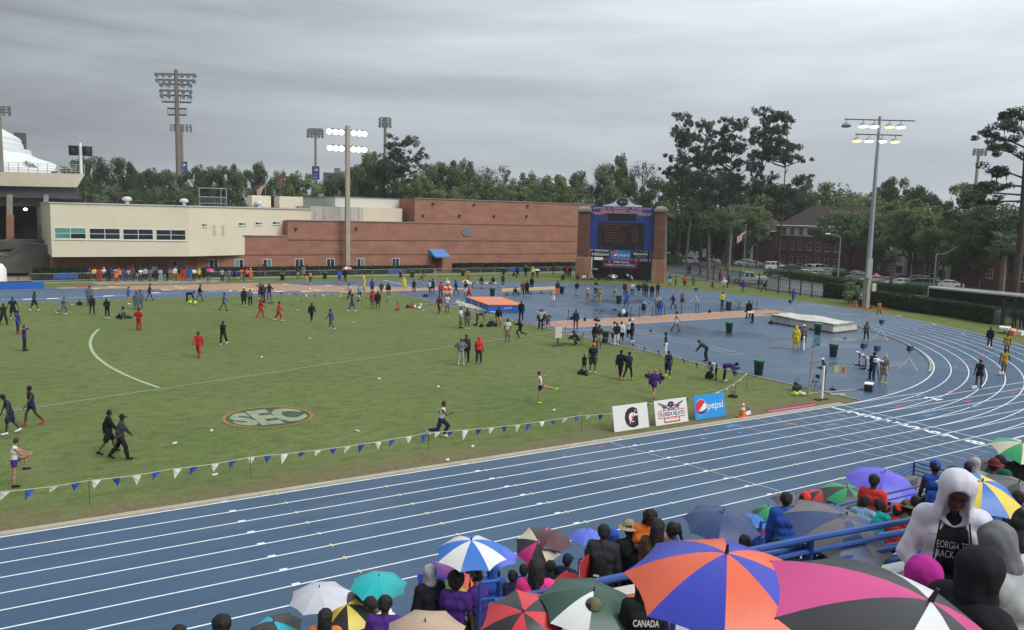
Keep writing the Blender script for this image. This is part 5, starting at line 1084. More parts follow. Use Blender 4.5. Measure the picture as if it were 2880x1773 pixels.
# pose: lean, headpitch, arms ((uf,ua,ff,fa) left,right), legs ((tf,ta,sf,sa) left,right)
POSES = {
 'stand':(1,5,((4,10,14,4),(2,10,12,6)),((3,5,-1,2),(-2,5,-4,2))), 'hips':(0,5,((-22,42,25,-52),(-22,42,25,-52)),((2,7,0,3),(-1,7,-3,3))),
 'cross':(2,12,((18,8,72,-62),(20,8,64,-60)),((2,5,-1,2),(-1,5,-3,2))), 'walk':(4,8,((-24,8,-6,3),(26,8,44,0)),((27,3,9,1),(-17,3,-38,1))),
 'walk2':(4,5,((26,8,40,0),(-24,8,-5,3)),((-17,3,-40,1),(25,3,8,1))), 'jog':(9,3,((-42,10,42,-8),(38,8,112,-14)),((46,3,-28,1),(-18,3,-84,1))),
 'bend':(82,30,((18,6,24,2),(12,6,22,2)),((-4,7,-2,3),(6,7,-6,3))), 'lean':(58,15,((30,10,36,-4),(30,10,36,-4)),((14,7,-14,4),(8,7,-14,4))),
 'crouch':(38,5,((42,8,62,-8),(46,8,74,-10)),((104,12,-34,6),(92,12,-46,6))), 'sit':(6,8,((22,10,66,-14),(18,10,70,-16)),((86,8,-4,3),(88,8,2,3))),
 'ground':(14,10,((35,10,52,-12),(38,10,58,-12)),((122,12,32,6),(118,12,26,6))), 'longsit':(-14,0,((-35,14,-38,8),(-35,14,-38,8)),((84,8,82,6),(112,10,22,4))),
 'kick':(-6,0,((100,10,108,-4),(12,12,40,-6)),((82,4,80,2),(-3,2,-5,1))), 'hug':(4,22,((46,4,76,-26),(44,4,74,-24)),((104,-4,-14,-4),(-2,2,-3,1))),
 'raise':(0,-8,((165,12,172,2),(4,10,14,4)),((2,5,0,2),(-2,5,-3,2))), 'hold':(2,4,((22,8,126,-18),(4,10,16,4)),((3,5,-1,2),(-2,5,-4,2))),
 'phone':(4,30,((14,8,92,-34),(14,8,96,-34)),((2,5,-1,2),(-2,5,-4,2))), 'head':(0,8,((100,58,160,-58),(100,58,160,-58)),((3,5,-1,2),(-2,5,-4,2))),
 'lunge':(30,0,((20,20,30,8),(-10,20,6,8)),((52,8,-2,4),(-30,6,-36,3))), 'slouch':(14,34,((2,10,6,4),(14,10,20,6)),((22,4,6,2),(-15,4,-32,2))),
 'bags':(2,4,((4,26,6,18),(4,26,6,18)),((3,6,-1,3),(-2,6,-4,3))), 'sith':(4,8,((26,10,118,-20),(18,10,70,-16)),((86,8,-4,3),(88,8,2,3))), 'dash':(24,0,((-50,10,30,-8),(48,8,118,-14)),((30,3,-10,1),(-34,3,-70,1)))}
def joints(pose):
    lean, hp, arms, legs = POSES[pose]; J = {}; l = R(lean); td = np.array([0,-math.sin(l),math.cos(l)]); tn = np.array([0,-math.cos(l),-math.sin(l)])
    J['pel'] = np.zeros(3); J['waist'] = td*.16; J['chest'] = td*.33; J['neck'] = td*.50; h = R(lean*.55+hp*.7); hdv = np.array([0,-math.sin(h),math.cos(h)])
    J['nk2'] = J['neck']+hdv*.07; J['head'] = J['neck']+hdv*.185+np.array([0,-.015,0]); J['hd'] = hdv; J['hf'] = np.array([0,-math.cos(h),-math.sin(h)]); J['td'] = td; J['tn'] = tn
    for i, s in ((0,1),(1,-1)):
        J['sh%d'%i] = td*.455+np.array([s*.185,0,0]); uf, ua, ff, fa = arms[i]; J['el%d'%i] = J['sh%d'%i]+dirv(uf,ua,s)*.285; fd = dirv(ff,fa,s); J['wr%d'%i] = J['el%d'%i]+fd*.25; J['ha%d'%i] = J['wr%d'%i]+fd*.12; J['fd%d'%i] = fd
        J['hp%d'%i] = np.array([s*.092,0,-.02]); tf, ta, sf, sa = legs[i]; J['kn%d'%i] = J['hp%d'%i]+dirv(tf,ta,s)*.43; J['an%d'%i] = J['kn%d'%i]+dirv(sf,sa,s)*.41
        fp = R(max(-80, min(30, sf*.75 if sf < -15 else (sf-5 if sf > 40 else 0)))); J['he%d'%i] = J['an%d'%i]+np.array([0,.045*math.cos(fp)-.03*math.sin(fp),-.055]); J['to%d'%i] = J['an%d'%i]+np.array([0,-.15*math.cos(fp),-.06+.15*math.sin(fp)])
    low = min(min(J['he%d'%i][2],J['to%d'%i][2])-.035 for i in (0,1)); low = min(low, -.13 if pose in ('ground','longsit') else 9)
    for k in J:
        if k not in ('hd','hf','td','tn','fd0','fd1'): J[k] = J[k]-np.array([0,0,low])
    J['low'] = low; return J
JC = {}
def JJ(pose):
    if pose not in JC: JC[pose] = joints(pose)
    return JC[pose]
def box_of(pts, pad): a = np.array(pts); return a.min(0)-pad, a.max(0)+pad
def sdf_mesh(name, prims, h, k=.025, cut=None, sub=None, wr=0):
    pts = [];
    for q in prims:
        if q[0] == 'c': pts += [np.array(q[1])-max(q[3],q[4]), np.array(q[1])+max(q[3],q[4]), np.array(q[2])-max(q[3],q[4]), np.array(q[2])+max(q[3],q[4])]
        else: pts += [np.array(q[1])-np.array(q[2]), np.array(q[1])+np.array(q[2])]
    lo, hi = box_of(pts, .01)
    def f(P):
        d = None
        for q in prims:
            e = rcone(P,*q[1:]) if q[0] == 'c' else ellip(P,q[1],q[2]); d = e if d is None else smin(d,e,k)
        if wr:                                     # cloth folds
            x, y, z = P[...,0], P[...,1], P[...,2]; d = d+wr*(np.sin(38*z+7*np.sin(11*x+3)+5*np.sin(13*y))*.6+np.sin(26*x-19*z+4*np.sin(17*y+1))*.5+np.sin(31*y+23*z+3*np.sin(9*x))*.4)
        for q in (sub or []): d = np.maximum(d, -(rcone(P,*q[1:]) if q[0] == 'c' else ellip(P,q[1],q[2])))
        for pt, nrm in (cut or []): d = np.maximum(d, (P-np.array(pt))@np.array(nrm))
        return d
    v, fc = surfnet(f, lo, hi, h); me = np_mesh(name, v, fc, DUMMY); me.polygons.foreach_set('use_smooth', [True]*len(me.polygons)); return me
DUMMY = mat('cloth slot', (.5,.5,.5), .9)
def torso_prims(J, g):
    return [('c',J['pel']+[-.06,0,0],J['pel']+[.06,0,0],.112+g,.112+g),('c',J['waist']+[-.05,0,0],J['waist']+[.05,0,0],.100+g,.100+g),('c',J['chest']+[-.075,0,0],J['chest']+[.075,0,0],.112+g,.112+g),('c',J['sh0']-[.03,0,0],J['sh1']+[.03,0,0],.066+g,.066+g)]
def hand_prims(J, i, fine):
    w, e, fd = J['wr%d'%i], J['ha%d'%i], J['fd%d'%i]
    if not fine: return [('c',w,w+fd*.07,.030,.034),('c',w+fd*.07,w+fd*.16,.032,.018)]
    s = 1 if i == 0 else -1; sd = np.cross(fd, [s*1.0,0,0]); nn = np.linalg.norm(sd); sd = sd/nn if nn > .1 else np.array([0,-1.,0]); pn = np.cross(sd, fd); out = [('c',w,w+fd*.05,.026,.03),('c',w+fd*.06-sd*.022,w+fd*.075+sd*.022,.022,.022)]
    for j, L_ in enumerate((.062,.075,.08,.07)):
        b = w+fd*.085+sd*(-.03+.02*j); m = b+fd*L_*.55-pn*s*.012; out += [('c',b,m,.0105,.0095),('c',m,m+fd*L_*.35-pn*s*.03,.0095,.008)]
    b = w+fd*.03+sd*.03; out += [('c',b,b+fd*.04+sd*.028,.013,.011),('c',b+fd*.04+sd*.028,b+fd*.075+sd*.03,.011,.009)]; return out
def body_mesh(pose, lod):
    J = JJ(pose); fine = lod == 2; pr = torso_prims(J, 0)
    pr += [('c',J['neck']-J['td']*.03,J['nk2'],.058,.052),('c',J['head']+J['hd']*.028,J['head']-J['hd']*.045+J['hf']*.008,.094,.070),('c',J['head']+J['hf']*.085-J['hd']*.005,J['head']+J['hf']*.100-J['hd']*.03,.012,.016)]
    pr += [('c',J['head']-J['hd']*.085+J['hf']*.045,J['head']-J['hd']*.088+J['hf']*.055,.034,.03)]
    for i, s in ((0,1),(1,-1)):
        pr += [('c',J['sh%d'%i],J['el%d'%i],.050,.040),('c',J['el%d'%i],J['wr%d'%i],.041,.027)]+hand_prims(J,i,fine)
        pr += [('c',J['hp%d'%i],J['kn%d'%i],.086,.056),('c',J['kn%d'%i],J['kn%d'%i]*.55+J['an%d'%i]*.45+np.array([0,.018,0]),.054,.056),('c',J['kn%d'%i]*.55+J['an%d'%i]*.45+np.array([0,.012,0]),J['an%d'%i],.052,.036),('c',J['he%d'%i],J['to%d'%i],.036,.030)]
        if lod: pr.append(('c',J['head']+np.array([s*.088,0,0])-J['hd']*.02,J['head']+np.array([s*.092,0,0])+J['hd']*.015,.014,.016))
    return sdf_mesh('body', pr, (.034,.022,.0115)[lod], .03 if not fine else .018)
def top_mesh(pose, style, lod):
    J = JJ(pose); loose = {'tank':.010,'tee':.018,'long':.018,'jacket':.032,'coat':.036}[style]; pr = torso_prims(J, loose); cut = []
    sl = {'tank':0,'tee':.55,'long':2,'jacket':2,'coat':2}[style]
    for i in (0,1):
        a, b, c = J['sh%d'%i], J['el%d'%i], J['wr%d'%i]
        if sl == .55: pr.append(('c',a,a+(b-a)*.55,.056+loose,.054+loose))
        if sl == 2: pr += [('c',a,b,.054+loose*.8,.046+loose*.8),('c',b,b+(c-b)*.96,.046+loose*.8,.036+loose*.6)]
    hem = -.075 if style != 'tank' else -.02
    if style == 'coat':
        for i in (0,1): pr.append(('c',J['hp%d'%i],J['hp%d'%i]*.15+J['kn%d'%i]*.85,.12,.13))
    else: pr.append(('c',J['pel']-J['td']*.03,J['pel']-J['td']*.04,.12+loose,.12+loose)); cut.append((J['pel']+J['td']*hem, -J['td']))
    pr.append(('c',J['neck']-J['td']*.05,J['neck']-J['td']*(.02 if style in ('tank','tee') else -.015),.07+loose*.5,.062+loose*.4))
    return sdf_mesh('top', pr, (.034,.020,.013)[lod], .03, cut, None, .006 if lod else 0)
def bottom_mesh(pose, style, lod):
    J = JJ(pose); g = {'pants':.026,'tights':.008,'shorts':.030,'brief':.012}[style]; pr = [('c',J['pel']+[-.06,0,.0],J['pel']+[.06,0,0],.116+g*.6,.116+g*.6)]
    for i in (0,1):
        a, b, c = J['hp%d'%i], J['kn%d'%i], J['an%d'%i]
        if style in ('pants','tights'): pr += [('c',a,b,.088+g,.058+g),('c',b,b*.55+c*.45+np.array([0,.014,0]),.056+g,.056+g),('c',b*.55+c*.45+np.array([0,.01,0]),c+(b-c)*.06,.054+g*1.0,.040+g*1.1)]
        elif style == 'shorts': pr.append(('c',a,a+(b-a)*.82,.09+g,.078+g))
        else: pr.append(('c',a,a+(b-a)*.35,.09+g,.082+g))
    return sdf_mesh('bottom', pr, (.034,.022,.014)[lod], .025, [(J['pel']+J['td']*.085, J['td'])], None, .005 if lod else 0)
def shoe_mesh(pose, i, lod):
    J = JJ(pose); return sdf_mesh('shoe', [('c',J['he%d'%i]+np.array([0,0,.012]),J['to%d'%i]+np.array([0,-.01,.006]),.046,.040),('c',J['an%d'%i]+np.array([0,0,-.015]),J['an%d'%i]+np.array([0,0,-.03]),.046,.044)], (.026,.018,.012)[lod], .02)
def head_mesh(pose, style, lod):
    J = JJ(pose); H, u, f = J['head'], J['hd'], J['hf']; h = (.026,.018,.011)[lod]
    if style == 'hair': return sdf_mesh('hair', [('c',H+u*.038-f*.012,H+u*.0-f*.03,.102,.092)], h, .02, None, [('c',H+f*.10-u*.09,H+f*.11+u*.02,.085,.075)], .005 if lod else 0)
    if style == 'afro': return sdf_mesh('hair', [('c',H+u*.055-f*.02,H+u*.0-f*.03,.135,.12)], h, .02, None, [('c',H+f*.13-u*.09,H+f*.14+u*.02,.10,.085)], .008 if lod else 0)
    if style == 'long': return sdf_mesh('hair', [('c',H+u*.036-f*.015,H+u*.0-f*.03,.104,.098),('c',H-f*.055,H-f*.085-u*.26,.085,.06),('c',H+[-.06,0,0]-f*.05,H+[-.075,0,0]-f*.06-u*.2,.05,.04),('c',H+[.06,0,0]-f*.05,H+[.075,0,0]-f*.06-u*.2,.05,.04)], h, .03, None, [('c',H+f*.10-u*.12,H+f*.11+u*.02,.085,.075)], .009 if lod else 0)
    if style == 'pony': return sdf_mesh('hair', [('c',H+u*.036-f*.012,H+u*.0-f*.03,.102,.094),('c',H-f*.10+u*.07,H-f*.16-u*.16,.048,.025)], h, .02, None, [('c',H+f*.10-u*.09,H+f*.11+u*.02,.085,.075)], .005 if lod else 0)
    if style == 'hood': return sdf_mesh('hood', [('c',H+u*.040-f*.018,H-u*.03-f*.012,.117,.110),('c',H-u*.09-f*.015,H-u*.13-f*.01,.100,.108)], h, .02, None, [('c',H+f*.115-u*.10,H+f*.122+u*.03,.080,.074)], .006 if lod else 0)
    if style == 'cap': return sdf_mesh('cap', [('c',H+u*.048-f*.006,H+u*.02-f*.012,.103,.105),('e',H+f*.135+u*.035,np.array([.075,.075,.02]))], h, .015, [(H+u*.012, -u)])
    if style == 'hat': return sdf_mesh('hat', [('c',H+u*.06,H+u*.03,.105,.112),('e',H+u*.035,np.array([.185,.185,.022]))], h, .02, [(H+u*.012, -u)])
PC = {}
def pm(kind, *k):
    key = (kind,)+k
    if key not in PC: PC[key] = {'body':body_mesh,'top':top_mesh,'bottom':bottom_mesh,'shoe':shoe_mesh,'head':head_mesh}[kind](*k)
    return PC[key]
CLOTH = {'black':(.016,.017,.02),'charcoal':(.04,.042,.046),'grey':(.16,.165,.175),'light grey':(.36,.37,.38),'white':(.68,.69,.70),'red':(.42,.035,.035),'bright red':(.65,.05,.04),'maroon':(.14,.02,.025),'orange':(.72,.17,.03),'blue':(.03,.09,.40),'navy':(.02,.028,.075),'light blue':(.22,.42,.58),'purple':(.08,.03,.22),'yellow':(.72,.55,.05),'gold':(.58,.33,.03),'khaki':(.36,.28,.17),'green':(.02,.11,.07),'neon':(.42,.75,.04),'pink':(.75,.05,.25),'brown':(.10,.06,.04),'denim':(.08,.13,.24),'slate':(.10,.13,.17),'teal':(.02,.35,.38),'magenta':(.45,.03,.28),'olive':(.13,.13,.07),'tan':(.42,.30,.19)}
def cloth(c): return mat('cloth '+c, CLOTH[c], .85, .16, 9, bump=.25, spec=.15)
SKIN = {'d':mat('deep brown skin', (.075,.036,.022), .55, .12, 6), 'm':mat('brown skin', (.15,.075,.045), .55, .12, 6), 'l':mat('light skin', (.42,.22,.15), .55, .1, 6)}
HAIRM = {'black':mat('black hair', (.010,.009,.009), .7, .3, 30, bump=.5), 'brown':mat('brown hair', (.06,.032,.02), .7, .3, 30, bump=.5), 'blond':mat('blond hair', (.32,.19,.08), .7, .3, 30, bump=.5), 'ginger':mat('ginger hair', (.16,.055,.025), .7, .3, 30, bump=.5)}
TOPW = {'tank':'singlet','tee':'tee shirt','long':'long sleeved top','jacket':'jacket','coat':'long coat',None:'bare chest'}; BOTW = {'pants':'trousers','tights':'tights','shorts':'shorts','brief':'running shorts'}
POSEW = {'stand':'standing','hips':'with hands on hips','cross':'with folded arms','walk':'walking','walk2':'walking','jog':'jogging','bend':'bending down','lean':'leaning on knees','crouch':'crouching','sit':'sitting','ground':'sitting on the ground','longsit':'stretching on the ground','kick':'kicking one leg high','hug':'hugging a raised knee','raise':'raising an arm','hold':'holding up a handle','phone':'looking at hands','head':'with hands on head','lunge':'lunging','slouch':'walking with bowed head','bags':'carrying bags','sith':'sitting and holding an umbrella','dash':'sprinting'}
LABELS = {}
def setm(o, m):
    o.material_slots[0].link = 'OBJECT'; o.material_slots[0].material = m; return o
def person(P, face, pose, top, topc, bot, botc, head='hair', headc='black', skin='d', shoe='white', where='on the grass', H=1.75, lod=0, label=None, scale_xy=1.0):
    """face: degrees, 0 = away from the camera, 180 = towards it, 90 = to the right in the photograph"""
    P = Vector(P); base = math.atan2(P.x, P.y)                     # heading of the view
    a = base+R(face); rz = math.atan2(math.cos(a), math.sin(a))+math.pi/2       # local -y looks along the heading
    o = link('person', pm('body',pose,lod), None, P, rz); s = H/1.72; o.scale = (s*scale_xy,s*scale_xy,s); setm(o, SKIN[skin])
    if top: c = setm(link({'tank':'singlet','tee':'tee_shirt','long':'long_sleeved_top','jacket':'jacket','coat':'long_coat'}[top], pm('top',pose,top,lod), o), cloth(topc))
    if bot: setm(link({'pants':'trousers','tights':'tights','shorts':'shorts','brief':'running_shorts'}[bot], pm('bottom',pose,bot,lod), o), cloth(botc))
    if shoe:
        for i in (0,1): setm(link('shoe', pm('shoe',pose,i,lod), o), cloth(shoe))
    if head: setm(link({'hair':'hair','afro':'hair','long':'hair','pony':'hair','hood':'hood','cap':'cap','hat':'hat'}[head], pm('head',pose,head,lod), o), HAIRM[headc] if head in ('hair','afro','long','pony') else cloth(headc))
    if head in ('cap','hat') and lod: setm(link('hair', pm('head',pose,'hair',lod), o), HAIRM['black'])
    if not label:
        hw = {'hood':headc+' hood','cap':headc+' cap','hat':headc+' hat'}.get(head); w1 = (topc+' '+TOPW[top]) if top else 'no shirt'
        label = 'person in '+w1+((' and '+hw) if hw else ((' and '+botc+' '+BOTW[bot]) if bot else ''))+' '+POSEW[pose]+' '+where
    ws = label.split(); label = ' '.join(ws[:16]); tag(o, label, 'person'); LABELS.setdefault(label, []).append(o); return o
# (frame, x, y feet, facing, pose, top, colour, bottom, colour, head, colour, skin, shoes, where, height)
PPL = [
 (q5,35,1392,150,'walk','jacket','black','pants','black','hair','black','d','black','with a yellow panel near the grass edge',1.78),
 (q5,125,1335,180,'bags','tee','black','shorts','black','hair','black','d','white','with two big dark duffels',1.85),
 (q5,172,1475,60,'stand','tank','blue','brief','blue','hair','black','d','red','trailing a dark jacket',1.78),
 (q5,325,1258,120,'walk','tank','charcoal','shorts','navy','hair','black','d','white','with a white bib by the back straight',1.8),
 (q5,600,1296,90,'jog','long','slate','pants','slate','hair','ginger','l','white','across the far grass',1.76),
 (q5,850,1208,180,'stand','coat','slate','pants','slate','hair','black','d','black','behind the black clad walker',1.95),
 (q5,872,1295,170,'walk','jacket','black','tights','black','hair','black','d','black','with white gloves on the far grass',1.76),
 (q5,1015,1330,200,'phone','jacket','black','tights','black','hair','black','d','white','between walkers and red tracksuit',1.76),
 (q5,1165,1332,180,'ground','long','grey','tights','black','afro','black','d','black','among bags on the grass',1.7),
 (q5,1215,1198,90,'stand','jacket','blue','shorts','khaki','cap','maroon','l','white','beside two grey coats',1.76),
 (q5,1315,1442,40,'hips','jacket','red','pants','red','hair','black','d','red','in a red tracksuit by the chalk arc',1.78),
 (q5,1290,1246,190,'stand','coat','slate','pants','slate','hair','black','d','black','shorter of two grey coats',1.70),
 (q5,1326,1240,180,'stand','coat','slate','pants','slate','hair','black','d','black','taller of two grey coats',1.84),
 (q5,1415,1160,80,'walk','tank','charcoal','brief','black','hair','black','d','black','by the back straight lanes',1.8),
 (q5,1768,1186,90,'bend','jacket','black','tights','black','hair','black','d','white','over neon bags',1.76),
 (q5,1888,1166,90,'walk','jacket','black','pants','denim','cap','black','d','black','beside neon bags',1.78),
 (q5,2115,1256,90,'walk2','tank','blue','brief','blue','hair','black','d','black','alone on the far grass',1.76),
 (q5,2305,1212,170,'stand','coat','black','tights','black','hair','black','d','white','at the relay group',1.78),(q5,2365,1206,190,'stand','tee','grey','pants','black','hair','black','d','black','at the relay group',1.66),
 (q9,235,292,100,'head','long','purple','tights','black','hair','brown','l','black','left of the chalk arc',1.74),
 (q9,1880,356,200,'walk','jacket','red','pants','red','hair','black','d','red','with a red backpack right of the chalk arc',1.76),
 (q9,2112,232,200,'walk2','tank','black','pants','black','hair','black','d','white','holding a yellow baton',1.76),
 (q9,105,1078,260,'slouch','tank','navy','shorts','navy','hair','black','d','white','at the near left grass',1.82),
 (q9,305,996,250,'walk2','tank','navy','brief','navy','hair','black','d','red','with a yellow baton',1.84),
 (q9,1028,1264,80,'walk','jacket','black','shorts','black','hair','black','m','black','beside a tracksuited companion',1.80),
 (q9,1145,1318,95,'walk2','jacket','charcoal','pants','black','cap','black','d','black','carrying a white bag left of the emblem',1.82),
 (q9,145,1575,90,'hug','tank','white','brief','purple','hair','brown','l','black','stretching by the near bunting',1.74),
 (q6,45,986,80,'walk','jacket','red','pants','red','hood','red','d','red','hooded red tracksuit leading',1.78),(q6,215,1016,90,'walk2','jacket','red','pants','red','hair','black','d','white','following the red hood',1.76),
 (q6,525,1030,20,'walk','jacket','black','tights','black','hair','black','d','grey','crossing mid grass away',1.74),(q6,708,1100,300,'walk2','tank','purple','brief','purple','hair','black','d','white','alone mid grass',1.76),
 (q6,905,930,100,'walk',None,'','shorts','purple','hair','black','d','white','carrying a grey top',1.78),(q6,885,810,250,'walk','tee','white','pants','black','hair','black','d','black','by the far bunting',1.76),
 (q6,980,812,180,'walk2','tee','light blue','tights','black','hair','blond','l','white','by the far bunting',1.66),(q6,1020,732,60,'raise','coat','yellow','tights','khaki','cap','white','l','brown','waving a white flag at the boxes',1.75),
 (q6,1098,756,200,'stand','jacket','blue','shorts','navy','hair','black','d','black','behind the red jacket',1.72),(q6,1185,786,180,'cross','jacket','charcoal','pants','khaki','hair','brown','l','white','near the far bunting corner',1.68),
 (q6,1250,796,180,'stand','jacket','black','brief','white','hood','blue','d','white','near the far bunting corner',1.70),(q6,1100,896,190,'stand','jacket','red','shorts','grey','hair','black','d','red','left of a black jacketed companion',1.74),
 (q6,1150,906,10,'stand','jacket','black','shorts','charcoal','hair','black','d','grey','right of a red jacketed companion',1.84),(q6,1365,656,180,'stand','tank','black','brief','black','hair','brown','l','white','with a bib in the outer lanes',1.78),
 (q6,1400,736,0,'stand','coat','yellow','tights','yellow','hood','yellow','l','white','in a yellow poncho by the start line',1.70),(q6,1492,762,180,'stand','tank','black','tights','black','hair','black','d','white','at the corner of the jumping area',1.76),
 (q6,1565,660,100,'dash','tank','orange','brief','navy','hair','black','d','neon','in the far lanes',1.76),(q6,1640,766,200,'walk','tank','white','brief','black','hair','black','d','red','with red trim near the cooler table',1.74),(q6,1670,752,10,'stand','tank','charcoal','shorts','black','hair','black','d','black','behind the white singlet',1.74),
 (q6,1745,792,180,'stand','jacket','bright red','tights','black','hair','black','d','black','left of the neon vest',1.78),(q6,1806,748,180,'stand','jacket','neon','pants','black','cap','white','m','black','in a reflective vest at the coolers',1.74),(q6,1890,770,270,'walk','jacket','navy','tights','navy','hair','black','d','black','right of the coolers',1.80),
 (q6,1982,782,160,'hold','tee','charcoal','shorts','white','hair','black','m','black','under the yellow and black umbrella',1.72),(q6,2015,792,190,'crouch','jacket','bright red','pants','black','hair','black','d','black','at the mat corner',1.70),(q6,2005,642,190,'stand','tank','gold','brief','gold','hair','black','d','gold','in the far lanes',1.76),
 (q6,2332,696,200,'stand','tank','charcoal','brief','black','hair','black','d','white','in the far lanes beside the beam',1.80),(q6,1732,944,200,'walk','jacket','maroon','pants','maroon','hair','black','d','maroon','talking by the far bunting end',1.78),(q6,1806,936,200,'stand','tee','white','shorts','light grey','hair','brown','m','black','talking by the far bunting end',1.80),
 (q6,1932,1086,110,'stand','tee','white','shorts','khaki','hair','brown','m','black','before the high jump mat',1.82),(q6,1995,1094,170,'stand','tank','charcoal','shorts','slate','hair','black','d','white','before the high jump mat',1.82),(q6,2090,1056,90,'bend','tee','brown','shorts','brown','hair','brown','m','white','over a pile of black bags',1.76),
 (q6,2290,1072,0,'stand','jacket','black','shorts','tan','hair','black','d','black','behind a pile of black bags',1.76),(q6,2375,1212,200,'stand','tee','white','shorts','khaki','hair','black','d','blue','on the chalk line',1.80),
 (q6,1935,1432,170,'hips','jacket','grey','pants','light grey','hood','grey','d','white','in the three near the chalk line',1.78),(q6,1985,1406,190,'stand','long','charcoal','pants','black','hair','black','d','black','in the three near the chalk line',1.86),(q6,2105,1420,10,'stand','jacket','bright red','pants','charcoal','hood','bright red','d','grey','in the three near the chalk line',1.80),
 (q6,515,670,200,'walk','tank','gold','brief','charcoal','hair','black','d','white','in the back straight lanes',1.80),(q6,790,656,180,'walk','jacket','blue','shorts','blue','hair','black','d','white','beside the red and white umbrella',1.76),(q6,842,642,190,'hold','jacket','black','pants','black','hair','black','d','black','under the red and white umbrella',1.76),
 (q6,40,812,190,'head',None,'','shorts','purple','hair','black','d','white','at the relay group',1.78),(q6,66,832,10,'stand','jacket','charcoal','pants','black','hair','black','d','black','at the relay group',1.84),(q6,126,816,0,'hips','long','black','tights','purple','long','black','d','purple','at the relay group',1.74),
 (q7,85,838,10,'stand','jacket','black','pants','black','hair','black','d','black','in front of the high jump mat',1.80),(q7,75,1012,260,'jog','jacket','black','tights','black','hair','black','d','brown','with a red waistband towards the line',1.74),(q7,270,932,0,'head','long','light grey','pants','black','hair','black','d','black','by the bunting pole',1.80),(q7,340,906,200,'ground','jacket','slate','tights','black','hair','brown','l','white','by the bunting pole',1.74),
 (q7,385,700,0,'phone','tee','tan','shorts','white','cap','white','l','tan','filming on the blue area',1.76),(q7,430,602,180,'stand','jacket','charcoal','pants','orange','hair','black','d','black','right of the yellow beam',1.76),(q7,610,612,10,'phone','jacket','black','tights','tan','hair','brown','l','brown','on the inner lanes',1.76),(q7,715,682,180,'phone','jacket','khaki','pants','khaki','hat','white','l','khaki','an official by the puddle',1.76),
 (q7,790,602,180,'hold','jacket','navy','pants','black','hair','black','d','white','under a small dark umbrella',1.74),(q7,822,684,180,'hold','jacket','khaki','pants','khaki','hair','black','m','khaki','under a dark grey umbrella by the puddle',1.78),(q7,965,612,180,'crouch','tee','light grey','shorts','tan','hair','brown','l','tan','at the puddle edge',1.74),
 (q7,1065,612,190,'stand','jacket','maroon','tights','black','hair','blond','l','black','in the row of jumpers',1.76),(q7,1135,612,190,'cross','tee','white','tights','black','hair','brown','l','black','in the row of jumpers',1.74),(q7,1195,616,190,'hips','jacket','black','brief','black','hair','brown','l','tan','in the row of jumpers',1.68),(q7,1245,612,170,'stand','jacket','charcoal','pants','charcoal','hair','brown','m','black','in the row of jumpers',1.80),(q7,1270,626,190,'cross','jacket','navy','tights','black','hair','black','d','black','in the row of jumpers',1.70),(q7,1320,636,190,'stand','jacket','black','pants','charcoal','hair','ginger','l','tan','in the row of jumpers',1.74),(q7,1375,620,190,'phone','jacket','black','tights','black','hair','black','d','black','last in the row of jumpers',1.70),
 (q7,1080,716,170,'walk','jacket','blue','pants','blue','hair','black','d','black','in a blue tracksuit by the puddle',1.78),(q7,1240,798,10,'hold','tee','black','shorts','black','hair','black','m','tan','under a big navy umbrella by the runway',1.78),(q7,1370,772,0,'stand','jacket','khaki','pants','khaki','cap','khaki','l','khaki','an official by the runway',1.76),(q7,1395,800,0,'stand','jacket','blue','pants','blue','cap','white','d','blue','with a backpack by the runway',1.80),
 (q7,1520,736,250,'walk','jacket','purple','tights','black','hair','blond','l','black','beyond the runway posts',1.72),(q7,1606,716,180,'phone','tee','grey','shorts','charcoal','hair','ginger','l','tan','beyond the runway posts',1.72),(q7,1985,722,10,'walk','jacket','yellow','tights','black','hair','black','d','maroon','at the bend end of the runway',1.76),(q7,2232,826,10,'stand','jacket','black','pants','black','hair','black','d','black','with a gold backpack on the runway',1.82),(q7,2270,868,260,'bend','tee','white','tights','black','hair','black','d','black','on the runway end',1.76),
 (q7,1545,950,90,'walk','tank','white','brief','white','hair','black','d','black','with red trim along the runway',1.82),(q7,600,932,180,'stand','jacket','navy','tights','navy','hair','black','d','black','with a bag behind the trestle table',1.74),(q7,625,1082,270,'crouch','jacket','black','pants','black','hair','black','d','black','beside the trestle table',1.76),(q7,788,1090,0,'stand','jacket','black','tights','black','hair','black','d','black','behind the khaki shorts',1.78),(q7,820,1106,10,'stand','tee','charcoal','shorts','khaki','hair','black','m','blue','with a dark backpack at the green can',1.78),
 (q7,962,1070,200,'stand','jacket','white','shorts','maroon','hair','black','d','white','in the huddle by the bunting',1.80),(q7,985,1082,180,'cross','jacket','black','pants','white','hair','black','d','white','in the huddle by the bunting',1.78),(q7,1030,1062,200,'stand','jacket','white','shorts','black','hair','black','d','red','in the huddle by the bunting',1.74),(q7,1105,1034,190,'stand','jacket','white','shorts','black','hair','black','d','white','behind the white hood',1.76),(q7,1130,1050,100,'stand','jacket','black','shorts','black','hood','white','d','white','in the huddle by the bunting',1.88),
 (q7,1448,1190,270,'stand','tank','charcoal','pants','white','hair','black','d','white','holding a black bundle by the bunting',1.80),(q7,1470,1386,180,'walk','tank','navy','shorts','navy','hair','black','d','yellow','with a white headband coming forward',1.74),(q7,1835,1230,280,'lean','jacket','charcoal','tights','black','hair','black','d','black','on the blue area',1.76),(q7,1900,1402,200,'bend','long','light grey','shorts','black','hair','black','d','black','tying shoes at the bunting corner',1.76),(q7,2005,1418,100,'bend','jacket','purple','pants','black','hair','black','d','white','at the bunting corner',1.80),
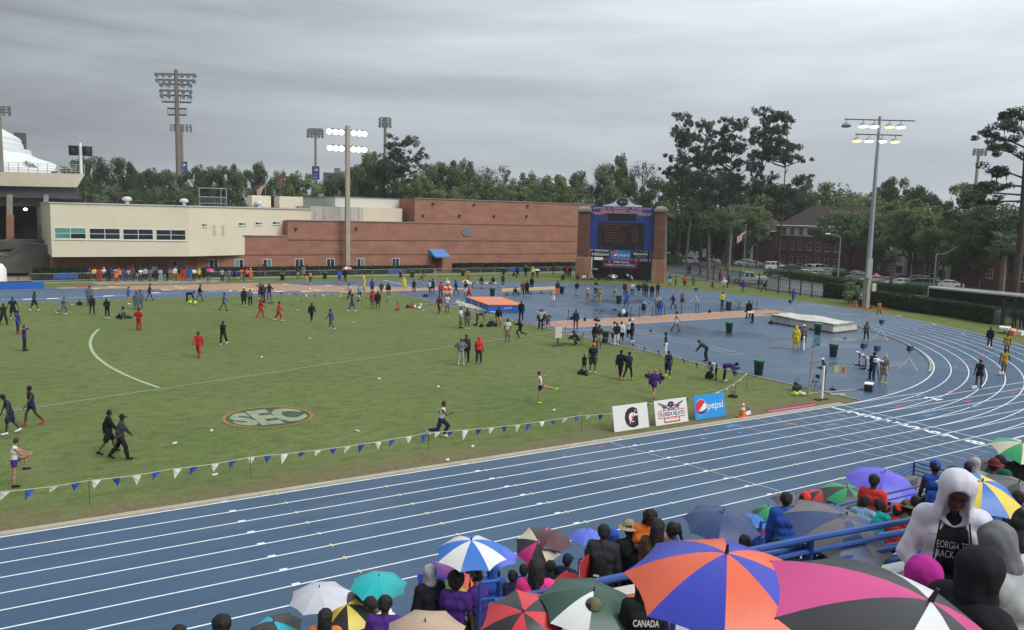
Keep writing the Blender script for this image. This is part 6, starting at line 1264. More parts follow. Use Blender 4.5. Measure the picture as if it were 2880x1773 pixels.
 (q7,760,1342,0,'stand','tee','black','shorts','charcoal','cap','orange','m','white','with a folded black umbrella',1.90),(q7,680,1320,10,'stand','tee','black','shorts','charcoal','hair','black','d','black','a small child beside bags',1.05),(q7,1020,1398,20,'walk','jacket','black','tights','black','hair','black','d','orange','left of two black tracksuits',1.82),(q7,1095,1408,30,'walk2','jacket','charcoal','tights','black','hair','black','d','orange','right of two black tracksuits',1.78),
 (q11,1335,420,30,'walk','jacket','purple','brief','purple','hair','blond','l','grey','with a gold sleeve before the sign boards',1.74),(q11,262,452,90,'kick','tank','white','brief','navy','hair','brown','l','neon','left of the sign boards',1.72),(q10,1748,946,95,'jog','tank','white','pants','navy','hair','brown','m','white','along the near bunting',1.80),
 (q7,50,436,0,'stand','jacket','navy','shorts','black','hair','black','d','black','on the far grass by the hedge',1.80),(q7,130,432,10,'stand','jacket','black','pants','black','cap','white','m','black','on the far grass by the hedge',1.78),(q7,195,442,190,'stand','jacket','neon','pants','black','cap','white','m','black','in a reflective vest on the far grass',1.76),(q7,240,442,180,'hold','jacket','maroon','pants','maroon','hair','black','d','black','under a white umbrella on the far grass',1.70),(q7,390,416,180,'stand','tank','maroon','brief','black','hair','black','d','black','on the far grass before the shed',1.72),(q7,505,430,180,'stand','jacket','black','pants','black','hair','black','d','black','at the shed group',1.80),(q7,520,432,0,'stand','jacket','bright red','pants','black','hair','black','d','black','at the shed group',1.74),(q7,545,436,190,'stand','jacket','charcoal','pants','black','hair','black','d','black','at the shed group',1.82),
 (q7,10,438,90,'ground','jacket','black','pants','black','hair','black','d','black','on the verge by the hedge',1.7),(q7,480,470,180,'ground','jacket','black','pants','black','hair','black','d','black','near the left pillar',1.7),(q7,620,466,180,'ground','jacket','navy','pants','black','hair','black','d','black','under the left pillar',1.7),(q7,680,468,180,'ground','jacket','white','pants','black','hair','black','d','black','beneath the scoreboard',1.7),(q7,750,466,180,'ground','jacket','light grey','pants','black','hood','white','d','black','beneath the scoreboard',1.7),(q7,820,470,180,'ground','jacket','black','pants','navy','hair','black','d','black','beneath the scoreboard',1.7),(q7,890,482,180,'ground','jacket','charcoal','pants','tan','hair','black','d','black','beneath the scoreboard',1.7),(q7,860,452,180,'stand','jacket','navy','pants','navy','hair','black','d','black','in the scoreboard shelter',1.7),(q7,1060,462,180,'ground','coat','grey','pants','grey','hood','grey','d','black','beneath the scoreboard',1.7),(q7,1200,462,180,'ground','jacket','olive','pants','black','hair','black','d','black','beneath the scoreboard',1.7),(q7,1180,440,180,'stand','jacket','black','pants','black','hair','black','d','black','in the scoreboard shelter',1.74),(q7,1250,468,180,'ground','jacket','charcoal','pants','black','cap','black','d','black','beneath the scoreboard',1.7),
 (q7,1490,522,0,'stand','tee','blue','shorts','white','hair','black','d','black','right of the right pillar',1.84),(q7,1545,526,100,'stand','tee','grey','pants','charcoal','hair','black','d','white','right of the right pillar',1.66),(q7,1630,540,0,'stand','tee','bright red','shorts','charcoal','hair','black','d','white','on the verge before the fence',1.84),(q7,1712,536,180,'stand','jacket','olive','brief','tan','hair','black','m','white','on the verge before the fence',1.66),(q7,1900,550,90,'longsit','jacket','charcoal','tights','tan','hair','black','d','black','on the verge before the truck',1.74),(q7,2000,566,10,'hips','jacket','white','pants','khaki','hood','white','d','tan','on the verge before the truck',1.76),(q7,2035,536,260,'bend','tee','light grey','shorts','black','hair','black','d','black','on the verge before the truck',1.74),(q7,2178,580,180,'stand','jacket','purple','tights','brown','hair','black','d','brown','below the flagpole',1.74),(q7,2378,576,80,'lunge','jacket','black','tights','black','hair','black','d','black','by the road fence',1.80),
 (q7,1965,474,180,'stand','jacket','red','pants','black','hair','black','d','black','beyond the road fence',1.74),(q7,1675,412,180,'stand','jacket','black','pants','black','hair','black','d','black','beyond the road fence',1.76),(q7,1775,430,90,'walk','jacket','blue','pants','navy','hair','black','d','black','beyond the road fence',1.72),
 (q7,100,612,170,'stand','jacket','brown','pants','black','hair','black','d','white','left of the yellow beam',1.72),(q7,140,608,200,'stand','coat','black','pants','black','hair','black','d','white','left of the yellow beam',1.80),(q7,185,560,190,'stand','jacket','black','pants','black','cap','black','d','black','behind the yellow beam',1.76),(q7,30,612,180,'crouch','jacket','green','pants','black','hair','black','d','black','at the yellow beam',1.70),
 (q8,235,676,200,'walk','tank','blue','shorts','blue','hair','black','d','white','in the outer bend lanes',1.74),(q8,1045,812,190,'walk2','tank','gold','brief','gold','hair','black','d','white','in the bend lanes below the hedge',1.78),(q8,258,1118,10,'stand','coat','yellow','pants','yellow','hood','yellow','l','yellow','in a yellow rain suit by the covered mat',1.80),(q8,330,1090,180,'stand','tee','grey','shorts','brown','cap','white','m','brown','behind the white stool',1.76),(q8,925,1042,190,'walk2','long','grey','tights','black','long','brown','m','grey','with a brown handbag',1.70),
 (q8,520,1474,260,'phone','jacket','green','pants','black','cap','white','d','black','reading a paper by the finish post',1.78),(q8,978,1408,30,'phone','jacket','navy','pants','navy','hair','black','d','black','at the photo finish camera',1.80),(q8,1088,1440,10,'stand','tee','grey','shorts','khaki','hat','tan','l','neon','at the photo finish camera',1.80),(q8,2090,1106,200,'stand','jacket','black','tights','black','hair','black','d','white','on a start mark in the bend',1.74),(q8,2250,1172,190,'stand','tank','gold','brief','gold','hair','black','d','gold','further of two yellow kits',1.72),(q8,2222,1362,10,'walk','tank','gold','brief','gold','hair','black','d','white','nearer of two yellow kits',1.84),(q8,1986,1486,190,'stand','tank','black','brief','black','hair','black','d','black','with white trim on a start mark',1.80),
 (q8,818,722,180,'stand','jacket','black','pants','khaki','hair','black','d','khaki','under the bend hedge',1.72),(q8,2170,892,180,'stand','jacket','grey','pants','grey','hair','black','d','black','beside the iron gate',1.78),(q8,2322,912,200,'stand','jacket','black','pants','black','hair','black','d','black','before the iron gate',1.8),(q8,2392,915,170,'stand','jacket','navy','pants','black','hair','black','d','black','before the iron gate',1.74),
 (q5,1970,988,180,'hold','jacket','charcoal','pants','denim','hair','black','d','black','under the pink and purple umbrella',1.70),(q5,2100,984,190,'stand','tee','light grey','pants','black','hair','black','m','black','behind the far barriers',1.78),(q5,2165,984,170,'stand','tee','grey','pants','olive','hair','black','d','black','behind the far barriers',1.78),(q5,2215,966,180,'lean','jacket','blue','shorts','black','hair','black','d','black','over the far barriers',1.78),(q5,2285,974,180,'cross','tee','orange','shorts','khaki','hair','black','d','white','behind the far barriers',1.74),(q5,2315,974,180,'stand','tee','purple','shorts','grey','hair','black','d','black','among orange shirts',1.74),(q5,2340,978,180,'cross','tee','orange','shorts','black','hair','brown','l','white','right of a purple shirt',1.72),(q5,2370,978,180,'stand','tee','orange','shorts','orange','cap','white','m','white','last behind the far barriers',1.74),
 (q6,30,598,180,'stand','tee','charcoal','shorts','charcoal','hair','black','d','black','behind the barriers under a window',1.74),(q6,70,596,180,'stand','tee','maroon','pants','black','hair','black','d','black','behind the barriers under a window',1.78),(q6,398,620,170,'stand','tee','charcoal','shorts','khaki','hair','black','d','black','behind the barriers left of the pole',1.70),(q6,450,604,180,'stand','jacket','grey','shorts','khaki','hair','black','d','black','behind the barriers left of the pole',1.74),(q6,482,590,190,'stand','jacket','black','pants','black','hair','black','d','black','behind the barriers left of the pole',1.74),(q6,1660,552,190,'stand','jacket','bright red','pants','red','hair','black','d','white','at the awning door',1.74),(q6,1720,552,180,'stand','jacket','maroon','pants','maroon','hair','black','d','white','at the awning door',1.76),
 (q8,380,310,180,'stand','tee','white','pants','denim','hair','black','m','black','between parked cars and dormitory',1.7),(q8,490,318,180,'stand','tee','light grey','pants','grey','hair','black','m','black','by the dormitory door',1.7)]
for f, a, b, face, pose, top, tc2, bot, bc, hd_, hc, sk, shoe, where, H in PPL:
    person(gz(*f(a,b),.012), face, pose, top, tc2, bot, bc, hd_, hc, sk, shoe, where, H)
# spectators under the office overhang
row = ['purple:charcoal','yellow:black','red:red','white:black','navy:black','blue:denim','tan:orange','orange:navy','blue:blue','tan:brown','brown:charcoal','black:tan','white:charcoal','light grey:charcoal','grey:slate','grey:black','charcoal:charcoal','light grey:light blue','black:khaki','grey:grey','white:orange','black:gold','red:red','bright red:black','blue:denim','blue:grey','white:black','yellow:charcoal','charcoal:black']
xs_ = [850,895,940,985,1030,1055,1095,1130,1160,1215,1250,1300,1330,1375,1420,1450,1475,1518,1558,1610,1655,1695,1735,1712,1795,1770,1835,1882,1590]
ps = ['stand','cross','stand','cross','stand','phone','hips','stand','cross']
for i, (s, x) in enumerate(zip(row, xs_)):
    t, b_ = s.split(':'); y = 972+((i*7)%5)*2
    person(gz(*q5(x,y),.0), 180+((i*37)%40-20), ps[i%9], ('tee','jacket','long')[i%3], t, ('pants','shorts')[i%4==3], b_, ('hair','hair','cap','hood')[i%4] if t not in ('purple',) else 'hair', 'black' if i%4 < 2 else (t if i%4 == 3 else 'black'), 'd' if i%5 else 'l', 'white' if i%2 else 'black', 'in the row under the overhang', 1.66+((i*13)%9)*.02)
for i, x in enumerate([1075,1115,1180,1235,1275,1315,1350,1400,1440,1500,1540,1580,1630,1680,1715,1755]):
    c = ('black','charcoal','navy','maroon','slate')[i%5]; w_ = ('behind the yellow shirt','behind the white shirt','by the blue jeans','behind the orange shirt','near the tan shirt','behind the brown shirt','behind a pale shirt','behind the grey tops','left of the doors','behind the khaki shorts','before the doors','right of the doors')[i%12]; person((gz(*q5(x,958),0).x, 125.6+(i%3)*.5, 0), 180, 'stand', 'jacket', c, 'pants', 'black', ('hair','hood','cap')[i%3], 'black' if i%3 != 1 else c, 'd', 'black', 'in the shaded back row '+w_, 1.72+(i%4)*.03)
person(gz(*q5(1100,1002),0), 190, 'stand', 'jacket', 'orange', 'tights', 'red', 'hair', 'black', 'd', 'white', 'before the far barriers', 1.5)
# ================================================================== equipment
def thing(name, label, cat, P=(0,0,0), rz=0, group=None): o = empty(name, P, rz); tag(o, label, cat, group); return o
# green bins
BINM = mat('dark green plastic', (.06,.08,.08), .6, .15); LIDM = mat('green plastic lid', (.02,.16,.09), .5, .12)
def bin_(P, label, lidgreen=True):
    o = thing('bin', label, 'bin', P, 0, 'green wheeled bins'); MB().lathe([(.01,0),(.26,0),(.33,.85),(.35,.86),(.35,.92),(.31,.92)], 16).build('barrel', BINM, o, smooth=True); MB().lathe([(.37,.86),(.38,.96),(.3,1.0),(.02,1.0)], 16).build('rim_lid', LIDM, o)
    for s in (-1,1): MB().box((s*.38,0,.72), (.06,.16,.05)).build('handle', BINM, o)
for f, a, b, l in ((q6,250,632,'green bin below the second office window'),(q6,652,618,'green bin left of the big lit pole'),(q6,1475,605,'green bin beyond the far lanes left of the awning'),(q6,1955,592,'green bin right of the awning door'),(q6,2338,575,'green bin before the right hedge'),(q6,2233,780,'green bin beside the high jump mat'),(q7,470,590,'green bin at the end of the yellow beam'),(q7,1008,684,'green bin standing in the puddle'),(q7,2045,745,'green bin at the runway bend end'),(q7,2050,962,'green bin alone on the blue area'),(q7,2328,1355,'green bin nearest the bunting corner'),(q7,875,1052,'green bin behind the khaki shorts'),(q8,467,975,'green bin against the covered mat'),(q8,615,1185,'green bin by the wet patch'),(q8,880,715,'green bin under the bend hedge')): bin_(gz(*f(a,b),.006), l)
# barriers along the far rail
BAR = mat('galvanised barrier', (.30,.32,.31), .5, .12, metal=.2); BLUB = mat('blue barrier banner', (.03,.08,.32), .6)
def barrier(a, b, label, banner=False):
    a, b = Vector((*a,0)), Vector((*b,0)); o = thing('crowd_barrier', label, 'barrier', (0,0,0), 0, 'crowd barriers along the far rail'); mb = MB(); L_ = (b-a).length; u = (b-a).normalized(); v = Vector((-u.y,u.x,0))
    mb.tube([a+Vector((0,0,.05)), a+Vector((0,0,1.0)), a+u*.12+Vector((0,0,1.1)), b-u*.12+Vector((0,0,1.1)), b+Vector((0,0,1.0)), b+Vector((0,0,.05))], .028, 5); mb.cyl(a+Vector((0,0,.22)), b+Vector((0,0,.22)), .024, .024, 5); mb.build('frame', BAR, o)
    for i in range(1, 16): p_ = a.lerp(b, i/16); 
    mb = MB()
    for i in range(1, 16): p_ = a.lerp(b, i/16); mb.cyl(p_+Vector((0,0,.22)), p_+Vector((0,0,1.1)), .009, .009, 4, caps=False)
    mb.build('bars', BAR, o)['kind'] = 'stuff'
    for p_ in (a.lerp(b,.12), a.lerp(b,.88)): MB().cyl(p_-v*.3+Vector((0,0,.03)), p_+v*.3+Vector((0,0,.03)), .025, .025, 5).build('foot', BAR, o)
    if banner: c = (a+b)/2-v*.04; MB().box((c.x,c.y,.72), (L_*.94,.02,.62), math.atan2(u.y,u.x)).build('banner', BLUB, o)
BP = [(4.2,121.2),(7.0,121.3),(9.7,121.4),(12.4,121.5),(15.1,121.4),(17.8,121.2),(20.5,120.8)]
for i in range(6): barrier(BP[i], BP[i+1], 'metal crowd barrier before the office overhang' if i not in (1,4) else 'metal crowd barrier with blue banner before the office overhang', i in (1,4))
xsb = [25.5+2.75*i for i in range(25)]
for i in range(24):
    x0, x1 = xsb[i], xsb[i+1]-.1; y = lambda x: 120.2-.0*(x-25); bn_ = i in (10,18); barrier((x0,y(x0)), (x1,y(x1)), 'metal crowd barrier along the far grass hedge' if not bn_ else 'blue bannered crowd barrier '+('left of' if i == 10 else 'right of')+' the awning door', bn_)
# high jump mat
hj = thing('high_jump_mat', 'orange topped blue high jump landing mat with white side letters', 'mat'); c0, c1, c2 = [Vector((*gz(*a)[:2],0)) for a in (q6(1985,855),q6(2190,935),q7(118,768))]; c3 = c0+c2-c1
zt = .72; BLM = mat('blue vinyl', (.02,.12,.45), .45, .1, 1.5); ORM = mat('orange vinyl', (.75,.19,.06), .5, .08, 1.5)
pts = [c1,c2,c3,c0]; MB().prism([(p_.x,p_.y) for p_ in pts], .02, zt).build('foam_block', BLM, hj); cen = sum(pts, Vector())/4; MB().prism([((p_.x-cen.x)*1.015+cen.x,(p_.y-cen.y)*1.015+cen.y) for p_ in pts], zt+.003, zt+.07).build('top_sheet', ORM, hj)
GREYL = mat('grey print', (.30,.27,.26), .7); disc(MB(), .9, 0, 24).build('top_emblem', GREYL, hj).matrix_local = Matrix.Translation((cen.x,cen.y,zt+.075))
for A, B_, ss in ((c0,c1,(.3,.6)),(c1,c2,(.55,))):
    u = (B_-A).normalized(); 
    for s in ss: p_ = A.lerp(B_, s)+Vector((u.y,-u.x,0))*.012; put_text('UCS+', WHT, .85, .22, frame((p_.x,p_.y,zt*.62), u, (0,0,1)), hj)
for s in (.35,.68): p_ = c0.lerp(c1,s)+Vector(((c1-c0).normalized().y,-(c1-c0).normalized().x,0))*.02; MB().box((p_.x,p_.y,zt/2), (.02,.04,zt*.95), math.atan2((c1-c0).y,(c1-c0).x)).build('seam', PNAVY, hj)
# crumpled white cover in front of the mat
cv = thing('mat_cover', 'crumpled cream tarpaulin dropped along the front of the orange mat', 'tarpaulin'); A = c0+Vector((-.6,.6,0)); B_ = c1+Vector((.9,-1.3,0)); u = (B_-A).normalized(); nrm = Vector((u.y,-u.x,0)); L_ = (B_-A).length; vs, fs = [], []; nx, ny = 36, 8; rgc = random.Random(4)
for i in range(nx+1):
    for j in range(ny+1): w = .35+.75*math.sin(math.pi*min(1,i/nx*1.05))**.5; p_ = A+u*(L_*i/nx)+nrm*(.05+w*j/ny+.1*rgc.random()); vs.append((p_.x,p_.y,.03+max(0,(.34*math.sin(math.pi*j/ny)*(0.4+rgc.random())*(1.15-i/nx))))) 
for i in range(nx):
    for j in range(ny): k = i*(ny+1)+j; fs.append((k,k+1,k+ny+2,k+ny+1))
mb = MB(); mb.add(vs, fs); o = mb.build('sheet', mat('cream tarpaulin', (.55,.50,.38), .7, .12, 3), cv, smooth=True)
# covered pole vault mat
pv = thing('pole_vault_mat', 'large pole vault landing mat under a grubby white rain cover', 'mat'); a0, a1, a2 = [Vector((*gz(*a)[:2],0)) for a in (q8(30,868),q8(612,968),q8(828,942))]; a3 = a0+(a2-a1); H_ = .82; n1, n2 = 40, 16; vs, fs = [], []; rgv = random.Random(9)
TARP = nodes_mat('grubby white tarpaulin'); m, N, L, b, noise, mth, ramp, mix, bump, sep = TARP; L.new(ramp(noise(.9,6,.7), [(.3,(.34,.31,.26)),(.55,(.60,.57,.51)),(.8,(.66,.63,.57))]), b.inputs['Base Color']); b.inputs['Roughness'].default_value = .5; bump(noise(2.5,5,.65), .7, .12); TARP = m
for i in range(n1+1):
    for j in range(n2+1):
        s, t = i/n1, j/n2; p_ = a0.lerp(a1,s).lerp(a3.lerp(a2,s),t); z = H_+.04*math.sin(9*s+4*t)+.03*math.sin(17*t-5*s)+rgv.uniform(-.012,.012); vs.append((p_.x,p_.y,z))
for i in range(n1):
    for j in range(n2): k = i*(n2+1)+j; fs.append((k+n2+1,k+n2+2,k+1,k))
ring_ = [(i,0) for i in range(n1)]+[(n1,j) for j in range(n2)]+[(n1-i,n2) for i in range(n1)]+[(0,n2-j) for j in range(n2)]; base_i = len(vs); cen = (a0+a1+a2+a3)/4
for q, (i,j) in enumerate(ring_):
    x, y, z = vs[i*(n2+1)+j]; d = Vector((x-cen.x,y-cen.y,0)).normalized(); k = .10+.07*math.sin(q*.9)+.05*math.sin(q*2.3); vs.append((x+d.x*k*.6,y+d.y*k*.6,z*.52)); 
b2 = len(vs)
for q, (i,j) in enumerate(ring_):
    x, y, z = vs[i*(n2+1)+j]; d = Vector((x-cen.x,y-cen.y,0)).normalized(); k = .02+.10*math.sin(q*.9+1)**2; vs.append((x+d.x*k,y+d.y*k,.06+.05*math.sin(q*1.7)))
nr = len(ring_)
for q in range(nr):
    i0, i1 = ring_[q][0]*(n2+1)+ring_[q][1], ring_[(q+1)%nr][0]*(n2+1)+ring_[(q+1)%nr][1]; fs += [(i0,i1,base_i+(q+1)%nr,base_i+q),(base_i+q,base_i+(q+1)%nr,b2+(q+1)%nr,b2+q)]
mb = MB(); mb.add(vs, fs); mb.build('rain_cover', TARP, pv, smooth=True); MB().prism([((p_.x-cen.x)*1.04+cen.x,(p_.y-cen.y)*1.04+cen.y) for p_ in (a0,a1,a2,a3)], .01, .12).build('pallet_base', mat('muddy pallet', (.09,.075,.06), .9), pv)
# sign boards
def sign(label, x0, x1, drawer, m):
    o = thing('sign_board', label, 'sign', ((x0+x1)/2, 29.78, 0), 0, 'sponsor boards on the kerb'); w = x1-x0; M = Matrix.Rotation(R(-12),4,'X'); b = MB().box((0,0,.62), (w,.035,1.22)).build('panel', m, o); b.matrix_local = M
    for s in (-1,1): MB().cyl((s*w*.42,.32,1.1), (s*w*.42,.62,0), .02, .02, 5).build('leg', WHT, o)
    drawer(o, M@frame((0,-.021,.62), (1,0,0), (0,0,1)), w); return o
BLKP = mat('print black', (.018,.018,.018), .5)
def shape(o, M, pts, m, z, name='print'): mb = MB(); mb.add([(x,y,z) for x,y in pts], [tuple(range(len(pts)))]); q = mb.build(name, m, o); q.matrix_local = M
def d_g(o, M, w):
    put_text('G', BLKP, .82, .98, M@Matrix.Translation((.02,-.02,.002)), o, name='logo_letter', bold=.06); shape(o, M, [(.30,.34),(.02,-.0),(.12,.0),(-.12,-.38),(.22,.05),(.12,.05)][::-1], ORL, .006, 'logo_bolt'); shape(o, M, [(.36,.34),(.30,.34),(.05,.0),(-.12,-.38),(-.05,-.0)], WHT, .004, 'logo_bolt_edge')
def d_f(o, M, w):
    RB = mat('print red', (.55,.06,.05), .5)
    for dx, dy, ww, hh, mm, zz in ((0,-.10,1.05,.86,RB,.002),(0,-.10,.90,.72,WHT,.004),(0,-.10,1.74,.38,RB,.006),(0,-.10,1.66,.30,WHT,.008)): shape(o, M, [(dx-ww/2,dy-hh/2),(dx+ww/2,dy-hh/2),(dx+ww/2,dy+hh/2),(dx-ww/2,dy+hh/2)], mm, zz, 'logo_frame')
    put_text('FLORIDA RELAYS', PNAVY, 1.54, .21, M@Matrix.Translation((0,-.10,.011)), o, bold=.03); put_text('TRACK & FIELD', RB, .8, .10, M@Matrix.Translation((0,-.33,.011)), o); shape(o, M, [(-.24,.10),(.24,.10),(.24,.21),(-.24,.21)], PBLUE, .010, 'logo_badge'); put_text('pepsi', WHT, .3, .08, M@Matrix.Translation((.03,.155,.013)), o)
    emblem(o, M@Matrix.Translation((0,.36,.012)), .2)
    for s in (-1,1):
        for k in range(4): shape(o, M, [(s*.25,.30-.03*k),(s*(.85-.13*k),.50-.10*k),(s*(.80-.13*k),.42-.10*k),(s*.28,.24-.03*k)][::s], BLKP if k%2 == 0 else mat('print grey', (.25,.25,.26), .5), .004+.0012*k, 'logo_wing')
def d_p(o, M, w):
    globe_logo(o, M@Matrix.Translation((-.62,0,.001)), .40, d=.003); put_text('pepsi', WHT, 1.1, .46, M@Matrix.Translation((.38,-.03,.004)), o, bold=.008)
sign('white sign board with big black letter and orange bolt beside the near kerb', 24.7, 26.85, d_g, mat('white board', (.72,.72,.70), .5, .04)); sign('white relays sign board with winged badge between two other boards', 27.3, 29.45, d_f, mat('white board', (.72,.72,.70), .5, .04)); sign('bright blue soda sign board nearest the traffic cone', 29.95, 32.1, d_p, mat('soda board blue', (.02,.30,.72), .45, .05))
# traffic cones
def cone(P, label, s=1.0):
    o = thing('traffic_cone', label, 'cone', P, 0, 'orange traffic cones'); o.scale = (s,)*3; MB().box((0,0,.02), (.36,.36,.04)).build('base', ORM, o); MB().lathe([(.14,.04),(.03,.7),(.001,.71)], 14).build('cone_body', mat('cone orange', (.75,.16,.03), .5), o); MB().lathe([(.098,.32),(.078,.44)], 14).lathe([(.065,.52),(.05,.61)], 14).build('reflective_band', WHT, o)
cone(gz(*q11(2175,585)), 'orange traffic cone with white bands right of the soda board', 1.25); cone(gz(*q6(480,637)), 'small orange cone by the far barriers', .9)
lj = MB(); 
for i, mm in enumerate((mat('violet runway edge', (.05,.03,.12), .7), mat('red runway board', (.65,.08,.10), .6))):
    p0, p1 = gz(*q12(0,700)), gz(*q12(450,632)); strip(MB(), [tuple(p0[:2]), tuple(p1[:2])], .62-.34*i, .006+.005*i).build('take_off_strip' if i else 'take_off_border', mm, track)
# bunting
PEN_W = mat('white pennant', (.70,.71,.70), .6, .06); PEN_B = mat('blue pennant', (.02,.07,.36), .6, .06); STR = mat('white string', (.55,.58,.42), .7)
def bunting(label, pts, step, L_, posts=(), seed=1):
    o = thing('bunting', label, 'bunting', (0,0,0), 0, 'pennant bunting'); rg_ = random.Random(seed); P = [Vector(p_) for p_ in pts]; dn = [P[0]]
    for a, b in zip(P[:-1], P[1:]):
        for i in range(1, 9): t = i/8; q = a.lerp(b,t); q.z -= .10*math.sin(math.pi*t)*min(1,(b-a).length/6); dn.append(q)
    MB().tube(dn, .013, 4).build('string', STR, o); acc = 0; k = 0
    for a, b in zip(dn[:-1], dn[1:]):
        d = b-a; u = d.normalized()
        while acc < d.length:
            p_ = a+u*acc; sw = Vector((rg_.uniform(-.22,.22),rg_.uniform(-.22,.22),0))-u*rg_.uniform(.0,.25); ln = L_*rg_.uniform(.75,1.1); tip = p_+u*.12+sw*ln+Vector((0,0,-ln*rg_.uniform(.7,1))); mid = (p_+u*.12+tip)/2+Vector((rg_.uniform(-.04,.04),rg_.uniform(-.04,.04),0))
            e = p_+u*.30; mb = MB(); m1, m2 = (p_+tip)/2+Vector((0,.02,0)), (e+tip)/2-Vector((0,.02,0)); mb.add([p_,e,m2,m1,tip], [(0,3,2,1),(3,4,2)]); mb.build('pennant', PEN_B if k%2 else PEN_W, o); k += 1; acc += step*rg_.uniform(.9,1.1)
        acc -= d.length
    for x, y, z in posts: MB().cyl((x,y,-.05), (x,y,z+.06), .014, .012, 5).build('stake', mat('dark stake', (.10,.09,.05), .7), o); MB().ball((x,y,z+.07), .03).build('stake_cap', ORM, o)
nb = [(705,1343,1284),(1205,1268,1216),(1636,1208,1167)]; np_ = []
for x, yb_, yt in nb: g_ = gz(x,yb_); np_.append((g_.x,g_.y,pl(x,yt,g_,CF).z))
zz = np_[0][2]; l0 = gz(0,1384,zz); l1 = gz(250,1352,zz); l2 = gz(480,1320,zz); e = gz(1716,1163,np_[2][2])
bunting('blue and white pennant bunting along the near track edge', [l0,l1,l2]+np_+[e,(27.0,30.3,1.05),(29.7,30.3,1.05)], .66, .42, np_+[(l1.x,l1.y,zz)])
A_ = [gz(*q7(a,b),1.0) for a,b in ((2225,1340),(1850,1272),(1460,1143),(1100,1048),(800,988),(440,882),(310,775))]
bunting('blue and white pennant bunting along the jumping area edge', A_, .8, .5, [tuple(A_[0]),tuple(A_[2]),tuple(A_[4]),tuple(A_[6])], 2); bunting('short bunting run from the corner stake to the soda board', [A_[0],gz(*q11(2000,325),1.0),gz(*q11(1700,412),1.0)], .8, .36, [tuple(gz(*q11(2115,265),1.0))], 3)
B2 = [gz(*q6(a,b),1.0) for a,b in ((2390,952),(1990,880),(1720,852),(1430,846),(1200,812),(1000,777),(780,766),(380,760),(240,750))]; bunting('far pennant bunting between the mat and the relay group', B2, 1.0, .36, [tuple(B2[2]),tuple(B2[5])], 4)
# tripods with lamp heads
TRW = mat('white tripod tube', (.62,.64,.66), .4, .08); HEADB = mat('blue black lamp head', (.03,.06,.12), .5); HEADL2 = mat('pale blue reflector', (.30,.48,.62), .4)
def tripod(P, H, label):
    o = thing('lamp_tripod', label, 'tripod', P, 0, 'lamp tripods round the bend'); MB().cyl((0,0,.7), (0,0,H-.3), .02, .018, 6).build('mast', TRW, o)
    for k in range(3): t = k*2.094+.5; MB().cyl((0,0,.85), (.72*math.cos(t),.72*math.sin(t),.02), .025, .025, 6).build('leg', TRW, o)
    h_ = MB().box((0,0,H-.05), (.36,.28,.34)).build('lamp_head', HEADB, o); MB().lathe([(.03,-.24),(.16,0)], 10, (0,0,H-.22)).build('reflector', HEADL2, h_)
for f, a, b, t, l in ((q7,1735,680,545,'lamp tripod standing beyond the runway posts'),(q8,205,795,660,'lamp tripod behind the covered mat'),(q8,1062,1025,850,'lamp tripod beside the woman with handbag'),(q8,1325,1315,1100,'lamp tripod nearest the bend kerb'),(q8,890,1290,1075,'lamp tripod behind the striped barrier'),(q8,1015,1330,1100,'lamp tripod behind the camera crew')):
    g_ = gz(*f(a,b),.006); tripod(g_, pl(*f(a,t), g_, CF).z, l)
# chain posts along the runway
pp = [q7(530,840),q7(605,830),q7(1120,812),q7(1200,808),q7(1325,802),q7(1360,798),q7(1440,790),q7(1550,784),q7(1600,780),q7(1735,775),q7(1762,774),q7(1970,764),q7(1992,762),q7(2132,752),q7(2152,750),q7(2268,745),q7(2312,742)]; prev = None
for i, q in enumerate(pp):
    g_ = gz(*q,.006); o = thing('chain_post', 'black chain post beside the tan runway', 'post', g_, 0, 'chain posts along the runway'); MB().cyl((0,0,0), (0,0,1.0), .035, .03, 8).ball((0,0,1.02), .05).build('post', STEELD, o); MB().lathe([(.18,0),(.17,.03),(.04,.05)], 12).build('foot', STEELD, o)
    if prev is not None and i not in (2,11): 
        a, b = prev-g_, Vector((0,0,0)); MB().tube([a.lerp(b,t/6)+Vector((0,0,.92-.35*math.sin(math.pi*t/6))) for t in range(7)], .012, 4).build('chain', STEELD, o)
    prev = g_
# folding chairs, bags, coolers, table etc
def chair(P, rz, m, label):
    o = thing('folding_chair', label, 'chair', P, rz); 
    for s in (-1,1): MB().cyl((s*.2,.22,0),(s*.2,-.12,.85),.013,.013,5).build('leg', m, o); MB().cyl((s*.2,-.22,0),(s*.2,.18,.45),.013,.013,5).build('leg', m, o)
    MB().box((0,.05,.44),(.4,.4,.03)).build('seat', m, o); MB().box((0,-.13,.74),(.4,.03,.22)).build('backrest', m, o)
DKB = mat('dark teal chair', (.03,.06,.09), .5)
for f, a, b, rz, l in ((q7,785,818,.4,'dark folding chair right of the purple jacket'),(q7,838,822,.2,'second dark folding chair by the runway'),(q7,965,815,2.2,'dark folding chair facing the runway bags'),(q7,770,684,.5,'dark folding chair by the puddle officials'),(q5,180,1012,3.4,'brown folding chair on the far dirt')): chair(gz(*f(a,b),.006), rz, DKB if f is q7 else mat('brown chair', (.16,.11,.08), .5), l)
BAGM = {c: cloth(c) for c in ('black','charcoal','navy','red','neon','white','maroon','slate','purple')}
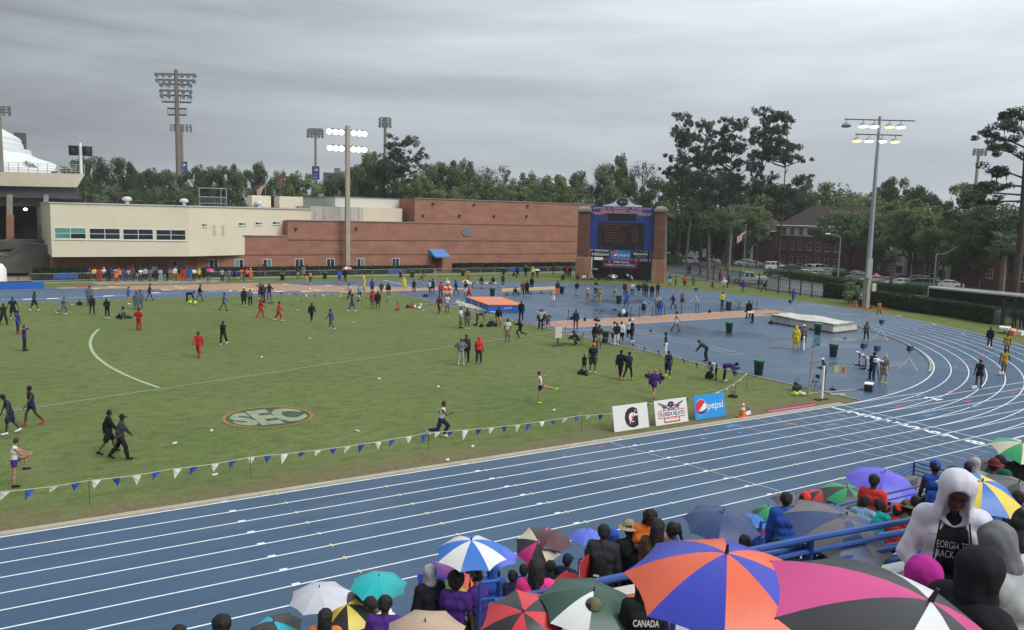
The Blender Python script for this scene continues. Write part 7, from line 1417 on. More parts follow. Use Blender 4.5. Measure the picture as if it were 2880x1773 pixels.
def bag(P, label, c='black', s=(.6,.32,.3), straps=True, rz=0):
    o = thing('bag', label, 'bag', P, rz, 'kit bags left on the ground'); key = ('bag',s)
    if key not in PC: PC[key] = sdf_mesh('bag', [('c',(-s[0]*.36,-s[1]*.1,s[2]*.30),(s[0]*.36,s[1]*.12,s[2]*.26),s[2]*.28,s[2]*.24),('c',(-s[0]*.2,s[1]*.15,s[2]*.3),(s[0]*.1,-s[1]*.1,s[2]*.62),s[2]*.24,s[2]*.20)], .04, .05, [((0,0,.01),(0,0,-1))])
    setm(link('sack', PC[key], o), BAGM.get(c) or cloth(c)); MB().tube([(-.12,0,s[2]*.85),(-.08,.02,s[2]*1.15),(.08,.02,s[2]*1.15),(.12,0,s[2]*.85)], .016, 4).build('strap', cloth('charcoal'), o)
BG = [(q5,750,1205,'black','black rucksack slumped on the far grass',(.6,.5,.55)),(q5,1130,1330,'black','black bag left of the seated person',(.5,.35,.5)),(q5,1215,1328,'charcoal','grey duffel right of the seated person',(.8,.35,.3)),(q5,1800,1188,'neon','neon and black bag under the bending person',(.5,.3,.45)),(q5,1845,1198,'neon','neon bag beside the jeans',(.45,.3,.5)),(q6,60,845,'black','black bag pile at the relay group',(.9,.5,.4)),(q6,140,852,'slate','bag with teal top at the relay group',(.8,.4,.4)),(q6,350,868,'black','flat black bag in mid grass',(.7,.3,.12)),(q6,432,834,'black','small flat black bag on the far grass',(.6,.25,.12)),(q6,965,832,'navy','navy bag by the tights wearer',(.45,.3,.3)),(q6,1340,918,'red','red rucksack alone below the far bunting',(.45,.35,.5)),(q6,1435,895,'maroon','dark red bag left of white sacks',(.4,.35,.5)),(q6,1480,893,'red','red bag against white sacks',(.35,.3,.5)),(q6,1545,905,'white','white plastic sack below the far bunting',(.8,.5,.4)),(q6,1500,895,'white','small white sack below the far bunting',(.4,.35,.4)),(q6,1600,790,'black','black duffel on the blue corner',(.8,.4,.4)),(q6,2085,1060,'black','flat black bag of the pile',(.9,.5,.28)),(q6,2130,1075,'black','black holdall of the pile',(.7,.4,.4)),(q6,2200,1072,'black','left of two black packs beside the holdall',(.6,.4,.45)),(q6,2250,1068,'charcoal','right of two black packs beside the holdall',(.6,.4,.45)),(q6,2225,1050,'black','rear black pack of the pile',(.6,.4,.45)),
 (q7,660,1355,'black','black rucksack at the child',(.6,.4,.45)),(q7,705,1362,'charcoal','dark bag with orange cloth at the child',(.6,.35,.3)),(q7,1290,1385,'navy','navy and white clothing heap',(.9,.5,.35)),(q7,1400,1400,'black','black kit heap near the purple jacket',(1.0,.5,.5)),(q7,1862,1395,'black','black backpack standing at the bunting corner',(.45,.35,.6)),(q7,2110,1305,'charcoal','dark flat bag behind the purple jacket',(.9,.35,.25)),(q7,1312,950,'black','small black box bag on the blue area',(.4,.3,.25)),(q7,1018,812,'black','black bag left of the white bundle',(.5,.4,.6)),(q7,1080,810,'black','tall black bag by the runway chair',(.7,.5,.65)),(q7,690,848,'black','black bag at the runway edge',(.5,.4,.4)),(q7,800,852,'charcoal','dark bag heap on the runway corner',(1.0,.5,.4)),(q7,300,840,'black','large black kit heap at the bunting pole',(1.6,.9,.9)),(q7,560,838,'black','black ball bag by the orange cooler',(.45,.4,.4)),(q7,1868,772,'black','round black bag beyond the runway',(.45,.4,.4)),(q7,1050,805,'white','white bundle on the runway bags',(.6,.4,.9)),(q8,25,880,'black','black bag at the covered mat corner',(.5,.4,.5)),(q8,725,1018,'black','flat black shoes bag before the covered mat',(.5,.3,.12)),(q8,270,1508,'charcoal','dark rucksack behind the finish kit',(.5,.4,.65)),(q11,2085,398,'charcoal','dark striped bag at the bunting stake',(.6,.4,.3)),(q12,610,498,'black','black case by the cable',(.5,.3,.2)),(q12,250,548,'neon','yellow bucket bag at the grass corner',(.35,.3,.35)),(q12,305,545,'white','white sack at the grass corner',(.6,.35,.35)),(q11,2230,570,'white','white sack behind the traffic cone',(.6,.4,.35))]
for f, a, b, c, l, s in BG: bag(gz(*f(a,b),.004), l, c, s, rz=random.uniform(0,3))
def cooler(P, c, label, s=.5, rz=.5):
    o = thing('cooler', label, 'cooler', P, rz, 'drink coolers'); MB().lathe([(.01,0),(.2,0),(.22,.45),(.22,.46)], 14).build('barrel', mat('cooler orange', (.75,.14,.03), .5), o); MB().lathe([(.235,.44),(.235,.55),(.12,.6),(.01,.6)], 14).build('lid', WHT, o); MB().box((0,-.23,.1),(.05,.06,.05)).build('tap', WHT, o)
for dx, dz in ((0,.75),(.5,.75),(.1,0),(.6,.0),(.3,1.32)):
    g_ = gz(*q6(1790,800)); cooler((g_.x+dx,g_.y-dx*.3,dz+.02), 0, 'orange drink cooler with white lid at the cooler table' if dz < 1.3 else 'topmost orange drink cooler of the cooler table')
g_ = gz(*q6(1790,800)); ct = thing('cooler_table', 'white folding table stacked with orange coolers', 'table', (g_.x+.25,g_.y-.1,0), -.3); MB().box((0,0,.72),(1.3,.7,.05)).build('top', WHT, ct)
for x in (-.55,.55):
    for y in (-.28,.28): MB().cyl((x,y,0),(x,y,.7),.02,.02,5).build('leg', GALV, ct)
cooler(gz(*q7(600,838),.006), 0, 'orange drink cooler beside the runway'); cooler(gz(*q8(2310,990)), 0, 'orange drink cooler on the bend grass')
g_ = gz(*q8(2385,985)); bx_ = thing('crate', 'white and orange crates on the bend grass', 'crate', g_); MB().box((0,0,.2),(.7,.5,.4)).build('box', WHT, bx_); MB().box((.3,.9,.25),(.6,.5,.5)).build('box', ORM, bx_)
g_ = gz(*q8(2230,965)); wb = thing('wheelbarrow', 'white wheelbarrow tray lying on the bend grass', 'wheelbarrow', g_, .4); MB().prism([(-.8,-.35),(.8,-.5),(.8,.5),(-.8,.35)],.35,.6).build('tray', WHT, wb); MB().cyl((.7,-.05,.25),(.7,.05,.25),.25,.25,12).build('wheel', TYRE, wb); MB().tube([(-.8,.3,.4),(-1.6,.35,.6)],.02).tube([(-.8,-.3,.4),(-1.6,-.35,.6)],.02).build('handles', STEELD, wb)
# trestle table with scoreboard panel
g_ = gz(*q7(545,1070)); tt = thing('trestle_table', 'brown trestle table with items at the edge of the grass', 'table', g_, hR+.15); MB().box((0,0,.74),(2.2,.75,.05)).build('top', mat('brown table top', (.20,.15,.10), .6), tt)
for x in (-.95,.95):
    for y in (-.3,.3): MB().cyl((x,y,0),(x,y,.72),.02,.02,5).build('leg', STEELD, tt)
g_ = gz(*q7(435,1085)); sb_ = thing('result_board', 'small white results board on a stand at the trestle table', 'board', g_, hR+.5); MB().box((0,0,1.05),(.6,.04,.85)).build('panel', mat('pale board', (.55,.54,.52), .6), sb_); MB().cyl((0,.05,0),(0,.05,1.0),.025,.025,6).build('post', STEELD, sb_); MB().box((0,.05,.03),(.9,.4,.05)).build('foot', STEELD, sb_)
# steeplechase beams
def beam(label, A, B_, z, th, cols, legs=3):
    o = thing('barrier_beam', label, 'beam'); A, B_ = Vector(A), Vector(B_); n = len(cols)
    for i, c in enumerate(cols): p0, p1 = A.lerp(B_,i/n), A.lerp(B_,(i+1)/n); d = p1-p0; c_ = (p0+p1)/2; MB().box((c_.x,c_.y,z), (d.length,th,th), math.atan2(d.y,d.x)).build('beam_segment', c, o)
    for i in range(legs): p_ = A.lerp(B_,(i+.5)/legs); MB().cyl((p_.x,p_.y,0),(p_.x,p_.y,z),.05,.05,6).build('leg', STEELD, o); MB().box((p_.x,p_.y,.04),(.08,.9,.08)).build('foot', STEELD, o)
RDP = mat('barrier red', (.35,.08,.07), .6); YLB = mat('yellow foam beam', (.62,.47,.20), .6, .1)
b0_, b1_ = gz(*q6(2000,712)), gz(*q6(2270,712)); beam('white and red striped barrier beam used as a seat', b0_, b1_, .76, .2, [WHT,RDP,WHT,RDP,WHT,RDP,WHT], 3)
b0_, b1_ = gz(*q6(2315,775)), gz(*q7(430,582)); beam('long pale yellow beam bench on the jumping area', b0_, b1_, .62, .36, [YLB]*4, 5)
for a, l in ((2128,'left of two seated on the striped beam'),(2238,'right of two seated on the striped beam')):
    g_ = gz(*q6(a,714)); person((g_.x,g_.y,.34), 180, 'sit', 'jacket', 'black', 'shorts', 'tan', 'long', 'black', 'm', 'white', l, 1.7)
for k, (f, a, b, t, l) in enumerate(((q6,1690,700,525,'left of the coolers'),(q6,2312,800,690,'behind the orange mat'),(q7,82,680,530,'at the mat corner'))):
    g_ = gz(*f(a,b),.006); us = thing('high_jump_upright', 'grey high jump upright '+l, 'post', g_); MB().box((0,0,(pl(*f(a,t),g_,CF).z)/2),(.09,.09,pl(*f(a,t),g_,CF).z)).build('post', GALV, us); MB().box((0,0,.03),(.7,.4,.06)).build('foot', GALV, us)
# white and red hurdle rail, stool, camera tripod, boards at the finish
b0_, b1_ = gz(*q8(830,1255)), gz(*q8(950,1330)); beam('tilted red and white steeple barrier by the camera crew', b0_, b1_, .85, .16, [WHT,RDP,WHT,RDP,WHT], 2)
g_ = gz(*q8(340,1130)); sl2 = thing('folded_hurdles', 'white folded barrier frames beside the yellow rain suit', 'frame', g_, .6)
for k in range(3): MB().tube([(-.3+.25*k,0,0),(.1+.25*k,.1,1.0),(.35+.25*k,.1,1.05),(.1+.25*k,0,0)], .03, 5).build('frame', TRW, sl2)
MB().box((.2,.05,.75),(.5,.08,.6)).build('panel', WHT, sl2)
g_ = gz(*q8(1010,1440)); ca = thing('camera_tripod', 'black tripod with white photo finish camera', 'camera', g_, 0)
for k in range(3): t = k*2.094; MB().cyl((0,0,1.35),(.55*math.cos(t),.55*math.sin(t),0),.025,.02,6).build('leg', STEELD, ca)
MB().box((0,0,1.48),(.34,.26,.24)).cyl((0,-.1,1.48),(.1,-.4,1.48),.07,.08,8).build('camera_body', WHT, ca)
g_ = gz(*q12(660,540)); lc = thing('lap_counter', 'lap counter with red digit on a thin stand near the finish', 'sign', g_, hR); MB().cyl((0,0,0),(0,0,1.35),.015,.015,6).build('stand', GALV, lc); MB().box((0,0,.02),(.9,.4,.04)).build('foot', GALV, lc); MB().box((0,0,1.5),(.8,.06,.5)).build('panel', mat('beige counter', (.36,.33,.24), .6), lc); put_text('1', RDP, .13, .34, frame((.2,-.035,1.5),(1,0,0),(0,0,1)), lc); MB().box((-.2,-.034,1.5),(.3,.008,.4)).build('blank_plate', mat('pale plate', (.5,.47,.36), .6), lc)
g_ = gz(*q12(505,585)); fp_ = thing('finish_post', 'white finish post at the inner end of the finish line', 'post', g_); MB().box((0,0,.98),(.12,.12,1.96)).build('post', WHT, fp_); MB().box((0,0,.03),(.9,.3,.06)).build('foot', STEELD, fp_)
g_ = gz(*q12(378,545)); mp_ = thing('speaker_mast', 'tan mast with teal loudspeaker at the grass corner', 'post', g_); Hm = pl(*q12(405,75), g_, CF).z; MB().cyl((0,0,0),(.12,-.1,Hm),.06,.045,8).build('mast', POLEC, mp_); MB().lathe([(.05,-.2),(.1,0),(.22,.25)],12).build('horn', mat('teal horn', (.02,.20,.20), .5), mp_).matrix_local = Matrix.Translation((.12,-.1,Hm+.1))@Matrix.Rotation(R(65),4,'Y'); MB().cyl((.0,0,Hm-1.0),(.5,-.2,Hm-.9),.02,.02,5).build('bracket', STEELD, mp_)
chair(gz(*q12(445,480),.006), 1.2, STEELD, 'black camp chair behind the green jacket')
g_ = gz(*q12(950,500)); cb = thing('covered_box', 'white covered equipment box near the bend kerb', 'box', g_, .5); MB().box((0,0,.22),(.8,.45,.4)).build('box', STEELD, cb); MB().box((0,0,.44),(.84,.5,.05)).build('cover', WHT, cb)
cab_ = thing('cable_duct', 'pale cable snaking from the grass corner to the covered box', 'cable'); MB().tube([gz(*q12(a,b),.03) for a,b in ((380,530),(500,512),(640,508),(760,498),(860,490),(900,485))], .03, 5).build('cable', mat('pale cable', (.42,.40,.30), .6), cab_)
# blue mats and white tent at the far left
for i in (0,1): g_ = gz(*q5(55+i*120,1050)); m_ = thing('blue_mat', 'blue foam mat block on the far dirt '+('beside the white tent' if i == 0 else 'next to the verge'), 'mat', (g_.x,g_.y+.4,0)); MB().box((0,0,.38),(5.2,1.6,.76)).build('foam', BLM, m_)
g_ = gz(*q5(0,1010)); tn = thing('tent', 'white canvas tent at the edge of the far dirt', 'tent', (g_.x-1.4,g_.y,0)); MB().lathe([(2.2,0),(2.15,1.9),(1.8,2.5),(1.0,2.75),(.01,2.8)],16).build('canvas', WHT, tn, smooth=True)
g_ = gz(*q5(810,1035)); rm = thing('red_board', 'flat red board lying on the far verge', 'board', (g_.x,g_.y,.0)); MB().box((0,0,.06),(1.9,.6,.12)).build('board', REDP, rm)
# starting blocks and litter
for i, (a,b) in enumerate(((1240,815),(1570,895),(1840,990),(2080,1095),(2190,1355),(1945,1492))):
    g_ = gz(*q8(a,b),.01); sbk = thing('starting_block', 'starting block set on the bend lanes', 'starting block', g_, .8-.25*i, 'starting blocks on the bend'); MB().box((0,0,.03),(.8,.09,.05)).build('rail', GALV, sbk)
    for s in (-1,1): MB().box((s*.15,s*.09,.11),(.14,.12,.16)).build('pedal', WHT, sbk)
lit = cloth('white'); LP_ = [(q6,800,790),(q6,395,920),(q6,510,1188),(q6,925,1033),(q6,1585,922),(q6,1830,985),(q10,50,187),(q10,960,887),(q10,1160,393),(q10,1718,467),(q10,2045,1035),(q10,1808,1163),(q9,1998,1053),(q9,1645,1172),(q9,2025,1470),(q11,395,522),(q5,680,1203),(q6,1125,622),(q6,870,560),(q7,520,575)]
for f, a, b in LP_: g_ = gz(*f(a,b)); o = MB().box((0,0,.03),(.16,.10,.05)).ball((.08,.02,.04),(.06,.05,.04)).build('litter', lit, None, (g_.x,g_.y,.0), random.uniform(0,3)); tag(o, 'scrap of white paper litter dropped on the field', 'litter', 'litter on the field')

# ================================================================== the near stand
FY, FZ, TD, TR = 14.6, .85, .8, .4055
STC = speckle('stand concrete', (.25,.235,.20), (.36,.34,.30), .5, 8); ALU = mat('aluminium bench', (.50,.51,.50), .4, .1, 4, metal=.3); RAILBLUE = mat('blue painted rail', (.02,.075,.30), .35, .12, 3, spec=.5)
stand = empty('spectator_stand'); tag(stand, 'concrete spectator stand with aluminium benches and stepped tiers', 'stand'); NT = 27
tier_me = MB().box((0,0,0), (72,TD,2.2)).mesh('tier', STC); bench_me = MB().box((0,0,0), (8.6,.28,.05)).mesh('bench', ALU); foot_me = MB().box((0,0,0), (.06,.2,.4)).mesh('bench_leg', STEELD)
for i in range(NT):
    y = FY-TD*(i+.5); z = FZ+TR*i; link('tier', tier_me, stand, (22,y,z-1.1))
    if i < 18 and i not in (9,10):
        for k in range(7):
            x = -9.5+k*9.7; link('bench', bench_me, stand, (x,y-.18,z+.42))
            for d in (-3.6,0,3.6): link('bench_leg', foot_me, stand, (x+d,y-.18,z+.2))
def rail(name, label, pts, bars=4, sp=.165, r=.03, step=2.2, drop=1.05):
    o = thing(name, label, 'railing'); P = [Vector(p_) for p_ in pts]
    for j in range(bars): MB().tube([p_-Vector((0,0,sp*j)) for p_ in P], r if j == 0 else r*.72, 8).build('rail_bar', RAILBLUE, o)
    for a, b in zip(P[:-1], P[1:]):
        n = max(1, int((b-a).length/step))
        for i in range(n+1): p_ = a.lerp(b, i/n); MB().cyl(p_-Vector((0,0,drop)), p_, r*1.05, r*1.05, 8).build('post', RAILBLUE, o)
    return o
rail('walkway_railing', 'blue walkway railing nearest the white jacket', [gz(1390,1696,5.6),gz(2280,1514,5.6),gz(2640,1449,5.6),gz(2960,1410,5.6)], 4, .2, .05)
rail('walkway_railing', 'second blue walkway railing just below the first', [gz(1900,1598,5.2),gz(2290,1537,5.1),gz(2700,1468,5.1)], 3, .2, .042)
rail('walkway_railing', 'blue railing in front of the red shirt', [gz(2140,1470,3.95),gz(2350,1424,3.95),gz(2612,1361,3.95)], 4, .165, .03)
rail('landing_railing', 'blue cornered landing railing at the front of the stand', [gz(2508,1330,1.95),gz(2572,1300,1.95),gz(2690,1333,1.95)], 4, .14, .03)
rail('walkway_railing', 'blue railing beside the maroon hat', [gz(2780,1365,4.3),gz(2880,1336,4.3),gz(2960,1313,4.3)], 3, .165, .03); rail('walkway_railing', 'blue railing behind the green shirt', [gz(2800,1322,3.0),gz(2960,1278,3.0)], 3, .165, .03)
rail('front_railing', 'blue front railing of the stand behind the blue seated row', [(7.2,14.55,1.85),(13.2,14.55,1.85)], 4, .165, .03); a_ = gz(1368,1634,3.9); rail('aisle_railing', 'short blue looped aisle railing beside the purple polo shirt', [gz(1350,1640,4.0),gz(1402,1634,3.9),gz(1408,1660,3.5)], 2, .3, .032, 1.2, .9)
def floor_at(y): return FZ+TR*max(0, math.floor((FY-y)/TD))
def spot(px, py, d):                         # a crown of a head: place on the tier under it
    P = at(px,py,d)
    if P.y > FY-.25: P = CAM+(P-CAM)*((FY-.25)/P.y)
    return P, P.z-floor_at(P.y)
# ---- umbrellas
def gore(nr=7, na=4):
    vs, fs = [], []; ha = math.pi/8
    for i in range(nr+1):
        s = i/nr
        for j in range(na+1):
            ph = -ha+2*ha*j/na; e = 1-(ph/ha)**2; r = s*math.cos(ha)/math.cos(ph)*(1-.05*s*s*e); z = -.40*s**1.75+.015*e*s
            vs.append((r*math.cos(ph), r*math.sin(ph), z))
    for i in range(nr):
        for j in range(na): k = i*(na+1)+j; fs.append((k,k+na+1,k+na+2,k+1))
    return vs, fs
gv, gf = gore(); mb = MB(); mb.add(gv, gf); GORE = mb.mesh('panel', DUMMY, True); mb = MB(); mb.add([(x*.36,y*.36,z*.75+.045) for x,y,z in gv], gf); VENTG = mb.mesh('vent_panel', DUMMY, True)
mb = MB(); pr = [(s, -.40*s**1.75-.012) for s in (0,.25,.5,.75,1.0)]
for a, b in zip(pr[:-1], pr[1:]): mb.cyl((a[0],0,a[1]), (b[0],0,b[1]), .006, .006, 4)
mb.cyl((.5,0,pr[2][1]), (.02,0,-.55), .004, .004, 4); RIB = mb.mesh('rib', STEELD)
UMBC = dict(CLOTH); UMBC.update({'ub':(.035,.05,.42),'uo':(.72,.12,.05),'uw':(.66,.67,.66),'royal':(.03,.15,.52),'peri':(.09,.14,.60),'dgreen':(.025,.075,.05),'ugrey':(.12,.115,.12),'dgrey':(.055,.05,.052),'cream':(.55,.49,.37),'dotw':(.50,.50,.56),'tanu':(.45,.33,.23),'wine':(.085,.025,.035),'navyu':(.025,.05,.15),'uy':(.75,.58,.07),'aqua':(.01,.42,.43),'upink':(.56,.035,.20),'ublack':(.030,.030,.033),'ugreen':(.02,.28,.10),'ured':(.60,.04,.05),'cyanu':(.02,.42,.60),'violet':(.11,.09,.60),'sky':(.05,.35,.7),'lime':(.35,.6,.05),'vio':(.18,.05,.42),'plum':(.28,.04,.30)})
def ucloth(c): return mat('umbrella '+c, UMBC[c], .38, .10, 2.2, spec=.45, bump=.12)
def umbrella(top, Rr, cols, label, tilt=(0,0), spin=0., shaft=1.0, vent=False, group=None):
    o = thing('umbrella', label, 'umbrella', top, 0, 'umbrellas'); o.scale = (Rr,)*3
    ax = (CR*tilt[0]-Vector((CF.x,CF.y,0))*tilt[1]+Vector((0,0,1))).normalized(); o.rotation_euler = (Vector((0,0,1)).rotation_difference(ax).to_matrix().to_4x4()@Matrix.Rotation(spin,4,'Z')).to_euler()
    for i in range(8):
        c = setm(link('panel', GORE, o), ucloth(cols[i%len(cols)])); c.rotation_euler.z = i*math.pi/4; r_ = link('rib', RIB, c); r_.rotation_euler.z = math.pi/8
        if vent: setm(link('vent_panel', VENTG, c), ucloth(cols[i%len(cols)]))
    L_ = shaft/Rr; MB().cyl((0,0,-L_), (0,0,.07), .010/Rr, .010/Rr, 6).build('shaft', STEELD, o); MB().cyl((0,0,.0), (0,0,.10), .022, .012, 8).build('ferrule', STEELD, o); MB().cyl((0,0,-L_-.16/Rr), (0,0,-L_), .018/Rr, .018/Rr, 8).build('handle', TRIM, o)
    return o
def umb(px, py, rpx, R0, cols, label, tilt=(0,0), spin=0., vent=False, holder=None):
    P, gap = spot(px, py, R0*FPX/rpx); d = (P-CAM).length; umbrella(P, rpx*d/FPX, cols, label, tilt, spin, .85, vent)
    if holder:
        ax = (CR*tilt[0]-Vector((CF.x,CF.y,0))*tilt[1]+Vector((0,0,1))).normalized(); B_ = P-ax*.8; z = floor_at(B_.y); st_ = P.z-z > 1.95
        if P.z-z < 1.42: z = P.z-1.42
        person((B_.x,B_.y-.1,z), 20, 'hold' if st_ else 'sith', holder[0], holder[1], 'pants', holder[2], holder[3], 'black' if holder[3] in ('hair','long','afro') else holder[1], 'd', 'black', 'under the '+label.split(' umbrella')[0]+' umbrella', 1.72, 1)
    return P
W2 = ['uw','royal']
umb(1326,1520,100,0.66,W2,'blue and white striped golf umbrella held by the purple polo shirt',(.02,.12),.39)
umb(1398,1540,62,0.56,['peri'],'plain periwinkle umbrella behind the blue and white stripes',(.1,.1),.1,holder=('jacket','navy','black','hair'))
umb(1513,1523,66,0.56,['upink','ublack','cream','ublack'],'pink black and cream umbrella tipped towards the stand',(-.1,.75),.2,holder=('tee','blue','black','hair'))
umb(1555,1498,58,0.56,['wine'],'dark wine red spotted umbrella beside the pink one',(.15,.15),.2,holder=('jacket','charcoal','black','hair'))
umb(1652,1492,50,0.56,['peri'],'periwinkle umbrella with white print near the black backpack',(.0,.1),.3,holder=('jacket','blue','black','hood'))
umb(898,1652,80,0.56,['dotw'],'white dotted umbrella over the orange shirt',(.0,.15),.3)
umb(1066,1620,78,0.56,['aqua'],'plain turquoise umbrella over dark jackets',(.05,.12),.2,holder=('jacket','charcoal','black','hair'))
umb(1000,1672,66,0.56,['dgrey'],'dark grey umbrella below the turquoise one',(.1,.0),.2,holder=('jacket','black','black','hair'))
umb(976,1700,78,0.56,['uy','ublack'],'yellow and black panelled umbrella',(.1,.35),.1,holder=('jacket','slate','black','hair'))
umb(770,1748,72,0.56,['dgrey','cyanu','dgrey','dgrey'],'dark umbrella with a cyan edge panel',(-.1,.2),1.2,holder=('jacket','black','black','hair'))
umb(1196,1748,112,0.58,['tanu'],'speckled tan umbrella below the purple shirts',(.0,.2),.2,holder=('jacket','khaki','black','hair'))
umb(1258,1628,86,0.6,['vio','ub','sky','lime','uy','uo','ured','plum'],'rainbow umbrella behind the purple shirts',(.15,.6),1.9,holder=('jacket','charcoal','black','hair'))
P12 = umb(1472,1722,118,0.49,['ublack','ured'],'red and black panelled umbrella with round badge',(-.05,.45),.0,holder=('jacket','maroon','black','hair'))
umb(1670,1662,140,0.59,['dgreen','dgreen','dgreen','dgreen','uw','dgreen','dgreen','dgreen'],'large dark green umbrella with a white corner',(.15,.2),.5,vent=False,holder=('jacket','charcoal','black','hood'))
umb(2044,1556,262,0.66,['ub','uo'],'huge orange and blue umbrella nearest the walkway railing',(.02,.13),.393,holder=('jacket','black','black','hood'))
umb(2618,1690,360,0.62,['upink','ublack','uw','ublack'],'big pink black and white umbrella beside the black raincoat',(.34,.20),-.8,holder=('jacket','black','black','hood'))
umb(2035,1440,104,0.7,['navyu'],'navy vented golf umbrella',(.05,.2),.3,vent=True,holder=('jacket','navy','black','hair'))
umb(1985,1452,48,0.56,['ured','dgrey'],'red and grey umbrella behind the navy one',(-.1,.1),.3,holder=('jacket','grey','black','hair'))
umb(2162,1466,48,0.56,['ured'],'plain red umbrella right of the navy one',(.2,.3),.3,holder=('jacket','navy','black','hair'))
umb(2118,1450,44,0.56,['royal'],'small royal blue umbrella behind the red one',(.0,.1),.3,holder=('jacket','blue','black','hair'))
umb(2160,1425,44,0.56,['dgreen','ugreen','ugreen'],'plain green umbrella near the blue jackets',(-.1,.1),.3,holder=('jacket','green','black','hair'))
umb(2240,1392,62,0.56,['ugrey','dgrey'],'grey umbrella behind the blue jackets',(.1,.1),.3,holder=('jacket','grey','black','hair'))
umb(2384,1372,62,0.56,['ugreen','ublack'],'green and black panelled umbrella left of the red shirt',(.05,.3),.2,holder=('jacket','charcoal','black','hair'))
umb(2312,1380,44,0.56,['ured','ublack'],'red and black umbrella behind the green and black one',(-.1,.2),.4,holder=('tee','maroon','black','hair'))
umb(2330,1420,26,0.56,['uo'],'small orange umbrella below the green and black one',(.1,.5),.2,holder=('tee','orange','black','cap'))
umb(2488,1330,90,0.95,['violet'],'violet blue vented beach umbrella behind the red shirt',(.05,.25),.2,vent=True,holder=('tee','red','black','hair'))
umb(2582,1345,46,0.56,['dgrey','ugrey'],'dark grey umbrella before the landing railing',(.1,.2),.2,holder=('jacket','charcoal','black','hair'))
umb(2378,1452,142,0.86,['ugrey','navyu'],'grey and navy panelled umbrella behind the walkway railing',(.2,.3),.3,vent=True,holder=('jacket','slate','black','hood'))
umb(2763,1354,96,0.56,['uy','royal'],'yellow and blue panelled umbrella behind the white jacket',(.05,.35),.2,holder=('jacket','blue','black','hair'))
umb(2866,1356,76,0.56,['ublack','ugrey'],'black and grey umbrella right of the yellow and blue one',(.15,.3),.3,holder=('jacket','black','black','hair'))
umb(2875,1246,64,0.56,['ugreen','cream'],'green and cream umbrella over the finish line end',(.1,.3),.2,holder=('jacket','charcoal','black','hair')); umb(2792,1292,52,0.56,['dgrey'],'dark umbrella behind the maroon hat',(.0,.1),.2,holder=('jacket','black','black','hair'))
# far umbrellas on the field
def fumb(f, a, b, rpx, cols, label, tilt=(0,.1), z=2.1):
    P = gz(*f(a,b),z); umbrella(P, rpx*(P-CAM).length/FPX, cols, label, tilt, .2, .9)
fumb(q6,858,505,13,['ured','uw'],'red and white umbrella by the big lit pole',(.0,.15)); fumb(q6,1980,628,13,['uy','ublack'],'yellow and black umbrella beside the coolers',(-.05,.2),2.05); fumb(q7,800,515,15,['dgrey'],'small dark umbrella on the inner lanes',(.3,.1)); fumb(q7,840,535,13,['dgrey'],'dark grey umbrella over the khaki official',(.2,.1),2.0); fumb(q7,1262,642,19,['navyu'],'navy umbrella by the runway posts',(.35,.45),2.0); fumb(q7,238,360,8,['uw'],'white umbrella on the far grass',(.0,.1),2.0); fumb(q5,1988,862,11,['upink','vio','ured'],'pink and purple umbrella behind the far barriers',(.2,.3),2.0)
fumb(q7,785,350,11,['slate'],'slate umbrella in the scoreboard shelter',(0,.05),2.0); fumb(q7,960,412,14,['ugrey','uw'],'grey and white umbrella resting beneath the scoreboard',(.1,.3),.95); fumb(q7,1120,415,14,['uw','ublack'],'white edged umbrella resting beneath the scoreboard',(.6,.2),.95); fumb(q8,1030,402,7,['ured'],'red umbrella beyond the bright hedge',(.1,.2),2.0)
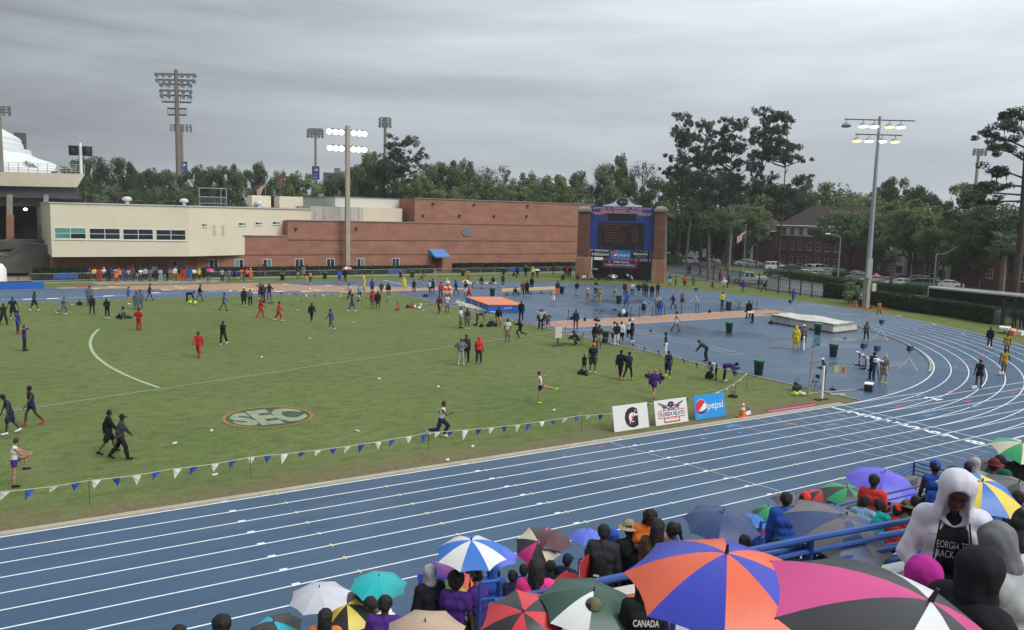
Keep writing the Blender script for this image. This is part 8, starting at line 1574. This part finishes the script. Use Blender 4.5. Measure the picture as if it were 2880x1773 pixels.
# ---- people standing in the stand: (px, py of crown, height, facing, pose, top, colour, bottom, colour, head, colour, skin, where)
SP = [(1211,1594,1.80,330,'stand','jacket','black','pants','black','hood','light grey','d','beside the rainbow umbrella'),(1282,1616,1.80,20,'stand','tee','purple','pants','black','afro','black','d','back turned before the rainbow umbrella'),(1346,1603,1.82,300,'hold','tee','purple','pants','charcoal','cap','grey','l','holding the blue and white umbrella'),(1135,1652,1.76,300,'lean','tee','white','pants','black','hair','black','d','by the turquoise umbrella'),(1082,1684,1.76,10,'stand','tee','purple','pants','black','hair','black','d','below the turquoise umbrella'),
 (914,1720,1.74,10,'stand','tee','orange','pants','black','long','black','d','under the white dotted umbrella'),(622,1742,1.76,20,'stand','jacket','charcoal','pants','black','afro','black','d','alone at the low front corner'),(502,1768,1.76,10,'stand','jacket','navy','pants','black','hair','black','d','lowest at the front corner'),(1509,1578,1.72,0,'stand','tee','pink','pants','black','long','black','m','under the pink and black umbrella'),(1824,1428,1.84,160,'phone','tee','orange','shorts','khaki','long','black','d','facing the crowd with a lanyard'),
 (1774,1470,1.82,330,'stand','jacket','black','pants','black','hat','khaki','d','with a black rucksack'),(1698,1483,1.84,10,'stand','jacket','charcoal','pants','black','hair','black','d','with a black sports rucksack'),(1723,1493,1.74,20,'stand','jacket','blue','pants','navy','hood','blue','d','between two rucksacks'),(1850,1468,1.70,10,'stand','tee','brown','pants','grey','long','black','m','in front of the orange shirt'),(1897,1474,1.70,270,'stand','tee','blue','pants','navy','pony','black','d','right of the long black hair'),
 (2213,1391,1.84,350,'stand','jacket','blue','pants','black','hair','black','d','left of the red cap'),(2264,1393,1.80,10,'stand','jacket','blue','pants','black','cap','bright red','d','beside the other blue jacket'),(2458,1340,1.82,15,'stand','tee','bright red','pants','black','hair','black','d','at the railing before the violet umbrella'),(2633,1301,1.84,340,'stand','tank','blue','shorts','black','cap','blue','d','near the landing railing'),(2653,1352,1.74,10,'stand','tee','blue','pants','navy','cap','orange','d','behind the white jacket'),
 (2678,1316,1.74,30,'stand','jacket','charcoal','pants','black','hair','black','d','behind the white hood'),(2725,1304,1.74,20,'stand','jacket','navy','pants','black','cap','purple','d','beside the clear rain hood'),(2740,1289,1.76,40,'stand','tee','white','pants','charcoal','hood','light grey','d','under a clear rain hood'),(2793,1294,1.74,20,'cross','tee','white','pants','charcoal','hat','maroon','m','right of the clear rain hood'),(2812,1284,1.76,30,'stand','jacket','green','pants','black','hair','black','d','behind the maroon hat'),
 (1815,1622,1.72,350,'stand','jacket','black','pants','black','hood','black','d','with white country lettering on the back'),(1668,1696,1.74,10,'stand','tee','orange','pants','navy','cap','olive','m','below the dark green umbrella')]
made = {}
SD = {1211: 15.6, 1282: 15.4, 1346: 15.6, 1135: 14.5, 1082: 14, 914: 14.2, 622: 15, 502: 14.8, 1509: 13, 1824: 15.6, 1774: 15.6, 1698: 15.4, 1723: 16.4, 1850: 15, 1897: 15.4, 2213: 17, 2264: 17.6, 2458: 19.5, 2633: 20, 2653: 17, 2678: 20, 2725: 19.5, 2740: 19.5, 2793: 18, 2812: 20, 1815: 9.6, 1668: 9.7}
for px, py, H, face, pose, top, tc2, bot, bc, hd_, hc, sk, where in SP:
    P, gap = spot(px, py, SD[px]); e_ = .05 if hd_ in ('afro','hat','hood') else .02; H = min(1.95, max(1.62, gap-e_)); P = P-Vector((0,0,H+e_))
    made[px] = person(P, face, pose, top, tc2, bot, bc, hd_, hc, sk, 'white', where, H, 1)
SIT = [(1470,1600,20,'blue','black','hair'),(1440,1618,10,'navy','black','hair'),(1545,1590,20,'black','blue','hair'),(1590,1572,30,'navy','black','cap'),(1385,1600,0,'blue','navy','hood'),(2090,1520,20,'maroon','black','hair'),(2180,1530,20,'black','black','hair'),(2000,1530,10,'purple','black','cap'),(2520,1430,20,'bright red','black','cap'),(2470,1415,10,'teal','grey','hair'),(2545,1420,20,'olive','olive','hat'),(2570,1405,30,'black','tan','hair'),(2430,1405,10,'light blue','black','hair'),(2610,1405,350,'navy','black','hair'),(2822,1455,20,'black','tan','hair'),(2860,1395,15,'charcoal','black','hair'),(2740,1395,20,'black','black','hair'),(2770,1420,20,'navy','grey','hair')]
for i, (px, py, face, c, b_, hd_) in enumerate(SIT):
    P, gap = spot(px, py, 17.5 if px < 1700 else 15 if px < 2300 else 19 if px < 2800 else 16)
    person(P-Vector((0,0,1.32)), face, 'sit', 'jacket', c, 'pants', b_, hd_, 'black' if hd_ == 'hair' else c, 'd', 'white', 'in the stand row '+('behind the blue chairs','below the navy umbrella','behind the railing bars','by the violet umbrella','near the yellow umbrella')[0 if px < 1700 else 1 if px < 2300 else 3 if px < 2600 else 4], 1.74, 1)
# rucksacks, lettering, lanyard on them
def backpack(p_, c, label, dz=1.12, white=True, off=.20):
    o = thing('rucksack', label, 'bag', p_.location, p_.rotation_euler.z); key = ('ruck',)
    if key not in PC: PC[key] = sdf_mesh('sack', [('c',(0,0,-.16),(0,0,.12),.13,.11),('c',(-.06,.04,-.14),(.06,.04,-.12),.10,.10)], .025, .04)
    s = setm(link('sack', PC[key], o), cloth(c)); s.location = (0,off+.02,dz); s.scale = (1.15,.8,1.2)
    for k in (-1,1): MB().tube([(k*.10,off-.04,dz+.2),(k*.11,.02,dz+.32),(k*.11,-.13,dz+.16)], .018, 5).build('strap', cloth('charcoal'), o)
    if white: MB().box((.04,off+.145,dz+.0),(.10,.01,.03),0).build('logo', WHT, o)
backpack(made[1774], 'black', 'black rucksack worn under the beige bucket hat', 1.2); backpack(made[1698], 'black', 'black sports rucksack worn beside the blue hood', 1.2)
cn = made[1815]; put_text('CANADA', WHT, .30, .085, frame((0,.196,1.30), (-1,0,0), (0,0,1)), cn, bold=.02); MB().box((0,.192,1.18),(.30,.008,.03)).build('stripe', cloth('grey'), cn)
lan = made[1824]; MB().tube([(-.07,-.10,1.40),(0,-.165,1.08)], .006, 4).tube([(.07,-.10,1.40),(0,-.165,1.08)], .006, 4).ball((0,-.17,1.05), (.035,.02,.045)).build('lanyard', cloth('black'), lan)
# ---- the person in the white jacket
POSES['guy'] = (3,38,((8,14,62,-40),(2,16,40,-30)),((3,6,-1,3),(-2,6,-4,3)))
Pg = at(2690,1312,6.6)-Vector((0,0,1.80)); J = JJ('guy'); gy = person(Pg, 172, 'guy', 'tank', 'black', 'pants', 'black', None, '', 'd', 'white', '', 1.76, 2, label='person in open white hooded jacket over black lettered shirt looking down')
loose = .014; prj = torso_prims(J, loose)+[('c',J['pel']-J['td']*.04-[.05,0,0],J['pel']-J['td']*.04+[.05,0,0],.145,.145)]
for i in (0,1): prj += [('c',J['sh%d'%i]-[(.01 if i == 0 else -.01),0,.01],J['el%d'%i],.064,.058),('c',J['el%d'%i],J['el%d'%i]+(J['wr%d'%i]-J['el%d'%i])*.92,.056,.046)]
prj.append(('c',J['neck']-J['td']*.05,J['neck']+J['td']*.03,.105,.10)); fr = J['tn']*.22
jk = sdf_mesh('jacket', prj, .013, .03, [(J['pel']-J['td']*.17,-J['td'])], [('c',J['neck']+J['td']*.08+J['tn']*.13,J['pel']-J['td']*.25+fr,.080,.15)], .0035); setm(link('jacket', jk, gy), mat('white rain shell', (.62,.62,.70), .45, .06, 7, bump=.35, spec=.4, vscale=(1,1,.45)))
Hh, u_, f_ = J['head'], J['hd'], J['hf']; hm = sdf_mesh('hood', [('c',Hh+u_*.05-f_*.018,Hh-u_*.03-f_*.012,.118,.112),('c',Hh-u_*.09-f_*.01,Hh-u_*.15-f_*.0,.105,.125)], .012, .03, None, [('c',Hh+f_*.115-u_*.13,Hh+f_*.125+u_*.025,.088,.078)], .0035); setm(link('hood', hm, gy), MATS['white rain shell'])
put_text('EORGIA TE', WHT, .185, .05, frame(J['chest']-J['td']*.02+J['tn']*.1255, (1,0,0), J['td']), gy, bold=-.01); put_text('RACK & FI', WHT, .18, .05, frame(J['chest']-J['td']*.085+J['tn']*.125, (1,0,0), J['td']), gy, bold=-.01)
put_text('O asics', cloth('navy'), .07, .018, frame(J['chest']+J['td']*.04+np.array([-.115,-.136,0]), (1,0,0), J['td']), gy)
for s in (-1,1): MB().tube([tuple(J['neck']+J['tn']*.13+np.array([s*.085,0,-.02])),tuple(J['chest']+J['tn']*.168+np.array([s*.105,0,0])),tuple(J['pel']+J['tn']*.178+np.array([s*.135,0,-.12]))], .006, 5).build('zip', cloth('black'), gy)
for s in (-1,1): MB().ball(tuple(Hh+f_*.088+u_*.012+np.array([s*.033,0,0])), (.012,.010,.009), 8, 6).build('eye', mat('lowered eyelid', (.045,.022,.015), .5), gy); MB().box(tuple(Hh+f_*.094+u_*.036+np.array([s*.033,0,0])), (.034,.01,.007)).build('brow', HAIRM['black'], gy)
MB().ball(tuple(Hh+f_*.094-u_*.064), (.026,.012,.009), 10, 6).build('lips', mat('lips', (.09,.035,.03), .5), gy)
# near hooded neighbours
person(at(2722,1528,5.8)-Vector((0,0,1.47)), 50, 'sit', 'coat', 'black', 'pants', 'black', 'hood', 'black', 'd', 'black', '', 1.78, 1, label='person in big black raincoat with hood up sitting before the white jacket', scale_xy=1.15)
person(at(2866,1490,6.4)-Vector((0,0,1.80)), 290, 'phone', 'jacket', 'light grey', 'pants', 'navy', 'hood', 'grey', 'd', 'white', '', 1.75, 1, label='person in grey hood bowed over hands beside the black raincoat'); person(at(2590,1555,6.2)-Vector((0,0,1.46)), 20, 'sit', 'jacket', 'magenta', 'pants', 'black', 'hood', 'magenta', 'd', 'black', '', 1.75, 1, label='person in magenta hood peeping over the big pink and black umbrella')
# red camp chair, cloth on the railing
Pc = at(1622,1562,15.5)-Vector((0,0,.92)); cc_ = thing('camp_chair', 'red folding camp chair in the front row', 'chair', Pc, -hR*0+.5); MB().box((0,.1,.42),(.55,.5,.04)).build('seat', cloth('red'), cc_); MB().box((0,-.18,.68),(.55,.03,.5)).build('backrest', cloth('red'), cc_)
for sx in (-.27,.27):
    for sy in (-.2,.34): MB().cyl((sx,sy,0),(sx,sy*.9,.9 if sy < 0 else .45),.014,.014,5).build('leg', GALV, cc_)
fl = thing('hung_banner', 'orange and white striped cloth hung on the walkway railing', 'banner'); a0, a1 = gz(1715,1652,5.5), gz(1800,1636,5.5); d = (a1-a0)
for k, c in enumerate((WHT,ORM,WHT,ORM)): p0, p1 = a0-Vector((0,0,.12*k)), a1-Vector((0,0,.12*k)); MB().add([p0-Vector((0,.035,0)),p1-Vector((0,.035,0)),p1-Vector((0,.05,.115)),p0-Vector((0,.05,.115))], [(0,1,2,3),(3,2,1,0)][:1]).build('stripe', c, fl)
# white marks on umbrellas
for l, os_ in LABELS.items():
    if len(os_) > 1:
        for o_ in os_: o_['group'] = 'people dressed alike'

# ================================================================== damp air
hz = bpy.data.materials.new('damp haze'); hz.use_nodes = True; nt = hz.node_tree; nt.nodes.clear(); o_ = nt.nodes.new('ShaderNodeOutputMaterial'); v_ = nt.nodes.new('ShaderNodeVolumePrincipled')
v_.inputs['Color'].default_value = (.82,.88,.94,1); v_.inputs['Density'].default_value = .00024; v_.inputs['Anisotropy'].default_value = .2; nt.links.new(v_.outputs[0], o_.inputs['Volume'])
tag(MB().box((150,220,24), (1100,900,54)).build('haze', hz), kind='stuff')
